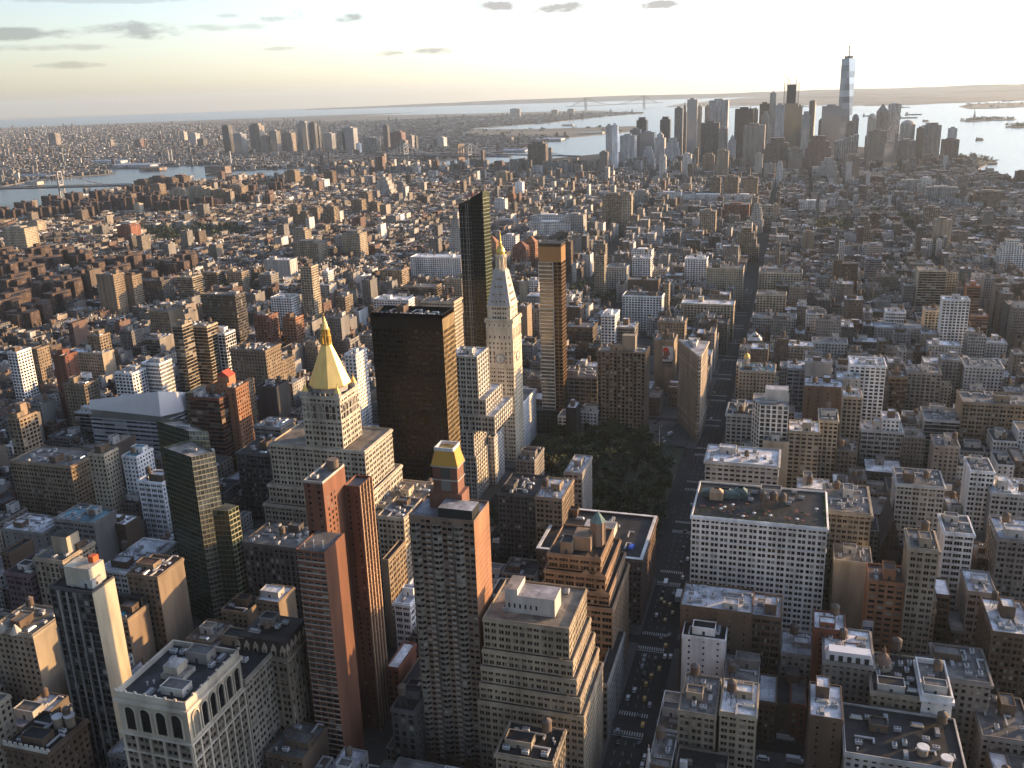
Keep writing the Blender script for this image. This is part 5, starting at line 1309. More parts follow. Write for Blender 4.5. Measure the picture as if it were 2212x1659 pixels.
# ---------------------------------------------------------------- towers of the far skyline: outline in the photograph + the street line they stand on
def far_tower(nm, lab, x0, x1, y, H, wc, sty='p', crown='f', rc='g', dep=None, curtain=False, group=None, bay=None):
    d = dep or min(60, max(16, x1-x0)); y1 = y+d
    r = thing(nm, lab, nm.replace('_', ' '), (x0+x1)/2, y+d/2, 0, group); occupy(x0, x1, y, y1)
    c = WC[wc]; g_ = sum(c)/3; c = tuple((k*.45+g_*q_*.55)*1.5 if y > 3600 else k*1.1 for k, q_ in zip(c, (.97, 1.0, 1.06)))  # distant walls paler, greyer, bluer: haze put into the wall colour
    st = STY[sty] if sty in STY else STY['p']; wf = 0 if sty == 'b' else min(.95, sum(b2-a for a, b2 in st['ops']))
    bay = bay or st['bay']/len(st['ops'])
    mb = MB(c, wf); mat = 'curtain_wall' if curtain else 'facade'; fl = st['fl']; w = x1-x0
    rf = MB(RC[rc])
    def bx(a, b2, e, f2, z0, z1): 
        mb.box(a, b2, e, f2, z0, z1, mat, mat, bay, fl)
        rf.poly([(a+.4, e+.4, z1+.05), (b2-.4, e+.4, z1+.05), (b2-.4, f2-.4, z1+.05), (a+.4, f2-.4, z1+.05)], 'roofing')
    mx, my = (x0+x1)/2, (y+y1)/2
    cm = MB(tuple(k*.8 for k in c))
    if crown == 's':
        bx(x0-w*.25, x1+w*.25, y-4, y1+6, 0, H*.45); bx(x0-w*.1, x1+w*.1, y-2, y1+3, H*.45, H*.68); bx(x0+w*.02, x1-w*.02, y, y1, H*.68, H*.86); bx(x0+w*.2, x1-w*.2, y+d*.15, y1-d*.15, H*.86, H)
    elif crown == 'p':
        bx(x0, x1, y, y1, 0, H*.84); cm.prism([(x0, y), (x1, y), (x1, y1), (x0, y1)], H*.84+.1, H, 'masonry', None, scale=.03)
    elif crown == 'd':
        bx(x0, x1, y, y1, 0, H*.88); z = H*.88+.1; h = H*.12
        for (r0, a), (r1, b2) in (((.5, 0), (.46, .45)), ((.46, .45), (.3, .8)), ((.3, .8), (.04, 1))): cm.cyl(mx, my, min(w, d)*r0, z+h*a, z+h*b2, 'masonry', 16, min(w, d)*r1)
    elif crown == 't':
        bx(x0, x1, y, y1, 0, H*.93); bx(x0+w*.18, x1-w*.18, y+d*.18, y1-d*.18, H*.93, H)
    elif crown == 'n':
        bx(x0, x1, y, y1, 0, H*.80); bx(x0+w*.2, x1-w*.2, y+d*.2, y1-d*.2, H*.80, H*.9); cm.prism([(mx-w*.2, my-w*.2), (mx+w*.2, my-w*.2), (mx+w*.2, my+w*.2), (mx-w*.2, my+w*.2)], H*.9+.1, H, 'masonry', None, scale=.03)
    elif crown == 'c':
        mb.cyl(mx, my, w/2, 0, H, mat, 20, col=(*c, wf)); rf.cyl(mx, my, w*.3, H, H+3, 'masonry', 12)
    else:
        bx(x0, x1, y, y1, 0, H)
        cm.box(x0+w*.25, x1-w*.3, y+d*.25, y1-d*.25, H+.1, H+min(7, H*.05), 'masonry')
    mb.build('wall', r); rf.build('roof', r)
    if cm.f: cm.build({'f': 'bulkhead', 't': 'bulkhead', 's': 'bulkhead'}.get(crown, 'spire_roof' if crown in 'pn' else 'dome'), r)
    return r
SKY = '''
10 1713 1752 815 3750 L p f|pale twin slab tower beside the river, ribbed half
10 1752 1790 810 3752 W v f|white half of the pale twin slab by the river
10 1805 1900 880 3900 L v f|blunt pale windowless slab beside the twin slab
10 1913 1978 760 4650 D v t|dark tower with stepped cap beyond the blunt slab
10 1870 1935 840 4500 G p f|grey block in shadow under the dark stepped cap tower
10 1935 2028 860 4450 S c f|bluish office slab with a dark line of storeys
10 2066 2130 757 4750 D v t|charcoal tower topped by a lower step, seaward side
10 2030 2096 850 4150 L p n|stone civic tower with tiered needle top
10 2104 2180 895 3900 L v s|tiered stone court tower with gilded tip
10 1960 2015 950 3950 L p s|pale ziggurat shaped block
10 2062 2103 1000 3300 W q t|slim white stepped apartment tower before the courts
10 1672 1725 985 3600 G p f|low grey block east of the twin slab by the river
10 2160 2212 700 4600 G v f|grey slab with fine stripes on the skyline
20 0 28 655 4800 T p n|slender old spire tower on the skyline
20 30 95 645 4480 L c f|rippled silver tower with sunlit crest
20 95 126 690 4750 C v f|golden lit slab behind the rippled silver tower
20 145 176 690 4750 T p f|narrow tan tower beside the wide striped slab
20 172 296 650 4650 L v f|wide pale striped slab with a flat top
20 340 460 705 4500 K m f|broad black slab on the skyline
20 455 490 708 4560 T p f|thin sunlit tan tower beside the black slab
20 426 452 680 4800 T p n|old tower with green pointed cap behind the black slab
20 500 566 672 4700 K m f|second black slab with ragged top
20 567 608 603 4300 C p f|tall thin limestone tower with crowned top
20 603 662 680 4280 L p f|pale blurred tower beside the thin limestone one
20 515 560 722 4350 C p t|cream tower at the foot of the second black slab
20 745 778 690 4420 T c f|bronze flank tower of the building site
20 776 830 722 4350 L p t|pale tower with a flat stepped head
20 822 866 655 4700 D c c|dark round cornered tower standing apart
20 882 908 780 4350 T p f|low tan tower west of the dark round tower
20 905 1030 688 4300 S c f|broad mirrored slab with orange cloud reflections
20 1062 1112 795 4200 T v f|brown slab before the tallest tower
20 1102 1146 738 4650 G p d|grey tower with shallow dome cap by the bay
20 1205 1258 735 4560 C p d|domed sunlit tower at the bay
20 1265 1340 672 4600 T p p|stone tower with pyramid top by the bay
20 1336 1418 675 4750 W r f|white louvred slab by the bay
20 1420 1512 778 4450 C p d|tower with blunt stepped crown near the shore
20 1205 1320 850 4100 T p f|mid height tan block before the domed tower
20 1185 1215 880 4250 T p f|small tan tower at the foot of the domed tower
20 1522 1568 830 4350 D c f|dark glass slab beside the broad grey headquarters
20 1562 1682 797 4400 G v t|broad grey tower with notched crown
20 1690 1796 905 4200 R q f|brick coloured block on the shore
20 1728 1782 832 4230 L p f|pale curved tower on the brick coloured block
20 1310 1372 925 3700 S c f|dark blue glass tower in the mid distance
20 1400 1512 912 3750 T v f|plain brown slab before the shore towers
20 120 236 797 4000 D p f|grey federal slab with darker flank
20 234 292 835 3950 G p f|grey slab beside the federal slab
20 395 535 812 3850 T b f|windowless brown monolith with slotted top
20 540 690 895 3700 N p s|massive brown stepped block
20 812 955 882 3700 R p s|reddish stepped block on the avenue axis
20 0 55 1000 3500 W q f|white flat block east of the mid skyline
20 132 205 995 3500 T p t|tan tower with dark cap
20 222 297 978 3400 B p f|notched beige tower with sunlit edge
20 612 650 1043 3200 W q t|small bright white tower
20 900 995 1025 3300 L p s|pale blocky telephone house
20 690 780 965 3600 G p f|long grey block with many windows
20 470 520 1000 3450 L p f|small pale stepped tower under the monolith
20 1060 1150 1010 3300 G q f|grey office block on the avenue axis
20 300 345 870 4200 L p n|little pointed old tower between slabs
20 770 822 835 4200 C p f|narrow cream tower east of the round tower
20 1380 1402 870 4200 G p f|thin grey tower between the bay slabs
00 1435 1477 815 5400 D m f|dark lone tower across the river
00 1508 1562 868 5300 S c f|pale blue glass tower across the river
00 1610 1676 800 5450 T p t|tall brown tower with sunlit edge across the river
00 1690 1736 880 5400 T p f|shorter brown tower across the river
00 1742 1788 850 5400 G c f|grey tower beside the shorter brown one
00 1820 1886 862 5500 T p f|brown slab across the river with flat top
00 1920 1978 785 5600 S m t|tallest dark blue tower across the river
00 2006 2036 795 5650 D m f|thin dark needle tower across the river
00 2044 2064 822 5700 D m f|thinner twin of the needle tower
00 2095 2146 865 5600 S c f|pale blue block behind the river towers
00 2185 2230 850 5500 T p t|brown tower closing the far river group
00 1562 1625 1040 4700 L q f|pale slab by the far wharves
00 1220 1265 865 6600 L q f|white apartment block in the far town
00 1275 1315 900 6300 D q f|dark apartment block in the far town
00 1160 1190 855 7200 C q f|sunlit pair of far apartment towers
00 310 355 865 6800 T q f|far brown apartment tower with sunlit side
00 690 715 905 6500 T q f|small far brown tower
00 870 905 905 6300 R q f|small far red tower
00 155 182 965 5900 R q f|small far brick tower beyond the upper bridge
00 480 560 1040 5200 B p f|square factory block by the basin
10 0 75 830 5500 S p f|bluish block across the river with rounded top
10 140 226 893 5300 L r f|white boxy block across the river
10 268 297 815 5700 D p f|dark thin tower across the river
10 313 388 850 5350 R p t|red brick tower with greenish cap across the river
10 376 416 910 5200 T p f|sunlit brown tower before the red one
10 414 456 878 5500 G p f|grey tower west of the red one
10 455 484 880 5550 D p f|dark edge tower of the river group
10 600 662 888 5700 L p t|pale stone block near the great bridge
10 92 118 930 5200 W q f|narrow white block before the river group
10 1020 1103 890 6300 T q f|brown hospital slab on the far hill
10 1430 1500 848 9000 C q f|far cream warehouse by the docks
10 1092 1155 705 12500 G q f|far grey slab above the shore
10 1360 1400 712 12800 G q f|small far grey block by the narrows
10 1465 1505 706 13000 G q f|second small far block by the narrows
'''
TALLEST_Y = 4470.0
for ln in SKY.strip().split('\n'):
    a, lab = ln.split('|'); q = a.split(); s = int(q[0]); y = float(q[4])
    x0, H = GY(*TL(s, float(q[1]), float(q[3])), y); x1, H1 = GY(*TL(s, float(q[2]), float(q[3])), y)
    H = (H+H1)/2
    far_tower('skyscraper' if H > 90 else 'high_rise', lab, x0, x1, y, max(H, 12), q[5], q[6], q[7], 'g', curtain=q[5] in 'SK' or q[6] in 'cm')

MID = '''
00 865 940 1162 3150 62 N p t|dark brick housing tower by the river, flat headed
00 965 1045 1140 3150 70 N p t|dark brick housing tower with stepped head
00 1055 1115 1150 3200 66 N p t|dark brick tower between the two river housing towers
00 1110 1185 1135 3150 70 N p t|dark brick housing tower beside the basin
00 968 1030 1195 2850 58 T q f|brown slab with sunlit edge before the river housing
00 1095 1192 1222 2700 58 C v t|cream cooperative slab standing first of its row
00 1195 1320 1208 2700 62 C v t|wide cream cooperative slab with roof drum
00 1322 1366 1225 2700 56 C v f|narrow cream slab inside the cooperative row
00 1366 1458 1232 2720 55 T v f|duller cream slab last of the cooperative row
00 1468 1560 1200 2720 60 T v t|tan slab with twin roof houses after the cooperative row
00 1842 1906 1100 3050 66 T p t|tan tower with sunlit flank and roof drum
00 1968 2022 1140 3000 60 T p t|smaller tan tower with sunlit flank
00 2022 2100 1165 3000 45 W v f|white finned block beside the tan towers
00 2095 2150 1110 3200 60 N p f|dark brown block behind the white finned one
00 1338 1408 1295 2300 30 O b f|pink brick cube beside the cooperative row
00 750 845 1455 1650 48 R s t|solitary dark red brick tower in the low village
00 5 160 1480 1480 62 C v f|ribbed tan apartment slab at the far edge
00 170 240 1430 1750 42 C q t|small golden lit block near the ribbed slab
00 865 902 1320 2350 38 C b f|brightest little cream block catching the sun
00 1870 1925 1330 2300 60 T q f|brown slab beside the stepped tan pair
00 1925 1992 1370 2250 52 T q s|stepped brown slab group
00 1990 2056 1345 2300 46 T q f|sunlit brown slab of the village group
00 2092 2162 1340 2300 58 T q f|tall brown slab with sunlit flank in the village group
00 1890 1975 1480 1700 62 B p t|beige hotel with stepped cap before the parkland
00 1885 2062 1565 1500 48 B q t|long beige hospital with pale top storey
00 2165 2260 1530 1600 44 L q f|pale gridded slab at the village corner
00 2040 2110 1460 2000 30 T q f|small tan block in the village
10 228 298 1150 2450 70 L p s|white stepped tower rising from the low town
10 360 400 1180 2500 58 S q f|narrow bluish block in the low town
10 60 130 1295 1900 48 T q f|brown slab tower of the near village pair
10 105 172 1245 1950 56 T q t|brown stepped tower of the near village pair
10 172 232 1310 1950 44 T q f|plain brown slab after the village pair
10 320 385 1390 1650 30 W b f|stark white cube in low houses
10 415 440 1135 2900 46 N q f|thin dark slab over the low town
10 536 610 995 3600 46 O r f|orange netted block under construction by the bridge
10 525 612 1055 3300 44 N p f|dark block below the orange netted one
10 385 480 1040 3400 46 T q f|brown slab by the bridge ramp
10 1213 1318 918 3350 128 N p t|lone tall brown tower beside the old bridge
10 1000 1070 1110 2500 52 C q t|pale tower with blank top over the straight avenue
10 1125 1172 1180 2200 50 W b f|white slab with blank side beside the avenue
10 1075 1115 1240 2000 46 O q s|brick stepped tower beside the avenue
10 1235 1290 1075 2900 40 L q f|pale glass block below the lone brown tower
10 1690 1810 1255 1900 92 T q t|massive brown apartment tower with sunlit edge
10 1810 1880 1245 1905 95 C q t|sunlit half of the massive apartment tower
10 1225 1450 1400 1620 48 W q f|wide white arcaded store block
10 1450 1568 1395 1640 60 L q f|pale gridded end of the arcaded store
10 1215 1480 1445 1560 44 W q f|white stepped flats before the store
10 1105 1195 1565 1330 66 R q p|brick tower with glazed pyramid cap, front one
10 1178 1255 1530 1345 70 O q p|brick tower with glazed pyramid cap, taller one
10 930 1002 1530 1360 72 O q p|brick tower half hidden by the scaffolded tower
10 1035 1130 1530 1400 58 W q f|white gridded block behind the cupola
10 1420 1488 1565 1350 60 N q f|brown block beside the dark crown
10 1640 1712 1565 1500 70 B q t|beige setback tower with bright edge
10 0 118 1500 1450 62 B p t|beige landmark hotel with twin roof houses
10 705 760 1375 1480 96 L p s|white stepped tower half behind the scaffold
10 990 1060 1290 1800 44 W q f|white terraced block with curved side
10 1240 1280 1340 1900 40 C q f|yellow lit narrow block by the avenue
10 985 1120 1430 1600 30 S c f|dark blue glass corner building
10 1880 2010 1625 1450 44 W q f|white block before the pale wide blocks
10 2040 2200 1250 2050 42 W q f|white row with sunlit ends
10 1900 1980 1235 2100 46 L q f|pale block with white top
20 180 245 1150 2600 70 T v f|first of three brown ribbed towers
20 268 360 1145 2600 74 T v f|second of three brown ribbed towers
20 398 488 1152 2600 72 T v f|last of three brown ribbed towers, sunlit edge
20 0 55 1190 2400 40 C q t|cream sunlit stepped block before the ribbed towers
20 0 335 1265 2350 34 W q f|long white slab with ribbon of windows
20 335 465 1265 2360 36 W q f|white slab continuing the long ribbon
20 265 432 1325 2150 50 R v f|red sandstone library with deep vertical slots
20 455 512 1320 2000 66 L p s|old pale tapering tower on the canyon street
20 518 590 1335 2100 52 L r f|pale green glass school block
20 585 620 1325 2110 52 C q f|cream tower joined to the green glass block
20 110 215 1370 1850 66 B q f|beige apartment block with sunlit corner
20 355 470 1480 1640 62 T q s|stepped brown apartment tower above the canyon
20 755 935 1305 2300 34 W q f|white warehouse with a pale lower wing
20 1135 1220 1405 1800 56 T q s|brown setback tower beside the square
20 1215 1280 1385 1830 50 N q f|dark brown slab by the square
20 780 856 1505 1640 44 T b f|blank tan tower before the square
20 1570 1670 1345 2000 52 T q f|beige tower with stripes over the village
20 1638 1748 1425 1800 60 B s f|plain beige tower over the village
20 1545 1615 1155 2500 46 W q f|white stepped block near the river
20 1580 1790 1215 2350 44 L q f|broad pale gridded works near the river
20 1420 1545 1170 2500 40 L q f|pale plain warehouse near the river
20 1190 1310 1145 2600 42 N q f|dark brown warehouse on the downtown avenue
20 2080 2212 1560 1560 54 W q s|white stepped flats at the west edge
20 2165 2240 1110 2500 58 N p f|dark brown warehouse at the west edge
20 1900 2080 1240 2300 44 T q f|brown warehouse with rows of windows near the river
20 1500 1620 1560 1600 30 L q f|low pale block with white top at the village edge
20 1195 1295 1590 1500 52 S c f|small blue glass block in the village
'''
MIDN = {}
for ln in MID.strip().split('\n'):
    a, lab = ln.split('|'); q = a.split(); s = int(q[0]); y = float(q[4])
    p0 = G(*TL(s, float(q[1]), float(q[3])), float(q[5])); p1 = G(*TL(s, float(q[2]), float(q[3])), float(q[5])); y = (p0[1]+p1[1])/2
    far_tower('apartment_tower' if float(q[5]) > 50 else 'apartment_block', lab, p0[0], p1[0], y, float(q[5]), q[6], q[7], q[8], 'g', dep=min(40, max(14, (p1[0]-p0[0])*.9)), curtain=q[6] == 'S')

# brick estate of cross shaped slabs at the river side
est = 0
def estate():
    mbs = []
    for ye in range(4):
        mb = MB((.085, .054, .042), .42); top = MB((.062, .052, .048))
        w = 9
        for (x0, x1, y0, y1, h) in ((-24, 24, -w, w, 40), (-w-2, w+2, -20, -w-.05, 38), (-w-2, w+2, w+.05, 20, 38)):
            mb.box(x0, x1, y0, y1, 0, h, 'facade', 'masonry', 3.2, 3.1); top.poly([(x0, y0, h+.05), (x1, y0, h+.05), (x1, y1, h+.05), (x0, y1, h+.05)], 'roofing')
        mb.box(-5, 3+ye, -4, 4, 40.1, 46, 'masonry', 'masonry')
        mbs.append((mb.mesh('wall'), top.mesh('roof')))
    rng = random.Random(4)
    for i, y in enumerate(range(1040, 1640, 62)):
        for j, x in enumerate(range(-1620, -1090, 62)):
            xx = x+rng.uniform(-15, 15)+(i % 2)*26; yy = y+rng.uniform(-14, 14)
            if rng.random() < .14: continue
            p = PJ(xx, yy, 40)
            if not p or p[0] < -25 or p[0] > 400: continue
            if any(a-20 < xx < b2+20 and c-15 < yy < d+15 for a, b2, c, d in OCC): continue
            r = thing('housing_block', 'reddish brown brick housing block of the riverside estate', 'housing block', xx, yy, 0, 'brick housing blocks of the riverside estate')
            m = rng.choice(mbs); rz = rng.choice((0, math.pi/2)); r.rotation_euler = (0, 0, rz); r.scale = (rng.uniform(.85, 1.1), 1, rng.uniform(.85, 1.12))
            inst('wall', m[0], r); inst('roof', m[1], r); OCC.append((xx-26, xx+26, yy-22, yy+22))
estate()
def river_estate():
    rng = random.Random(14); m = []
    for h in (40, 46, 52):
        mb = MB((.075, .047, .037), .4); top = MB((.06, .052, .048))
        for (x0, x1, y0, y1) in ((-26, 26, -8, 8), (-8, 8, -22, -8.05), (-8, 8, 8.05, 22)):
            mb.box(x0, x1, y0, y1, 0, h, 'facade', 'masonry', 3.2, 3.0); top.poly([(x0, y0, h+.05), (x1, y0, h+.05), (x1, y1, h+.05), (x0, y1, h+.05)], 'roofing')
        mb.box(-4, 4, -3, 3, h+.1, h+5, 'masonry'); m.append((mb.mesh('wall'), top.mesh('roof')))
    n = 0
    for v in range(404, 472, 6):
        for u in range(5, 640, 27):
            x, y = G(u+rng.uniform(-9, 9), v+12, 0)
            x0_, y0_ = G(130, 436); lim = 0
            if x < -2420+(y-2000)*.10 or x > -2050+(y-2000)*.12+ (260 if y > 2400 else 0): continue
            if rng.random() < .3: continue
            if any(a-30 < x < b2+30 and c-28 < y < d+28 for a, b2, c, d in OCC): continue
            r = thing('housing_block', 'dark brick housing block in the row along the river', 'housing block', x, y, 0, 'brick housing blocks along the river'); k = rng.choice(m); r.rotation_euler = (0, 0, rng.choice((.3, 1.87)))
            inst('wall', k[0], r); inst('roof', k[1], r); OCC.append((x-28, x+28, y-24, y+24)); n += 1
    print('river estate', n)
river_estate()
# ---------------------------------------------------------------- land and water from the map
def W2(lat, lon):
    e, n = (lon+73.9857)*84330.0, (lat-40.7484)*111050.0
    b = rad(209.0); y = e*math.sin(b)+n*math.cos(b); x = e*math.sin(b+math.pi/2)+n*math.cos(b+math.pi/2)
    A = rad(.75); return x*math.cos(A)+y*math.sin(A), -x*math.sin(A)+y*math.cos(A)
MAN = [W2(*p) for p in ((40.7640, -73.9570), (40.7437, -73.9712), (40.7350, -73.9738), (40.7275, -73.9713), (40.7200, -73.9735), (40.7125, -73.9765), (40.7103, -73.9795), (40.7093, -73.9905), (40.7062, -73.9998), (40.7010, -74.0125), (40.7000, -74.0155), (40.7050, -74.0185), (40.7150, -74.0168), (40.7190, -74.0158), (40.7220, -74.0118), (40.7290, -74.0113), (40.7420, -74.0085), (40.7500, -74.0090), (40.7620, -74.0020))]
BRK = [W2(*p) for p in ((40.7600, -73.9400), (40.7380, -73.9620), (40.7240, -73.9600), (40.7110, -73.9690), (40.7050, -73.9700), (40.7030, -73.9740), (40.6990, -73.9715), (40.6995, -73.9790), (40.7045, -73.9800), (40.7050, -73.9900), (40.7035, -73.9960), (40.6960, -74.0010), (40.6890, -74.0055), (40.6830, -74.0150), (40.6745, -74.0190), (40.6720, -74.0080), (40.6660, -74.0020), (40.6580, -74.0150), (40.6450, -74.0270), (40.6370, -74.0370), (40.6120, -74.0380), (40.6020, -74.0150), (40.5850, -73.9950), (40.5760, -74.0100), (40.5710, -73.9950), (40.5750, -73.9500), (40.5780, -73.8800), (40.5900, -73.7600), (40.7600, -73.7600))]
SI = [W2(*p) for p in ((40.6450, -74.0730), (40.6250, -74.0710), (40.6040, -74.0560), (40.5900, -74.0650), (40.5400, -74.1200), (40.5000, -74.2300), (40.6000, -74.2100), (40.6400, -74.1800), (40.6450, -74.1200))]
def inpoly(x, y, P):
    c = False; j = len(P)-1
    for i in range(len(P)):
        if (P[i][1] > y) != (P[j][1] > y) and x < (P[j][0]-P[i][0])*(y-P[i][1])/(P[j][1]-P[i][1])+P[i][0]: c = not c
        j = i
    return c
from mathutils.geometry import tessellate_polygon
def land(name, P, mat, z=0.0, col=(.06, .058, .055)):
    mb = MB(col); v = [Vector((x, y, z)) for x, y in P]
    for t in tessellate_polygon([v]):
        tri = [v[i] for i in t]
        if (tri[1]-tri[0]).cross(tri[2]-tri[0]).z < 0: tri.reverse()
        mb.poly([tuple(p) for p in tri], mat)
    k = len(P)
    for i in range(k): a, b2 = P[i], P[(i+1) % k]; mb.poly([(*a, z-4), (*b2, z-4), (*b2, z), (*a, z)], 'masonry', None, (.2, .19, .17, 0))
    o = mb.build(name); return structure(o)
land('city_ground', MAN, 'asphalt', 0.0, (.032, .031, .031))
land('far_shore_land', BRK, 'far_land')
wb = MB((.03, .045, .05)); wb.cyl(CX, CY, 36000, -4.0, -3.0, 'water', 96); o = wb.build('sea'); structure(o)

def hillrange(name, P, h, seed, step=350):
    xs = [p[0] for p in P]; ys = [p[1] for p in P]; rng = random.Random(seed); ph = [rng.uniform(0, 6.3) for _ in range(6)]
    nx = int((max(xs)-min(xs))/step)+1; ny = int((max(ys)-min(ys))/step)+1; mb = MB((.05, .055, .04)); Z = {}
    def zf(x, y):
        if not inpoly(x, y, P): return -8.0
        a = .5+.25*math.sin(x/900+ph[0])+.2*math.sin(y/1300+ph[1])+.12*math.sin(x/420+y/510+ph[2])+.06*math.sin(x/190+ph[3])
        e = min(1.0, min(math.hypot(x-p[0], y-p[1]) for p in [((A[0]*(1-t)+B[0]*t), (A[1]*(1-t)+B[1]*t)) for A, B in zip(P, P[1:]+P[:1]) for t in (0, .25, .5, .75)])/2600.0)
        return 2+h*max(.05, a)*e
    for i in range(nx+1):
        for j in range(ny+1): Z[i, j] = (min(xs)+i*step, min(ys)+j*step, zf(min(xs)+i*step, min(ys)+j*step))
    for i in range(nx):
        for j in range(ny):
            q = [Z[i, j], Z[i+1, j], Z[i+1, j+1], Z[i, j+1]]
            if max(p[2] for p in q) > -7: mb.poly(q, 'far_land')
    o = mb.build(name); structure(o)
hillrange('wooded_hills', SI, 125, 3)
# low coast far beyond the sea and the ridge behind the hills
def ridge(name, pts, y, h0):
    P = []
    for x, hh in pts: P.append((x, hh))
    mb = MB((.05, .055, .045)); n = len(P)
    for i in range(n-1):
        (xa, ha), (xb, hb) = P[i], P[i+1]
        mb.poly([(xa, y, -3), (xb, y, -3), (xb, y+900, hb), (xa, y+900, ha)], 'far_land'); mb.poly([(xa, y+900, ha), (xb, y+900, hb), (xb, y+4000, hb*.6), (xa, y+4000, ha*.6)], 'far_land'); mb.poly([(xa, y+4000, ha*.6), (xb, y+4000, hb*.6), (xb, y+5000, -3), (xa, y+5000, -3)], 'far_land')
    o = mb.build(name); structure(o)
rg = random.Random(2); pts = []
for i in range(60):
    u = 640+i*45; y = 27000.0; x, _ = GY(u, 205, y); k = min(1, max(0, (u-640)/500)); pts.append((x, (20+95*k)*(1+rg.uniform(-.12, .12))))
ridge('coast_hills', pts, 27000.0, 90)

def island(name, pts_tile, s, z=1.5, trees=60, label=None):
    P = [G(*TL(s, *p), 0) for p in pts_tile]
    return P
LIB = [G(*TL(20, *p)) for p in ((1800, 782), (1880, 772), (2000, 768), (2165, 770), (2150, 776), (1990, 780), (1870, 788))]
ELL = [G(*TL(20, *p)) for p in ((2090, 820), (2150, 808), (2260, 805), (2260, 825), (2160, 828))]
NJ = [G(*TL(20, *p)) for p in ((1790, 690), (1850, 676), (2000, 668), (2260, 664), (2260, 690), (2000, 702), (1860, 704))]
def ground_patch(name, P, mat='far_land', z=1.0):
    mb = MB((.07, .075, .05)); mx = sum(p[0] for p in P)/len(P); my = sum(p[1] for p in P)/len(P)
    if sum((P[i][0]*P[(i+1) % len(P)][1]-P[(i+1) % len(P)][0]*P[i][1]) for i in range(len(P))) < 0: P = P[::-1]
    mb.prism(P, -4, z, mat, mat); o = mb.build(name); structure(o)
ground_patch('harbour_island', LIB); ground_patch('harbour_island', ELL); ground_patch('harbour_terminal_land', NJ)
RIV = [G(*TL(20, *p)) for p in ((1760, 1060), (1790, 1015), (1880, 1012), (2035, 1045), (2040, 1058), (1900, 1068))]
ground_patch('river_pier_park', RIV)

# leafy masses
def leaf_clump(mb, x, y, z, r, n, rng, h=1.0, size=None):
    for _ in range(n):
        a = rng.uniform(0, 6.283); e = rng.uniform(-.5, 1.0); q = r*(rng.random()**.4)
        cx2, cy2, cz2 = x+q*math.cos(a)*math.sqrt(max(0, 1-e*e)), y+q*math.sin(a)*math.sqrt(max(0, 1-e*e)), z+q*e*h
        s = (size or r*.22)*rng.uniform(.6, 1.4); u = Vector((rng.gauss(0, 1), rng.gauss(0, 1), rng.gauss(0, .6))).normalized(); w = u.orthogonal().normalized(); w = (w+u.cross(w)*rng.uniform(-1, 1)).normalized()
        c = Vector((cx2, cy2, cz2)); g = rng.uniform(.75, 1.25)
        mb.poly([tuple(c-u*s-w*s*.7), tuple(c+u*s-w*s*.6), tuple(c+u*s*.8+w*s*.7), tuple(c-u*s*.9+w*s*.6)], 'leaf', None, (mb.col[0]*g, mb.col[1]*g, mb.col[2]*g, 0))
def canopy(name, P, n, h, r, seed, col=(.035, .05, .022)):
    rng = random.Random(seed); mb = MB(col); xs = [p[0] for p in P]; ys = [p[1] for p in P]; k = 0; t = 0
    while k < n and t < n*20:
        t += 1; x = rng.uniform(min(xs), max(xs)); y = rng.uniform(min(ys), max(ys))
        if inpoly(x, y, P): k += 1; leaf_clump(mb, x, y, h*rng.uniform(.55, .85), r*rng.uniform(.7, 1.2), 16, rng, .8)
    o = mb.build(name); o['kind'] = 'stuff'; return o
canopy('island_trees', LIB, 90, 14, 14, 1); canopy('island_trees', ELL, 40, 14, 14, 2); canopy('river_pier_trees', RIV, 90, 13, 9, 3, (.05, .055, .022)); canopy('terminal_trees', NJ, 40, 12, 18, 4)
PARKS = []
def park_at(s, pts, n, h, r, seed, col=(.03, .042, .02), name='distant_park_trees'):
    P = [G(*TL(s, *p)) for p in pts]
    if sum((P[i][0]*P[(i+1) % len(P)][1]-P[(i+1) % len(P)][0]*P[i][1]) for i in range(len(P))) < 0: P = P[::-1]
    PARKS.append(P); canopy(name, P, n, h, r, seed, col)
park_at(0, ((900, 1500), (1560, 1480), (1640, 1545), (1000, 1590)), 190, 16, 9, 11)
park_at(1, ((1400, 240), (1520, 160), (1700, 200), (1690, 330), (1560, 330)), 70, 15, 8, 12)
park_at(11, ((1430, 250), (1500, 205), (1850, 215), (1830, 320), (1440, 320)), 110, 15, 7, 13, (.038, .048, .02))
park_at(20, ((830, 1520), (870, 1450), (1110, 1445), (1120, 1520)), 90, 15, 8, 14, (.055, .06, .02))
park_at(20, ((205, 1490), (235, 1440), (440, 1430), (430, 1480)), 60, 14, 8, 15)
park_at(20, ((1390, 1460), (1395, 1410), (1480, 1415), (1500, 1470)), 40, 14, 8, 16, (.075, .08, .02))
park_at(1, ((260, 400), (330, 290), (520, 330), (500, 430)), 60, 13, 7, 17)
park_at(0, ((1080, 1345), (1420, 1330), (1400, 1365), (1100, 1365)), 70, 13, 9, 18)
park_at(10, ((980, 1200), (1130, 1140), (1150, 1180), (1000, 1240)), 60, 13, 9, 19)
park_at(0, ((1560, 1190), (1840, 1150), (1840, 1215), (1560, 1260)), 80, 13, 9, 20)
park_at(1, ((700, 560), (790, 500), (800, 570), (720, 590)), 22, 13, 6, 21)

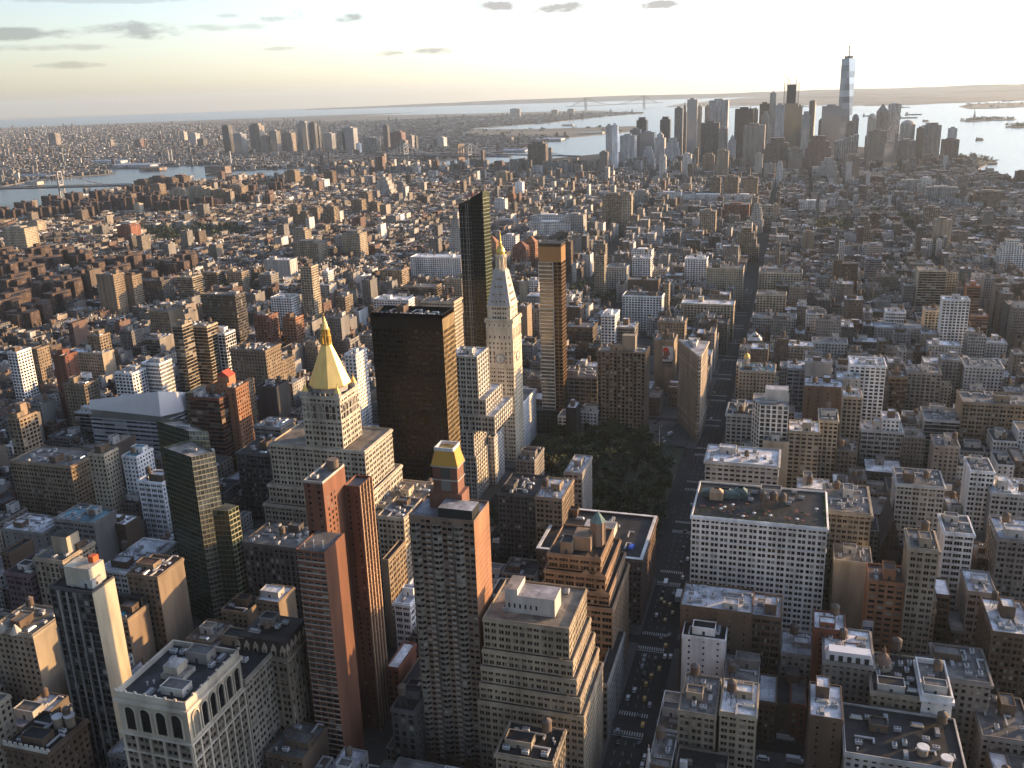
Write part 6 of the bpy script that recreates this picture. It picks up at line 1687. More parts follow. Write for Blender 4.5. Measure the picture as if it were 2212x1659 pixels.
# ---------------------------------------------------------------- streets
AVX = [-2590, -2383, -2177, -1971, -1765, -1559, -1353, -1140, -911, -695, -384, -74, 237, 511, 785, 1059, 1333]
AVX2 = {-540: (0, 1010), -229: (0, 850)}
SY = [40+79.8*k for k in range(-1, 49)]
def bway(y):            # line of the diagonal street
    if y < 880: return 226-311*y/870.0
    if y < 1540: return -88-.36*(y-880)
    return -326-.10*(y-1540)
SQ = (-222, -92, 618, 846)          # the park square
BLK = []
def near_blocks():
    for k in range(len(SY)-1):
        ya, yb = SY[k]+8.5, SY[k+1]-8.5
        avs = sorted(AVX+[a for a, (p, q) in AVX2.items() if p-80 <= SY[k] < q-20])
        if SY[k] > 2650: avs = sorted(set(avs+[a+105 for a in AVX[:-1] if True]+[-290, -180, 30, 130, 330, 420]))
        for i in range(len(avs)-1):
            xa, xb = avs[i]+(16 if avs[i] == -74 else 13), avs[i+1]-(16 if avs[i+1] == -74 else 13)
            if SY[k] > 2650: xa -= 6; xb += 6
            if xb-xa < 20: continue
            BLK.append((xa, xb, ya, yb))
near_blocks()
def overl(a, b2, c, d, R, g=0): return min(b2, R[1])-max(a, R[0]) > g and min(d, R[3])-max(c, R[2]) > g
sw = MB((.085, .083, .08))
for xa, xb, ya, yb in BLK:
    if ya > 1500 or ya < 150 or xb < -900 or xa > 400: continue
    if overl(xa, xb, ya, yb, (-222, -62, 600, 860), 20): continue
    sw.box(xa-5, xb+5, ya-4, yb+4, .004, .15, 'asphalt')
sw.box(-222, -95, 616, 846, .004, .15, 'asphalt', col=(.06, .065, .045, 0))
o = sw.build('pavement'); structure(o)
rm = MB((.36, .36, .35)); X5 = -76.5
def zebra(xa, xb, y, d=3.4):
    n = int((xb-xa)/1.25)
    for i in range(n): x = xa+(i+.25)*(xb-xa)/n; rm.poly([(x, y-d/2, .006), (x+.62, y-d/2, .006), (x+.62, y+d/2, .006), (x, y+d/2, .006)], 'asphalt')
for k in range(1, 22):
    y = SY[k]
    if y > 1560: break
    for dy in (-8.0, 8.0): zebra(X5-8.0, X5+8.0, y+dy)
    rm.poly([(X5-8, y-11.3, .006), (X5+8, y-11.3, .006), (X5+8, y-10.8, .006), (X5-8, y-10.8, .006)], 'asphalt')
    for q in range(7):
        yy = y+14+q*8
        for x in (X5-4.4, X5, X5+4.4): rm.poly([(x-.08, yy, .006), (x+.08, yy, .006), (x+.08, yy+3, .006), (x-.08, yy+3, .006)], 'asphalt')
    if y < 900: zebra(-236, -222, y-8)
for (xa, xb, y) in ((-128, -112, 905), (-118, -100, 862), (-120, -100, 838), (-62, -46, 912)): zebra(xa, xb, y)
zebra(-238, -222, 838); zebra(-236, -222, 776)
o = rm.build('road_markings'); structure(o)

# ---------------------------------------------------------------- the rest of the city
rng = random.Random(21)
PAL = {
    'loft': [('grey', (.31, .295, .275)), ('pale', (.46, .45, .42)), ('brown', (.21, .15, .105)), ('beige', (.42, .35, .27)), ('dark', (.14, .13, .12)), ('white', (.56, .55, .52)), ('tan', (.33, .26, .19))],
    'village': [('brown', (.20, .135, .09)), ('red brick', (.25, .12, .08)), ('grey', (.26, .25, .24)), ('pale', (.42, .40, .37)), ('tan', (.32, .25, .18)), ('beige', (.40, .33, .25)), ('grey', (.30, .28, .26)), ('white', (.55, .53, .50)), ('dark', (.12, .105, .09))],
    'low': [('pale', (.44, .42, .39)), ('grey', (.32, .31, .30)), ('brown', (.22, .16, .12)), ('red brick', (.26, .14, .10)), ('white', (.58, .57, .54)), ('tan', (.36, .29, .22))],
}
PAL = {k: [(n_, tuple((c*.6+sum(cc)/3*.4)*(.98 if n_ == 'white' else .68) for c in cc)) for n_, cc in v] for k, v in PAL.items()}
RFN = [('silver', RC['s']), ('grey', RC['g']), ('black', RC['k']), ('white', RC['w']), ('grey', (.25, .24, .23)), ('dark', (.08, .078, .075)), ('tan', (.24, .20, .16))]
def zone(x, y):
    if y < 1560:
        if x > -400: 
            return ('loft', 20, 44 if y < 900 else 52) if x > -85 else ('loft', 18, 40)
        if x > -900: return ('village', 14, 34)
        return ('village', 13, 24)
    if y < 2650:
        if x < -560: return ('village', 13, 20)
        if x < -120: return ('loft', 16, 40)
        return ('village', 12, 24)
    if y < 3750:
        if x < -800: return ('low', 14, 24)
        return ('low', 16, 34)
    return ('low', 20, 60)
LOTS = []
BOCC = {}
for R in OCC:
    for i in range(int(R[0]//100), int(R[1]//100)+1):
        for j in range(int(R[2]//100), int(R[3]//100)+1): BOCC.setdefault((i, j), []).append(R)
def occupied(a, b2, c, d, g=1.0):
    for i in range(int(a//100), int(b2//100)+1):
        for j in range(int(c//100), int(d//100)+1):
            for R in BOCC.get((i, j), ()):
                if overl(a, b2, c, d, R, g): return True
    return False
EXCL = [(-225, -60, 605, 905), (-12, 30, 375, 443)]
def seen(x, y, z, m=60):
    p = PJ(x, y, z)
    return p and -m < p[0] < 2212+m and 150 < p[1] < 1659+m*2
for xa, xb, ya, yb in BLK:
    cxm, cym = (xa+xb)/2, (ya+yb)/2
    if not inpoly(cxm, cym, MAN): continue
    vis = seen(xa, yb, 20, 150) or seen(xb, yb, 20, 150) or seen(cxm, yb, 40, 150) or seen(cxm, ya, 40, 150)
    shadow = cxm > 0 and cxm < 1500 and 100 < cym < 2400
    if not vis and not shadow: continue
    for row in (0, 1):
        x = xa
        while x < xb-5:
            kind, h0, h1 = zone(x, cym)
            w = rng.choice((7, 8, 9, 12, 15, 18, 23)) if kind != 'loft' else rng.choice((8, 12, 15, 18, 23, 28))
            if not vis: w = 30
            if cym > 3200: w *= 1.4
            w = min(w, xb-x)
            if xb-x-w < 5: w = xb-x
            mid = (ya+yb)/2
            d = rng.uniform(20, 30)
            y0, y1 = (ya, min(ya+d, mid-.5)) if row == 0 else (max(yb-d, mid+.5), yb)
            e = rng.random()**1.8; h = h0+(h1-h0)*e
            if kind != 'loft' and rng.random() < .03: h *= rng.uniform(1.6, 2.6)
            ave = x-xa < 25 or xb-x-w < 25
            if ave and cym < 2700: h *= 1.25
            if cym < 620 and vis: h = min(h, 30)
            if not vis: h = rng.uniform(24, 52)
            xe = x+w
            bx_ = bway((y0+y1)/2)
            ok = not (x < bx_+11 and xe > bx_-11) and not any(overl(x, xe, y0, y1, R, 1) for R in EXCL) and not any(inpoly((x+xe)/2, (y0+y1)/2, P) for P in PARKS)
            if ok and inpoly(x, y0, MAN):
                if occupied(x, xe, y0, y1, 1.0):
                    # keep what is left of the lot beside a bigger building
                    for R in BOCC.get((int(((x+xe)/2)//100), int(((y0+y1)/2)//100)), ()):
                        if overl(x, xe, y0, y1, R, 0):
                            if R[0]-x > xe-R[1]: xe = min(xe, R[0]-.3)
                            else: x = max(x, R[1]+.3)
                    if xe-x < 5 or occupied(x, xe, y0, y1, .4): ok = False
                if ok:
                    cn, c = rng.choice(PAL[kind]); v = rng.uniform(.75, 1.2); rn, rcol = rng.choice(RFN)
                    if kind == 'village' and rng.random() < .5: rn, rcol = RFN[rng.choice((1, 2, 4, 5))]
                    LOTS.append([x, xe, y0, y1, h, cn, tuple(k*v for k in c), rn, rcol, rng.uniform(.35, .62), rng.uniform(2.2, 3.6), vis])
            x = max(x, x)+w if xe <= x+w+.01 else xe
print('lots', len(LOTS))
# which of them show: the line of sight to the roof is tested against the bigger buildings
def blocked(px, py, pz):
    dx, dy, dz = px-CX, py-CY, pz-CZ
    for R in SHADE:
        if R[2] > py: continue
        t0, t1 = 0.0, .985
        for o_, d_, lo, hi in ((CX, dx, R[0], R[1]), (CY, dy, R[2], R[3])):
            if abs(d_) < 1e-6:
                if o_ < lo or o_ > hi: t0, t1 = 1, 0; break
                continue
            a, b2 = (lo-o_)/d_, (hi-o_)/d_
            if a > b2: a, b2 = b2, a
            t0 = max(t0, a); t1 = min(t1, b2)
        if t0 < t1 and CZ+dz*t1 < R[4]: return True
    return False
SHADE = []
for o in list(S.objects):
    if o.name.split('.')[0] in ('wall', 'glass_wall', 'glass_pods', 'banded_wall') and o.type == 'MESH' and o.parent:
        bb = [o.parent.location+Vector(c) for c in o.bound_box]
        SHADE.append((min(b2.x for b2 in bb), max(b2.x for b2 in bb), min(b2.y for b2 in bb), max(b2.y for b2 in bb), max(b2.z for b2 in bb)))
SHADE = [q for q in SHADE if q[2] < 1700]
cand = []
for i, l in enumerate(LOTS):
    x0, x1, y0, y1, h = l[:5]
    if not l[11] or y0 > 1900: continue
    xm, ym = (x0+x1)/2, (y0+y1)/2
    n = 0
    for px, py in ((xm, ym), (x0+1, y0+1), (x1-1, y1-1)):
        p = PJ(px, py, h)
        if p and 5 < p[0] < 2207 and 5 < p[1] < 1655 and not blocked(px, py, h): n += 1
    if n >= 2:
        D = dist(xm, ym, h); cand.append(((x1-x0)*(h*.8+(y1-y0)*.5)/(D*D), i))
cand.sort(reverse=True)
PICK = [i for _, i in cand[:260]]
# short names of buildings to describe others by
ANCH = []
seen_a = {}
for o in list(S.objects):
    if o.parent is None and o.get('label') and o.type == 'EMPTY' and o.location.y < 2000:
        w = o['label'].replace(',', '').split(); cut = len(w)
        for k, q in enumerate(w):
            if k >= 2 and q in ('with', 'beside', 'behind', 'in', 'of', 'by', 'at', 'before', 'facing', 'under', 'to', 'among', 'against', 'along', 'on', 'half', 'where', 'between', 'standing', 'carrying', 'crowned', 'the', 'beyond', 'next', 'flanking', 'hidden', 'crowded', 'catching', 'over', 'above', 'wedged', 'overlooking', 'looking', 'around', 'lit', 'stepping', 'glowing', 'close', 'from', 'nearest', 'continuing', 'tall', 'and', 'bright', 'having', 'a'): cut = k; break
        s = ' '.join(w[:min(cut, 5)])
        seen_a[s] = seen_a.get(s, 0)+1
        p = PJ(o.location.x, o.location.y, 40)
        if p and cut <= 6: ANCH.append((p[0], p[1], s))
ANCH = [a for a in ANCH if seen_a[a[2]] == 1]
ORD = ['next one', 'second one', 'third one', 'fourth one', 'fifth one', 'sixth one', 'seventh one', 'eighth one', 'ninth one', 'tenth one', 'eleventh one', 'twelfth one']
jobs = {}
for i in PICK:
    x0, x1, y0, y1, h = LOTS[i][:5]; p = PJ((x0+x1)/2, y0, h)
    a = min(ANCH, key=lambda q: (q[0]-p[0])**2+((q[1]-p[1])*1.4)**2); dx, dy = p[0]-a[0], p[1]-a[1]
    d = ('west of' if dx > 0 else 'east of') if abs(dx) > abs(dy) else ('before' if dy > 0 else 'behind')
    jobs.setdefault((a[2], d), []).append((dx*dx+dy*dy, i))
rk = random.Random(5)
for (an, d), L_ in jobs.items():
    for k, (_, i) in enumerate(sorted(L_)):
        x0, x1, y0, y1, h, cn, c, rn, rcol, wf, bay, vis = LOTS[i]
        hw = 'low' if h < 20 else 'medium height' if h < 34 else 'tall'
        nm = 'rowhouse' if h < 20 and x1-x0 < 13 else 'loft_building' if c[0] > .28 and x1-x0 > 12 else 'walkup_building'
        lab = f"{hw} {cn} building, {rn} roof, {ORD[min(k, 11)]} {d} the {an}"
        while lab in LABELS: lab = lab.replace('building', 'block', 1) if 'building' in lab else lab+' again'
        r = thing(nm, lab, nm.replace('_', ' '), (x0+x1)/2, (y0+y1)/2, 0, 'city buildings between the larger blocks')
        mb = MB(c, wf); zt = h-1.0
        mb.wall(x0, y0, x1, y0, 0, zt, 'facade', bay, 3.7); mb.wall(x1, y1, x0, y1, 0, zt, 'facade', bay, 3.7, (*c, .45))
        sidew = .4 if rk.random() < .35 else 0.0
        mb.wall(x1, y0, x1, y1, 0, zt, 'facade', 4.5, 3.7, (*c, sidew)); mb.wall(x0, y1, x0, y0, 0, zt, 'facade', 4.5, 3.7, (*c, sidew))
        parapet(mb, x0, x1, y0, y1, zt, 1.0, .35)
        if rk.random() < .7: mb.box(x0-.05, x1+.05, y0-.7, y0-.001, zt-.6, zt+.4, 'masonry', bottom=True)
        mb.build('wall', r); rf = MB(rcol); rf.poly([(x0+.35, y0+.35, zt+.03), (x1-.35, y0+.35, zt+.03), (x1-.35, y1-.35, zt+.03), (x0+.35, y1-.35, zt+.03)], 'roofing'); rf.build('roof', r)
        roof_kit(r, x0+.6, x1-.6, y0+.6, y1-.6, zt+.03, 'G', 'g', rk, 3 if y0 < 900 else 2, .5)
# everything else of the island: one mass
ps = set(PICK); mass = MB()
for i, (x0, x1, y0, y1, h, cn, c, rn, rcol, wf, bay, vis) in enumerate(LOTS):
    if i in ps: continue
    mass.col = (*c, wf)
    if not vis: mass.box(x0, x1, y0, y1, 0, h, 'facade', 'roofing', bay, 3.7); continue
    zt = h; col = (*c, wf)
    mass.wall(x0, y0, x1, y0, 0, zt, 'facade', bay, 3.6, col); mass.wall(x1, y0, x1, y1, 0, zt, 'facade', 4.2, 3.6, (*c, rng.choice((0, 0, .35, .4)))); mass.wall(x1, y1, x0, y1, 0, zt, 'facade', bay, 3.6, col); mass.wall(x0, y1, x0, y0, 0, zt, 'facade', 4.2, 3.6, (*c, rng.choice((0, 0, .35))))
    t = .6
    mass.poly([(x0+t, y0+t, zt-.7), (x1-t, y0+t, zt-.7), (x1-t, y1-t, zt-.7), (x0+t, y1-t, zt-.7)], 'roofing', None, (*(k*.72 for k in rcol), 0))
    for q in (((x0, y0), (x1, y0), (x1-t, y0+t), (x0+t, y0+t)), ((x1, y0), (x1, y1), (x1-t, y1-t), (x1-t, y0+t)), ((x1, y1), (x0, y1), (x0+t, y1-t), (x1-t, y1-t)), ((x0, y1), (x0, y0), (x0+t, y0+t), (x0+t, y1-t))):
        mass.poly([(*p, zt) for p in q], 'masonry'); 
        a, b2 = q[3], q[2]; mass.poly([(*b2, zt-.7), (*a, zt-.7), (*a, zt), (*b2, zt)], 'masonry')
    for _ in range(1 if y0 > 1700 else 3):
        s = rng.uniform(1.2, 2.8); x = rng.uniform(x0+s+.6, x1-s-.6) if x1-x0 > 2*s+2 else None
        if x is None or y1-y0 < 2*s+3: continue
        y = rng.uniform(y0+s+.8, y1-s-.8); hh = rng.uniform(1.2, 4.2)
        k = rng.choice(((.4, .4, .4), (.2, .14, .1), c, c, (.6, .6, .6), (.06, .06, .06)))
        if rng.random() < .25: mass.cyl(x, y, s*.75, zt+1.5, zt+5, 'masonry', 8, col=(.18, .13, .09, 0)); mass.cyl(x, y, s*.8, zt+5, zt+6.3, 'masonry', 8, .1, col=(.14, .11, .09, 0))
        else: mass.box(x-s, x+s, y-s*.7, y+s*.7, zt-.7, zt+hh, 'masonry', 'roofing', col=(*k, 0))
o = mass.build('distant_city_buildings'); o['kind'] = 'stuff'
LOTS = None

# across the river: streets of low houses, built as one mass out to the horizon
mass = MB(); rng = random.Random(31); cnt = 0
rot = rad(24); cr_, sr_ = math.cos(rot), math.sin(rot)
HOLES = []
def across(step, y0, y1, hmin, hmax, size):
    global cnt
    u = -16000
    n = int(26000/step)
    for i in range(n):
        for j in range(n):
            if i % 5 == 4 or j % 9 == 8: continue
            gx, gy = -17000+i*step, j*step
            x, y = gx*cr_-gy*sr_*0.0+gy*.25, gy+gx*.0-((gx+3000)*.18)
            if y < y0 or y > y1: continue
            x += rng.uniform(-.2, .2)*step; y += rng.uniform(-.2, .2)*step
            p = PJ(x, y, 10)
            if not p or p[0] < -20 or p[0] > 1700 or p[1] < 190: continue
            if not inpoly(x, y, BRK): continue
            g = math.sin(x/700+1)+math.sin(y/900+2)+math.sin((x+y)/1500)
            if g < -1.35: continue
            h = rng.uniform(hmin, hmax); q = rng.random()
            if q < .035: h *= rng.uniform(2, 4)
            w, d = size*rng.uniform(.5, 1.1), size*rng.uniform(.5, 1.1)
            if h > 25: w *= .6; d *= .6
            cn, c = rng.choice(PAL['low']); v = rng.uniform(.5, 1.0); mass.col = (*(k*v for k in c), rng.uniform(.25, .45))
            a = rot; pts = [(x+cx2*math.cos(a)-cy2*math.sin(a), y+cx2*math.sin(a)+cy2*math.cos(a)) for cx2, cy2 in ((-w, -d), (w, -d), (w, d), (-w, d))]
            if occupied(min(t[0] for t in pts), max(t[0] for t in pts), min(t[1] for t in pts), max(t[1] for t in pts), .5): continue
            mass.prism(pts, 0, h, 'facade', 'roofing', 4, 3.6, tcol=(*(k*.5 for k in rng.choice(RFN)[1]), 0)); cnt += 1
across(36, 3400, 7000, 8, 16, 14)
across(64, 7000, 13500, 8, 18, 22)
print('across', cnt)
o = mass.build('distant_town_houses'); o['kind'] = 'stuff'
rng = random.Random(8); mb = MB((.03, .042, .022))
for k in range(900):
    x = rng.uniform(-9000, -200); y = rng.uniform(4200, 12500); p = PJ(x, y, 5)
    if p and -10 < p[0] < 1500 and inpoly(x, y, BRK) and math.sin(x/700+1)+math.sin(y/900+2)+math.sin((x+y)/1500) < .2: leaf_clump(mb, x, y, 7, rng.uniform(14, 34), 14, rng, .35)
for k in range(700):
    x = rng.uniform(-2750, -1300); y = rng.uniform(1500, 4200)
    if inpoly(x, y, MAN) and not occupied(x-6, x+6, y-6, y+6, 0) and (not inpoly(x-260, y, MAN) or rng.random() < .12): leaf_clump(mb, x, y, 7, rng.uniform(8, 14), 12, rng, .6)
for k in range(420):
    x = rng.uniform(-1660, -1090); y = rng.uniform(1020, 1680); p = PJ(x, y, 8)
    if p and -10 < p[0] < 420: leaf_clump(mb, x, y, 8, rng.uniform(5, 8), 12, rng, .7)
o = mb.build('distant_trees'); o['kind'] = 'stuff'
# ---------------------------------------------------------------- tallest tower: eight tall triangles between two turned squares
def tallest():
    Y = TALLEST_Y; xa, H = GY(*TL(20, 1033, 380), Y); xb, _ = GY(*TL(20, 1126, 382), Y); xm = (xa+xb)/2
    R = (xb-xa)/2
    xa2, _ = GY(*TL(20, 1013, 760), Y); xb2, _ = GY(*TL(20, 1108, 760), Y)
    r = thing('skyscraper', 'tallest glass tower with tapering triangular faces and a mast', 'skyscraper', xm, Y+30); occupy(xm-32, xm+32, Y, Y+60)
    mb = MB((.3, .33, .37)); cx2, cy2 = xm, Y+30; z0 = 50
    b = R*.98
    Bq = [(cx2-b, cy2-b), (cx2+b, cy2-b), (cx2+b, cy2+b), (cx2-b, cy2+b)]; a = rad(4)
    T = [(cx2+R*math.cos(a+math.pi*(i*.5-.5)), cy2+R*math.sin(a+math.pi*(i*.5-.5))) for i in range(4)]
    T = [(cx2, cy2-R*1.0), (cx2+R, cy2), (cx2, cy2+R), (cx2-R, cy2)]
    mb.prism(Bq, 0, z0, 'pale_glass')
    n = 14
    def tri(A, B2, C):           # split in storeys so that the panes vary
        for k in range(n):
            f0, f1 = k/n, (k+1)/n
            l = lambda P, Q, f: tuple(P[i]+(Q[i]-P[i])*f for i in range(3))
            p = [l(A, C, f0), l(B2, C, f0), l(B2, C, f1), l(A, C, f1)]
            if k == n-1: p = p[:3]
            mb.poly(p, 'blue_glass')
    for i in range(4):
        j = (i+1) % 4
        tri((*Bq[i], z0), (*Bq[j], z0), (*T[i], H)); tri((*T[j], H), (*T[i], H), (*Bq[j], z0))
    mb.poly([(*p, H) for p in T], 'roofing'); mb.build('glass_wall', r)
    m2 = MB((.25, .25, .26)); m2.cyl(cx2, cy2, R*.62, H+.2, H+8, 'masonry', 20); m2.cyl(cx2, cy2, R*.75, H+8, H+10, 'masonry', 20); m2.build('roof_ring', r)
    zt = GY(*TL(20, 1090, 238), Y+30)[1]; m3 = MB((.35, .35, .36)); m3.cyl(cx2, cy2, 3.0, H+10, H+45, 'masonry', 8, 2.2); m3.cyl(cx2, cy2, 4.5, H+45, H+50, 'masonry', 10); m3.cyl(cx2, cy2, 1.6, H+50, zt, 'masonry', 6, .5); m3.build('mast', r)
tallest()
def site_tower():
    Y = 4380.0; xa, zt = GY(*TL(20, 660, 540), Y); xb, _ = GY(*TL(20, 757, 540), Y); zm = GY(*TL(20, 700, 672), Y)[1]
    r = thing('skyscraper', 'tower under construction with open dark frame above golden lit glass', 'skyscraper', (xa+xb)/2, Y+25); occupy(xa, xb, Y, Y+50)
    mb = MB((.45, .38, .25), .8); mb.box(xa, xb, Y, Y+50, 0, zm, 'curtain_wall', 'roofing', 6, 4); mb.build('glass_wall', r)
    f = MB((.10, .10, .12)); fl = 4.6; n = int((zt-zm)/fl); w = xb-xa
    f.box(xa+w*.2, xb-w*.2, Y+12, Y+38, zm, zt-6)
    for k in range(n): f.box(xa, xb, Y, Y+50, zm+.2+k*fl, zm+.9+k*fl, bottom=True)
    for i in range(6):
        for yy in (Y+.5, Y+49.5): f.bar((xa+.6+i*(w-1.2)/5, yy, zm), (xa+.6+i*(w-1.2)/5, yy, zt+(4 if i in (0, 5) else 0)), 1.4)
    f.build('steel_frame', r)
    c = MB((.12, .10, .09)); c.bar((xa+w*.3, Y+20, zt-4), (xa+w*.3, Y+20, zt+16), 2); c.bar((xa+w*.3, Y+20, zt+12), (xa-6, Y+10, zt+36), 1.3); c.bar((xb-w*.2, Y+20, zt-4), (xb-w*.2, Y+20, zt+14), 2); c.bar((xb-w*.2, Y+20, zt+10), (xb-w*.45, Y+15, zt+26), 1.2); c.build('crane', r)
site_tower()
def sloped_white():
    Y = 3900.0; xa, za = GY(*TL(20, 985, 925), Y); xb, zb = GY(*TL(20, 1143, 872), Y)
    r = thing('office_building', 'white louvred block with stepped slope before the tallest tower', 'office building', (xa+xb)/2, Y+20); mb = MB((.58, .60, .62), .9)
    n = 5
    for k in range(n):
        x0 = xa+(xb-xa)*k/n; mb.box(x0, xa+(xb-xa)*(k+1)/n-.05, Y, Y+40-3*k, 0, za+(zb-za)*(k+1)/n, 'facade', 'roofing', 8, 4)
    mb.build('wall', r)
sloped_white()

# ---------------------------------------------------------------- bridges
def cable(mb, A, B, sag, w, n=14):
    P = [(A[0]+(B[0]-A[0])*t, A[1]+(B[1]-A[1])*t, A[2]+(B[2]-A[2])*t-sag*4*t*(1-t)) for t in [i/n for i in range(n+1)]]
    for a, b2 in zip(P, P[1:]): mb.bar(a, b2, w)
    return P
def suspension(name, lab, t1, t2, ht, hd, tw, col, stone=False, ext=1.0, cw=1.2, dcol=(.13, .13, .14)):
    (xa, ya), (xb, yb) = t1, t2; L0 = math.hypot(xb-xa, yb-ya); ux, uy = (xb-xa)/L0, (yb-ya)/L0; nx, ny = -uy, ux
    r = thing(name, lab, 'bridge', (xa+xb)/2, (ya+yb)/2)
    d = MB(dcol); e1, e2 = (xa-ux*L0*.6*ext, ya-uy*L0*.6*ext), (xb+ux*L0*.6*ext, yb+uy*L0*.6*ext)
    d.bar((*e1, hd), (*e2, hd), tw*1.6, h=5)
    if not stone:
        n = int(L0*2.2/14)
        for s in (-.8, .8):
            for k in range(n):
                f0 = k/n; f1 = (k+1)/n; P = lambda f, z: (e1[0]+(e2[0]-e1[0])*f+nx*tw*s, e1[1]+(e2[1]-e1[1])*f+ny*tw*s, z)
                d.bar(P(f0, hd-1 if k % 2 else hd+6), P(f1, hd+6 if k % 2 else hd-1), .9)
            d.bar(P(0, hd+6), P(1, hd+6), 1.1)
    d.build('deck', r)
    for (x, y) in (t1, t2):
        t = MB(col)
        if stone:
            for s in (-1, 0, 1): t.bar((x+nx*tw*s, y+ny*tw*s, -3), (x+nx*tw*s, y+ny*tw*s, ht-12), tw*.42, h=12)
            t.bar((x-nx*tw*1.3, y-ny*tw*1.3, ht-6), (x+nx*tw*1.3, y+ny*tw*1.3, ht-6), 14, h=12); t.bar((x-nx*tw*1.25, y-ny*tw*1.25, hd*.45), (x+nx*tw*1.25, y+ny*tw*1.25, hd*.45), 15, h=hd*.9)
            for s in (-.5, .5):   # pointed heads of the two openings
                for q in (-1, 1): t.bar((x+nx*tw*(s+q*.3), y+ny*tw*(s+q*.3), ht-21), (x+nx*tw*s, y+ny*tw*s, ht-12), 5, h=8)
        else:
            for s in (-1, 1):
                t.bar((x+nx*tw*s, y+ny*tw*s, -3), (x+nx*tw*s*.85, y+ny*tw*s*.85, ht), tw*(.30 if ht < 130 else .55))
            for z in ((hd+8, ht-2) if ht < 130 else (hd-4, ht-8)): t.bar((x-nx*tw, y-ny*tw, z), (x+nx*tw, y+ny*tw, z), tw*.3)
            zz = [hd+10, (hd+ht)/2, ht-3]
            if ht < 130:
                for z0, z1 in zip(zz, zz[1:]): t.bar((x-nx*tw, y-ny*tw, z0), (x+nx*tw, y+ny*tw, z1), 1.6); t.bar((x+nx*tw, y+ny*tw, z0), (x-nx*tw, y-ny*tw, z1), 1.6)
                t.bar((x-nx*tw, y-ny*tw, 3), (x+nx*tw, y+ny*tw, hd-6), 2); t.bar((x+nx*tw, y+ny*tw, 3), (x-nx*tw, y-ny*tw, hd-6), 2)
        t.build('bridge_tower', r)
    c = MB(tuple(k*1.1 for k in col) if not stone else (.30, .30, .31))
    for s in (-1, 1):
        A = (xa+nx*tw*s*.8, ya+ny*tw*s*.8, ht); B = (xb+nx*tw*s*.8, yb+ny*tw*s*.8, ht)
        P = cable(c, A, B, ht-hd-5, cw)
        for p in P[1:-1]: c.bar(p, (p[0], p[1], hd), cw*.4)
        for T, e in ((A, e1), (B, e2)):
            E2 = (T[0]+(e[0]-T[0])*.75, T[1]+(e[1]-T[1])*.75, hd+2); Q = cable(c, T, E2, 8, cw, 8)
            for p in Q[1:-1]: c.bar(p, (p[0], p[1], hd), cw*.4)
    c.build('cable', r)
p = G(*TL(0, 410, 1290)); sb = (p[0]-430, p[1]-95)
suspension('suspension_bridge', 'grey steel suspension bridge with latticed tower at the river bend', sb, p, 100, 43, 16, (.33, .33, .34), cw=1.6)
p = G(*TL(10, 776, 1045)); p2 = (p[0]+420, p[1]-190)
suspension('suspension_bridge', 'old stone towered bridge with pointed arches beyond the lone brown tower', p2, p, 84, 38, 17, (.33, .25, .185), stone=True)
q1 = G(*TL(10, 420, 1035), 20); q2 = (q1[0]+380, q1[1]-130)
suspension('suspension_bridge', 'steel bridge with pale slanting cables before the river towers', q1, q2, 98, 41, 15, (.30, .33, .37), cw=3.0)
va = GY(*TL(10, 1583, 632), 15800.0); vb = GY(*TL(10, 1962, 617), 16700.0)
def narrows():
    t1, t2 = (va[0], 15800.0), (vb[0], 16700.0)
    suspension('suspension_bridge', 'great far suspension bridge faint across the harbour mouth', t1, t2, (va[1]+vb[1])/2, 66, 20, (.16, .18, .20), cw=4.5, dcol=(.15, .17, .19), ext=.55)
narrows()

# ---------------------------------------------------------------- harbour
def statue():
    Y = 7900.0; x, zt = GY(*TL(20, 1891, 706), Y); z = 1.0
    x = (G(*TL(20, 1888, 778))[0]); y = G(*TL(20, 1888, 778))[1]; zt = GY(*TL(20, 1892, 706), y)[1]; k = zt/93.0
    r = thing('statue', 'tiny green statue on a tall stone pedestal on the harbour island', 'statue', x, y, 0)
    p = MB((.30, .28, .25)); p.box(x-18*k, x+18*k, y-18*k, y+18*k, 1, 12*k); p.prism([(x-10*k, y-10*k), (x+10*k, y-10*k), (x+10*k, y+10*k), (x-10*k, y+10*k)], 12*k, 46*k, 'masonry', 'masonry', scale=.75); p.build('pedestal', r)
    s = MB((.17, .24, .22)); s.cyl(x, y, 6*k, 46*k, 66*k, 'masonry', 10, 4.2*k); s.cyl(x, y, 4.2*k, 66*k, 75*k, 'masonry', 10, 3.2*k); s.cyl(x, y, 1.7*k, 75*k, 80*k, 'masonry', 8, 2.2*k); s.cyl(x, y, 2.2*k, 80*k, 81*k, 'masonry', 8, .6*k)
    s.bar((x-3*k, y, 73*k), (x-5*k, y, 88*k), 2.2*k); s.cyl(x-5*k, y, 1.8*k, 88*k, 91*k, 'masonry', 8, .6*k); s.build('figure', r)
statue()
def ship_at(t, lab, L0, kind):
    x, y = G(*TL(20, *t)); r = thing('cargo_ship' if kind else 'ferry_boat', lab, 'ship' if kind else 'boat', x, y, -3)
    h = MB((.10, .09, .09) if kind else (.6, .35, .12)); w = L0*.11
    h.prism([(x-L0/2, y-w), (x+L0*.4, y-w), (x+L0/2, y), (x+L0*.4, y+w), (x-L0/2, y+w)], -3, 6 if kind else 4, 'masonry', 'masonry'); h.build('hull', r)
    d = MB((.6, .6, .6) if kind else (.72, .7, .68)); d.box(x-L0*.46, x-L0*.3, y-w*.8, y+w*.8, 6.02 if kind else 4.02, 22 if kind else 12)
    if not kind: d.box(x-L0*.28, x+L0*.3, y-w*.8, y+w*.8, 4.02, 10)
    d.cyl(x-L0*.38, y, w*.25, 22 if kind else 12, 27 if kind else 16, 'masonry', 8); d.build('deckhouse', r)
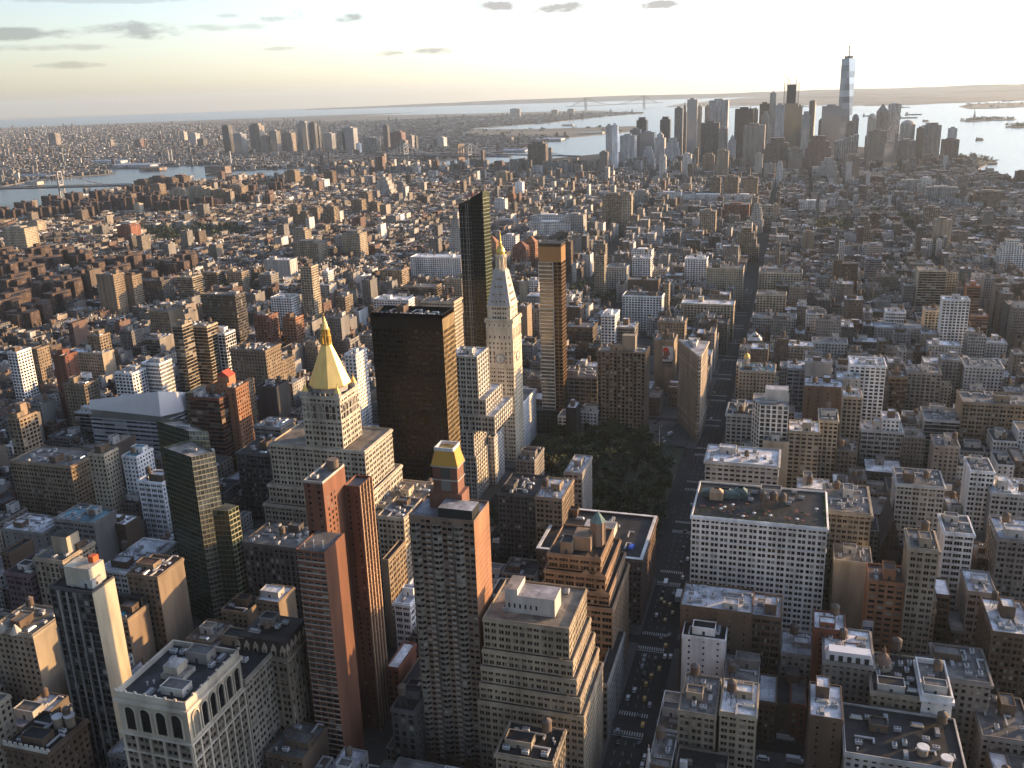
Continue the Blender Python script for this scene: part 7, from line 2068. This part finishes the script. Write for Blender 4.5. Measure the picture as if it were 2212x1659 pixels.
for t, lab, L0, k in (((330, 694), 'long dark ship near the far shore', 190, 1), ((810, 690), 'ship beyond the dark round tower', 170, 1), ((1195, 752), 'barge entering behind the domed towers', 80, 1), ((1440, 696), 'ship alone beyond the louvred slab', 110, 1), ((1455, 764), 'long flat barge in mid harbour', 170, 1), ((1495, 743), 'tanker above the flat barge', 150, 1), ((1575, 785), 'small ferry leaving a wake', 50, 0), ((2110, 655), 'moored ship behind the terminal', 150, 1), ((1925, 905), 'tiny boat in the river glare', 40, 0)):
    ship_at(t, lab, L0, k)
bt = G(*TL(10, 830, 1055)); 
def chimney(s, px, yt, yb, lab, rr_=5):
    x, y = G(*TL(s, px, yb)); z = GY(*TL(s, px, yt), y)[1]; r = thing('smokestack', lab, 'chimney', x, y)
    m = MB((.50, .49, .47)); m.cyl(x, y, rr_, 0, z, 'masonry', 10, rr_*.7); m.cyl(x, y, rr_*.72, z, z+.5, 'masonry', 10, col=(.1, .1, .1, 0)); m.build('shaft', r)
    b = MB((.3, .25, .2)); b.box(x-rr_*1.6, x+rr_*1.6, y-rr_*1.6, y+rr_*1.6, 0, 6); b.build('base', r)
chimney(0, 1097, 970, 1050, 'pale power station chimney, east one of the close pair'); chimney(0, 1117, 965, 1050, 'pale power station chimney, west one of the close pair'); chimney(0, 1498, 978, 1075, 'solitary tapering white chimney by the wharves', 6)
# wharf sheds across the river
for i, (s, x0, x1, yb, h, dep, c, lab) in enumerate(((0, 605, 768, 1075, 26, 60, (.55, .56, .57), 'long white warehouse by the river basin'), (0, 730, 955, 1088, 14, 90, (.50, .53, .56), 'wide pale blue shed roof by the basin'), (0, 900, 1025, 1105, 12, 60, (.35, .26, .2), 'rusty low shed by the basin'), (0, 80, 290, 1160, 14, 70, (.30, .32, .34), 'grey pier sheds beyond the bridge'), (0, 1330, 1455, 1125, 32, 50, (.28, .22, .18), 'brown power house with tall window bays'), (0, 165, 240, 1200, 14, 40, (.55, .50, .42), 'barrel roofed tent by the bridge'), (10, 1250, 1410, 915, 12, 120, (.50, .53, .57), 'long pale pier shed by the harbour'), (10, 1540, 1680, 870, 10, 90, (.62, .58, .5), 'bright container pier shed with cranes'), (10, 1020, 1180, 985, 8, 80, (.45, .5, .58), 'blue roofed pier below the far hill'))):
    p0 = G(*TL(s, x0, yb)); p1 = G(*TL(s, x1, yb)); r = thing('warehouse', lab, 'warehouse', (p0[0]+p1[0])/2, p0[1]+dep/2)
    m = MB(c, .3); m.box(p0[0], p1[0], p0[1], p0[1]+dep, 0, h, 'facade', 'masonry', 8, 6); m.build('wall', r)
    f = MB(tuple(min(.66, k*1.15) for k in c)); n = 4
    for k in range(n): a = p0[1]+dep*k/n; f.poly([(p0[0], a, h+.05), (p1[0], a, h+.05), (p1[0], a+dep/n, h+4), (p0[0], a+dep/n, h+4)], 'roofing')
    f.build('roof', r); occupy(p0[0], p1[0], p0[1], p0[1]+dep)

# ---------------------------------------------------------------- painted advertisement
def advert():
    Hh = 60.0; x0, x1, y, _ = box_at(11, 2035, 530, 2150, 560, Hh, 1)
    xa, za = GY(*TL(11, 2083, 585), y); xb, zb = GY(*TL(11, 2147, 722), y); x0 += 0
    r = thing('billboard', 'tall wall advertisement with a red capped head in profile and bold white word RAW', 'billboard', xa, y-.3)
    w = xb-xa; h = za-zb; P = lambda u, v, d: (xa+w*u, y-.12-d, zb+h*v)
    b = MB((.62, .60, .58)); b.box(xa, xb, y-.12, y-.02, zb, za, 'masonry', bottom=True); b.build('sheet', r)
    def shape(nm, pts, c, d): m = MB(c); m.poly([P(u, v, d) for u, v in pts], 'masonry'); m.build(nm, r)
    shape('jacket', [(0, 0), (1, 0), (1, .34), (.92, .42), (.7, .38), (.55, .46), (.2, .54), (0, .5)], (.05, .048, .045), .02)
    shape('face', [(.05, .5), (.3, .46), (.5, .5), (.58, .55), (.68, .56), (.66, .62), (.74, .66), (.64, .74), (.62, .8), (.1, .76)], (.22, .10, .065), .04)
    shape('cap', [(.02, .72), (.6, .8), (.62, .84), (.52, .92), (.3, .97), (.08, .93), (.02, .84)], (.55, .045, .025), .06)
    shape('caption_band', [(.0, .0), (1, 0), (1, .18), (0, .18)], (.16, .13, .10), .03)
    cu = bpy.data.curves.new('lettering', 'FONT'); cu.body = 'RAW.'; cu.align_x = 'CENTER'; cu.size = w*.40; cu.extrude = .03; cu.offset = w*.008
    o = bpy.data.objects.new('lettering', cu); COL.objects.link(o); o.rotation_euler = (math.pi/2, 0, 0); m, n, bs = newmat('white_print'); bs.inputs['Base Color'].default_value = (.75, .75, .75, 1); cu.materials.append(m)
    bpy.context.view_layer.update(); me = bpy.data.meshes.new_from_object(o.evaluated_get(bpy.context.evaluated_depsgraph_get())); bpy.data.objects.remove(o)
    o = inst('lettering', me, r, (w*.52, .3-.12-.10, zb+h*.27)); o.rotation_euler = (math.pi/2, 0, 0)
advert()
def tall_sign():
    x0, x1, y, _ = box_at(22, 1170, 705, 1238, 712, 36, 1); r = thing('billboard', 'slim white and dark blue banner board by the tan brick podium', 'billboard', x0, y)
    z1 = 36.0; z0 = GY(*TL(22, 1200, 830), y)[1]
    m = MB((.6, .6, .62)); m.box(x0, x1, y, y+.6, z0, z1, bottom=True); m.build('board', r); w = x1-x0
    m = MB((.03, .045, .10)); m.box(x0+w*.06, x1-w*.06, y-.05, y-.004, z0+.3, z1-(z1-z0)*.3); m.build('panel', r)
    m = MB((.5, .52, .58))
    for k in range(4): m.box(x0+w*.14, x1-w*(.2+.07*(k % 3)), y-.08, y-.054, z1-(z1-z0)*(.38+.09*k), z1-(z1-z0)*(.35+.09*k))
    m.build('text_line', r)
    m = MB((.1, .1, .1)); 
    for k in (.2, .8): m.bar((x0+w*k, y+.3, 12), (x0+w*k, y+.3, z0), .3)
    m.build('post', r)
tall_sign()

# gilded dome turret, brown dome, church spire and church gable roof
def dome_turret():
    H = 52; x, y = G(*TL(21, 405, 720), H); y += 3; x += 1.2; r = thing('dome_turret', 'white columned corner turret with a small gilded dome', 'turret', x, y, H-2)
    m = MB((.56, .53, .46)); m.cyl(x, y, 3.4, H-6, H+2, 'masonry', 12)
    for i in range(8): a = i*math.pi/4; m.bar((x+2.6*math.cos(a), y+2.6*math.sin(a), H+2), (x+2.6*math.cos(a), y+2.6*math.sin(a), H+8), .6)
    m.cyl(x, y, 1.6, H+2, H+8, 'masonry', 10); m.cyl(x, y, 3.3, H+8, H+9, 'masonry', 12); m.build('drum', r)
    g = MB((.80, .56, .16))
    for (r0, a), (r1, b2) in (((2.9, 0), (2.9, 1)), ((2.9, 1), (2.3, 3)), ((2.3, 3), (1.1, 4.4)), ((1.1, 4.4), (.2, 5.2)), ((.2, 5.2), (.1, 9))): g.cyl(x, y, r0, H+9+a, H+9+b2, 'gilding', 14, r1)
    g.build('dome', r)
dome_turret()
def brown_dome():
    H = 47; x, y = G(*TL(22, 1298, 985), H); r = thing('dome_turret', 'brown ribbed dome with lantern at the corner of the grey hotel', 'dome', x, y, H)
    m = MB((.36, .33, .28)); m.cyl(x, y, 4.2, H-14, H, 'masonry', 10)
    for i in range(8): a = i*math.pi/4; m.box(x+4*math.cos(a)-.5, x+4*math.cos(a)+.5, y+4*math.sin(a)-.5, y+4*math.sin(a)+.5, H-3, H+1.5)
    m.build('drum', r); g = MB((.17, .11, .085))
    for (r0, a), (r1, b2) in (((4.1, 0), (4, 1.5)), ((4, 1.5), (3.1, 4)), ((3.1, 4), (1.4, 6)), ((1.4, 6), (.9, 6.3)), ((.9, 6.3), (.9, 8)), ((.9, 8), (.05, 11))): g.cyl(x, y, r0, H+a, H+b2, 'masonry', 12, r1)
    g.build('dome', r)
brown_dome()
def spire():
    x, y = -84.0, 394.0
    y = 372.0; x, z = GY(*TL(12, 1992, 1520), y); r = thing('church_spire', 'slim white church spire at the foot of the avenue', 'spire', x, y); occupy(x-6, x+6, y-6, y+6)
    m = MB((.50, .49, .46)); m.box(x-3, x+3, y-3, y+3, 0, z-26); m.cyl(x, y, 3.0, z-26, z-22, 'masonry', 8)
    for i in range(4): m.cyl(x+(2.6 if i % 2 else -2.6), y+(2.6 if i > 1 else -2.6), .5, z-26, z-20, 'masonry', 6, .05)
    m.build('tower', r); s = MB((.56, .55, .52)); s.cyl(x, y, 2.5, z-22, z-2, 'masonry', 8, .3); s.cyl(x, y, .5, z-2, z-1.2, 'masonry', 8); s.cyl(x, y, .12, z-1.2, z+1, 'masonry', 5); s.build('spire_roof', r)
spire()
def gable_roof():
    x0, x1, y0, y1 = 58.5, 71.5, 626, 666; r = [o for o in S.objects if o.get('label', '').startswith('scaffolded dark gabled')][0]
    m = MB((.028, .026, .026)); xm = (x0+x1)/2; zt = 46
    m.poly([(x0, y0, 24.2), (xm, y0, zt), (xm, y1, zt), (x0, y1, 24.2)][::-1], 'masonry'); m.poly([(x1, y0, 24.2), (x1, y1, 24.2), (xm, y1, zt), (xm, y0, zt)], 'masonry'); m.poly([(x0, y0, 24.2), (x1, y0, 24.2), (xm, y0, zt)], 'masonry'); m.poly([(x1, y1, 24.2), (x0, y1, 24.2), (xm, y1, zt)], 'masonry'); m.build('gable_roof', r)
    s = MB((.10, .09, .085))
    for k in range(6):
        s.bar((x0-1+k*3, y0-1, 0), (x0-1+k*3, y0-1, 30+6*(3-abs(k-2.5))), .25); s.bar((x0-1, y0-1, 5+k*6), (x1+1, y0-1, 5+k*6), .22)
    s.build('scaffold', r)
gable_roof()
# small roof details one can see in the photograph: turquoise pool, orange roof gable, fabric boxes
def extras():
    def part(lab, name, fn):
        r = [o for o in S.objects if o.parent is None and o.get('label', '').startswith(lab)][0]; m = MB(); fn(m, r); m.build(name, r)
    part('brown block with a rooftop turquoise' if 0 else 'brown block with a turquoise', 'swimming_pool', lambda m, r: (m.box(r.location.x-4, r.location.x+5, r.location.y-5, r.location.y+2, 49.0, 49.5, 'paint', col=(.05, .34, .40, 0)), m.box(r.location.x-10, r.location.x+10, r.location.y+5, r.location.y+8, 49, 55, 'masonry', col=(.03, .03, .03, 0))))
    part('orange brick tower with', 'roof_house', lambda m, r: (m.box(r.location.x-6, r.location.x+6, r.location.y-5, r.location.y+5, 83, 92, 'masonry', col=(.42, .20, .11, 0)), m.poly([(r.location.x-6.4, r.location.y-5.4, 92.1), (r.location.x+6.4, r.location.y-5.4, 92.1), (r.location.x, r.location.y-5.4, 97)], 'masonry', None, (.5, .09, .05, 0)), m.poly([(r.location.x+6.4, r.location.y-5.4, 92.1), (r.location.x+6.4, r.location.y+5.4, 92.1), (r.location.x, r.location.y+5.4, 97), (r.location.x, r.location.y-5.4, 97)], 'masonry', None, (.5, .09, .05, 0)), m.poly([(r.location.x-6.4, r.location.y+5.4, 92.1), (r.location.x-6.4, r.location.y-5.4, 92.1), (r.location.x, r.location.y-5.4, 97), (r.location.x, r.location.y+5.4, 97)], 'masonry', None, (.5, .09, .05, 0))))
    part('slim hotel slab', 'penthouse', lambda m, r: (m.box(r.location.x-5, r.location.x+9, r.location.y-4, r.location.y+6, 109, 119, 'masonry', 'roofing', col=(.50, .45, .36, 0)), m.box(r.location.x+4, r.location.x+7, r.location.y+2, r.location.y+5.5, 119.1, 122, 'masonry', col=(.55, .12, .04, 0))))
    part('slim hotel slab', 'fin', lambda m, r: [m.box(r.location.x-11.9+k*4.7, r.location.x-11.3+k*4.7, r.location.y-8.4, r.location.y-7.55, 0, 108-(k in (0, 4))*20, 'masonry', col=(.30, .29, .27, 0)) for k in range(5)])
    part('beige office block with a boxy', 'tank_house', lambda m, r: m.box(r.location.x-4, r.location.x+7, r.location.y-4, r.location.y+6, 71, 82, 'masonry', 'roofing', col=(.47, .40, .30, 0), tcol=(.04, .04, .04, 0)))
    part('salmon brick apartment', 'chimney_box', lambda m, r: m.box(r.location.x-3, r.location.x+3, r.location.y-3, r.location.y+4, 71, 82, 'masonry', 'roofing', col=(.34, .25, .18, 0)))
    part('grey hotel with white mansard', 'mansard_roof', lambda m, r: (m.prism([(r.location.x-11, r.location.y-15.8), (r.location.x+11, r.location.y-15.8), (r.location.x+11, r.location.y-9), (r.location.x-11, r.location.y-9)], 50.1, 55, 'paint', 'paint', col=(.66, .66, .68, 0), scale=.88), [m.box(r.location.x-9+k*4, r.location.x-7+k*4, r.location.y-16.3, r.location.y-14.5, 50.1, 53, 'masonry', col=(.03, .03, .03, 0)) for k in range(5)]))
    part('broad black roofed', 'tank_lid', lambda m, r: [m.cyl(r.location.x+a, r.location.y+b2, 2.6, 42.4, 43.1, 'masonry', 14, col=(.62, .62, .62, 0)) or m.cyl(r.location.x+a, r.location.y+b2, 2.3, 39, 42.4, 'masonry', 14, col=(.3, .24, .18, 0)) for a, b2 in ((8, -10), (17, -15))])
    part('dark brown block with white crenellated', 'tank_lid', lambda m, r: [m.cyl(r.location.x+a, r.location.y+b2, 2.5, 52.4, 53, 'masonry', 14, col=(.62, .62, .62, 0)) or m.cyl(r.location.x+a, r.location.y+b2, 2.2, 47, 52.4, 'masonry', 14, col=(.3, .24, .18, 0)) for a, b2 in ((3, 5), (8, 7))])
    part('dark brown block with white crenellated', 'crenellation', lambda m, r: (m.box(r.location.x-12.2, r.location.x+12.2, r.location.y-12.6, r.location.y-12.05, 46.5, 48.6, 'masonry', col=(.5, .48, .43, 0), bottom=True), [m.box(r.location.x-12+k*3, r.location.x-10.4+k*3, r.location.y-12.6, r.location.y-12.05, 48.6, 50, 'masonry', col=(.5, .48, .43, 0)) for k in range(9)]))
    part('brilliant white corner', 'balustrade', lambda m, r: (ring(m, r.location.x-6, r.location.x+6, r.location.y-14.5, r.location.y+14.5, 47.8, 1.8, .7, (.7, .7, .68, 0))))
    part('pale block with ornate', 'gable', lambda m, r: [m.cyl(r.location.x+a, r.location.y-12.6, 3.2, 57, 62, 'masonry', 10, .3, col=(.4, .37, .32, 0)) for a in (-6, 3)])
    part('brick block with a white pyram', 'pyramid_roof', lambda m, r: m.prism([(r.location.x-8, r.location.y-10.8), (r.location.x+8, r.location.y-10.8), (r.location.x+8, r.location.y+6), (r.location.x-8, r.location.y+6)], 38.1, 47, 'masonry', None, col=(.62, .61, .58, 0), scale=.03))
    part('dark netted tower', 'concrete_frame', lambda m, r: (m.box(r.location.x-10, r.location.x+6, r.location.y-12.6, r.location.y-12.05, 0, 40, 'masonry', col=(.5, .5, .52, 0)), [m.box(r.location.x-24, r.location.x+24, r.location.y-12.4, r.location.y-12.05, 44+k*4, 44.5+k*4, 'masonry', col=(.16, .14, .07, 0)) for k in range(9)]))
extras()

# ---------------------------------------------------------------- vehicles
def car_meshes(col):
    b = MB(col); b.prism([(-.92, -2.3), (.92, -2.3), (.92, 2.3), (-.92, 2.3)], .35, .95, 'paint', 'paint', scale=.97, bottom=True)
    b.prism([(-.82, -1.2), (.82, -1.2), (.82, 1.5), (-.82, 1.5)], 1.42, 1.48, 'paint', 'paint', scale=.95)
    g = MB((.02, .02, .025)); g.prism([(-.86, -1.7), (.86, -1.7), (.86, 1.9), (-.86, 1.9)], .95, 1.42, 'window_glass', None, scale=.86)
    w = MB((.02, .02, .02))
    for x in (-.93, .75):
        for y in (-1.45, 1.45):
            P = [(y+.33*math.cos(i*math.pi/5), .33+.33*math.sin(i*math.pi/5)) for i in range(10)]
            w.poly([(x, a, z) for a, z in P], 'masonry'); w.poly([(x+.18, a, z) for a, z in P], 'masonry')
            for i in range(10): j = (i+1) % 10; w.poly([(x, *P[i]), (x+.18, *P[i]), (x+.18, *P[j]), (x, *P[j])], 'masonry')
    l = MB((.7, .7, .6)); 
    for x in (-.7, .4): l.box(x, x+.3, -2.29, -2.24, .6, .78, 'paint')
    return b.mesh('body'), g.mesh('window_band'), w.mesh('wheels'), l.mesh('headlight')
CARS = {'yellow': (.48, .28, .03), 'white': (.62, .62, .62), 'black': (.015, .015, .017), 'silver': (.30, .31, .33), 'dark red': (.18, .02, .02)}
CM = {k: car_meshes(v) for k, v in CARS.items()}
def car(kind, x, y, rz, lab, grp):
    r = thing('taxi' if kind == 'yellow' else 'car', lab, 'taxi' if kind == 'yellow' else 'car', x, y, .008, grp); r.rotation_euler = (0, 0, rz)
    for nm, me in zip(('body', 'window', 'wheel', 'headlight'), CM[kind]): inst(nm, me, r)
    return r
def box_truck():
    b = MB((.60, .60, .60)); b.box(-1.25, 1.25, -1.6, 5.2, .9, 3.7, 'paint', bottom=True); c = MB((.58, .58, .58)); c.prism([(-1.1, -3.6), (1.1, -3.6), (1.1, -1.7), (-1.1, -1.7)], .5, 2.3, 'paint', 'paint', scale=.92); c.poly([(-.9, -3.57, 1.4), (.9, -3.57, 1.4), (.85, -3.52, 2.1), (-.85, -3.52, 2.1)], 'window_glass')
    w = MB((.02, .02, .02))
    for x in (-1.2, .9):
        for y in (-2.7, 2.8): w.box(x, x+.3, y-.45, y+.45, 0, .9)
    return b.mesh('cargo_box'), c.mesh('cab'), w.mesh('wheels')
TK = box_truck()
def truck(x, y, rz, lab, sc=1.0):
    r = thing('box_truck', lab, 'truck', x, y, .008); r.rotation_euler = (0, 0, rz); r.scale = (sc,)*3
    for nm, me in zip(('cargo_box', 'cab', 'wheel'), TK): inst(nm, me, r)
rng = random.Random(77)
SEEN = [('yellow', 1352, 1410), ('yellow', 1322, 1350), ('yellow', 1345, 1305), ('yellow', 1362, 1262), ('yellow', 1380, 1225), ('yellow', 1393, 1178), ('yellow', 1428, 1238)]
PIX = [(1, 'y', 233, 1393), (1, 'k', 212, 1507), (1, 'k', 207, 1342), (1, 'w', 245, 1590), (1, 'w', 230, 1640), (1, 'k', 145, 1630), (1, 'y', 244, 1235), (1, 's', 275, 1272), (1, 'y', 252, 1145), (1, 'w', 183, 1182), (1, 'w', 143, 1228), (1, 'y', 285, 1097), (1, 'y', 333, 1052), (1, 'k', 311, 992), (1, 'w', 368, 977), (1, 'w', 402, 977), (1, 's', 245, 977), (1, 's', 237, 1005), (1, 's', 229, 1038), (1, 'k', 240, 1085), (1, 'y', 372, 912), (1, 'k', 343, 870), (1, 'k', 395, 848), (1, 'y', 369, 757), (1, 'w', 317, 726), (1, 'y', 414, 712), (1, 'y', 397, 662), (1, 'y', 365, 652), (1, 'y', 347, 632), (1, 'k', 420, 597), (1, 'k', 356, 590), (1, 'w', 476, 497), (1, 'k', 467, 408), (1, 'w', 506, 385), (1, 'k', 480, 315), (1, 'k', 490, 215), (1, 's', 530, 55), (1, 'k', 85, 1500), (1, 's', 80, 1430), (1, 'k', 95, 1460)]
KN = {'y': 'yellow', 'w': 'white', 'k': 'black', 's': 'silver'}; cntk = {}
OR2 = ['first', 'second', 'third', 'fourth', 'fifth', 'sixth', 'seventh', 'eighth', 'ninth', 'tenth', 'eleventh', 'twelfth', 'thirteenth', 'fourteenth', 'fifteenth', 'sixteenth', 'seventeenth', 'eighteenth', 'nineteenth', 'twentieth']
pts = []
for _, k, px, py in PIX:
    u, v = (2380+px*400/618)/1.82278, (1950+py*400/618)/1.82278; x, y = G(u, v, .8); pts.append((y, x, KN[k]))
for y, x, k in sorted(pts):
    i = cntk.get(k, 0); cntk[k] = i+1
    nm = 'taxi' if k == 'yellow' else 'car'
    car(k, x, y, rng.uniform(-.05, .05)+math.pi, f'{k} {nm} on the wide avenue, {OR2[min(i, 19)]} {k} one up from the church spire', 'cars on the wide avenue')
for s, t, lab, rz in ((22, (675, 1462), 'white box truck parked across the upper part of the van lot', math.pi/2), (22, (740, 1612), 'white box truck parked low in the van lot', math.pi/2)):
    x, y = G(*TL(s, *t), 1.5); truck(x, y, rz, lab)
for s, t, k, lab in ((22, (520, 1600), 'white', 'white van parked near the bottom of the lot'), (22, (500, 1430), 'silver', 'silver car parked at the top of the lot'), (22, (565, 1440), 'black', 'black car beside the silver one in the lot')):
    x, y = G(*TL(s, *t), .8); o = car(k, x, y, math.pi/2, lab, 'cars in the lot'); 
    if 'van' in lab: o.scale = (1.25, 1.35, 1.6)
x, y = G(*TL(12, 2105, 455), 1.5); truck(x, y, math.pi, 'white box truck at a crosswalk beside the dark brick block')
x, y = G(*TL(12, 2190, 545), 1.5); truck(x, y, math.pi, 'long white bus waiting beside the white rooftop terrace block', 1.5)
x, y = G(*TL(11, 2135, 1150), 1.5); truck(x, y, 2.7, 'white van crossing the plaza before the wedge building', .9)
k2 = 0
for t in ((2025, 975), (2075, 1105), (2045, 1135), (2060, 1165), (2085, 1180), (2035, 1080), (2030, 940), (2010, 905), (2095, 1200), (2055, 1060)):
    x, y = G(*TL(11, *t), .8); kk = rng.choice(('black', 'white', 'silver', 'black')); car(kk, x, y, 2.8, f'{kk} small car near the wedge building plaza, {OR2[k2]} from its prow', 'cars by the plaza'); k2 += 1
for k in range(16):
    y = 930+k*42+rng.uniform(-8, 8); x = X5+rng.choice((-6.3, -2, 2, 6.3))
    kk = rng.choice(('black', 'silver', 'yellow', 'white')); car(kk, x, y, math.pi, f'{kk} small car in the canyon street, {OR2[k]} beyond the wedge building', 'cars in the canyon street')
# people on the plaza and pavements: too many and too small to tell apart
cr = MB((.05, .05, .055)); 
def walker(x, y, c):
    h = rng.uniform(1.55, 1.85); cr.col = (*c, 0); cr.cyl(x, y, .22, 0.0, h*.5, 'masonry', 5, .17); cr.cyl(x, y, .17, h*.5, h*.82, 'masonry', 5, .24, top=True); cr.cyl(x, y, .12, h*.84, h, 'masonry', 5, col=(.2, .12, .08, 0))
for k in range(420):
    if k < 230: x, y = rng.uniform(-118, -62), rng.uniform(790, 905)
    elif k < 340: x, y = rng.choice((-90.5, -88, -63))+rng.uniform(-1.5, 1.5), rng.uniform(390, 840)
    else: x, y = rng.uniform(-100, -84), rng.uniform(600, 860)
    walker(x, y, rng.choice(((.03, .03, .035), (.08, .06, .05), (.25, .25, .26), (.05, .06, .1), (.2, .03, .03))))
o = cr.build('crowd'); o['kind'] = 'stuff'

# ---------------------------------------------------------------- trees of the park square
def tree_mesh(seed, col):
    rg = random.Random(seed); mb = MB(col)
    for k in range(9):
        a = rg.uniform(0, 6.28); q = rg.uniform(0, 3.3); leaf_clump(mb, q*math.cos(a), q*math.sin(a), rg.uniform(8, 13.5), rg.uniform(1.9, 3.2), 46, rg, .8, .62)
    t = MB((.07, .05, .035)); t.cyl(0, 0, .38, 0, 7, 'masonry', 8, .26)
    for k in range(5): a = rg.uniform(0, 6.28); t.bar((0, 0, 5+k*.5), (2.6*math.cos(a), 2.6*math.sin(a), 9.5+k*.3), .22)
    return mb.mesh('crown'), t.mesh('trunk')
TR = [tree_mesh(i, c) for i, c in enumerate(((.026, .044, .018), (.034, .052, .02), (.022, .038, .017), (.055, .065, .02), (.10, .10, .024)))]
rng = random.Random(17); spots = []; tries = 0
while len(spots) < 230 and tries < 9000:
    tries += 1; x = rng.uniform(SQ[0]+3, SQ[1]+14); y = rng.uniform(SQ[2]-8, SQ[3])
    if x > -94-max(0, y-740)*.30: continue
    if (x+155)**2/24**2+(y-738)**2/16**2 < 1 and rng.random() < .3: continue
    if all((x-a)**2+(y-b2)**2 > 4.6**2 for a, b2 in spots): spots.append((x, y))
for i, (x, y) in enumerate(spots):
    kk = rng.choices(range(5), (5, 5, 5, 2, .4))[0]; s = rng.uniform(1.0, 1.4)
    lab = ('yellowing broad tree among the dark green trees of the park square' if kk == 4 else 'olive green tree in the dense park square' if kk == 3 else 'dark green tree in the dense canopy of the park square')
    r = thing('park_tree', lab, 'tree', x, y, .15, ('trees of the park square', 'olive trees of the park square', 'yellow trees of the park square')[max(0, kk-2)]); r.rotation_euler = (0, 0, rng.uniform(0, 6.28)); r.scale = (s, s, s*rng.uniform(.9, 1.15))
    inst('crown', TR[kk][0], r); inst('trunk', TR[kk][1], r)
fx, fy = G(*TL(11, 2058, 1360)); r = thing('flagpole', 'thin white flagpole rising from the park trees', 'flagpole', fx, fy); m = MB((.6, .6, .6)); m.cyl(fx, fy, .22, 0, 36, 'masonry', 8, .1); m.build('pole', r); m = MB((.5, .45, .2)); m.cyl(fx, fy, .3, 36, 36.6, 'masonry', 8); m.build('finial', r)

# ---------------------------------------------------------------- haze: one even box of air round the whole place
hz = MB(); hz.box(-38000, 38000, -1500, 37500, -6, 640, 'masonry', bottom=True)
HM = bpy.data.materials.new('haze'); HM.use_nodes = True; n = HM.node_tree; n.nodes.remove(n.nodes['Principled BSDF'])
pv = nd(n, 'ShaderNodeVolumePrincipled'); pv.inputs['Color'].default_value = (.66, .82, 1.0, 1); pv.inputs['Density'].default_value = 0.000022; pv.inputs['Anisotropy'].default_value = 0.3
n.links.new(pv.outputs[0], n.nodes['Material Output'].inputs['Volume'])
MATS['haze'] = HM; hz.mats = ['haze']; o = hz.build('haze'); o['kind'] = 'stuff'
if hasattr(HM, "cycles"): HM.cycles.homogeneous_volume = True
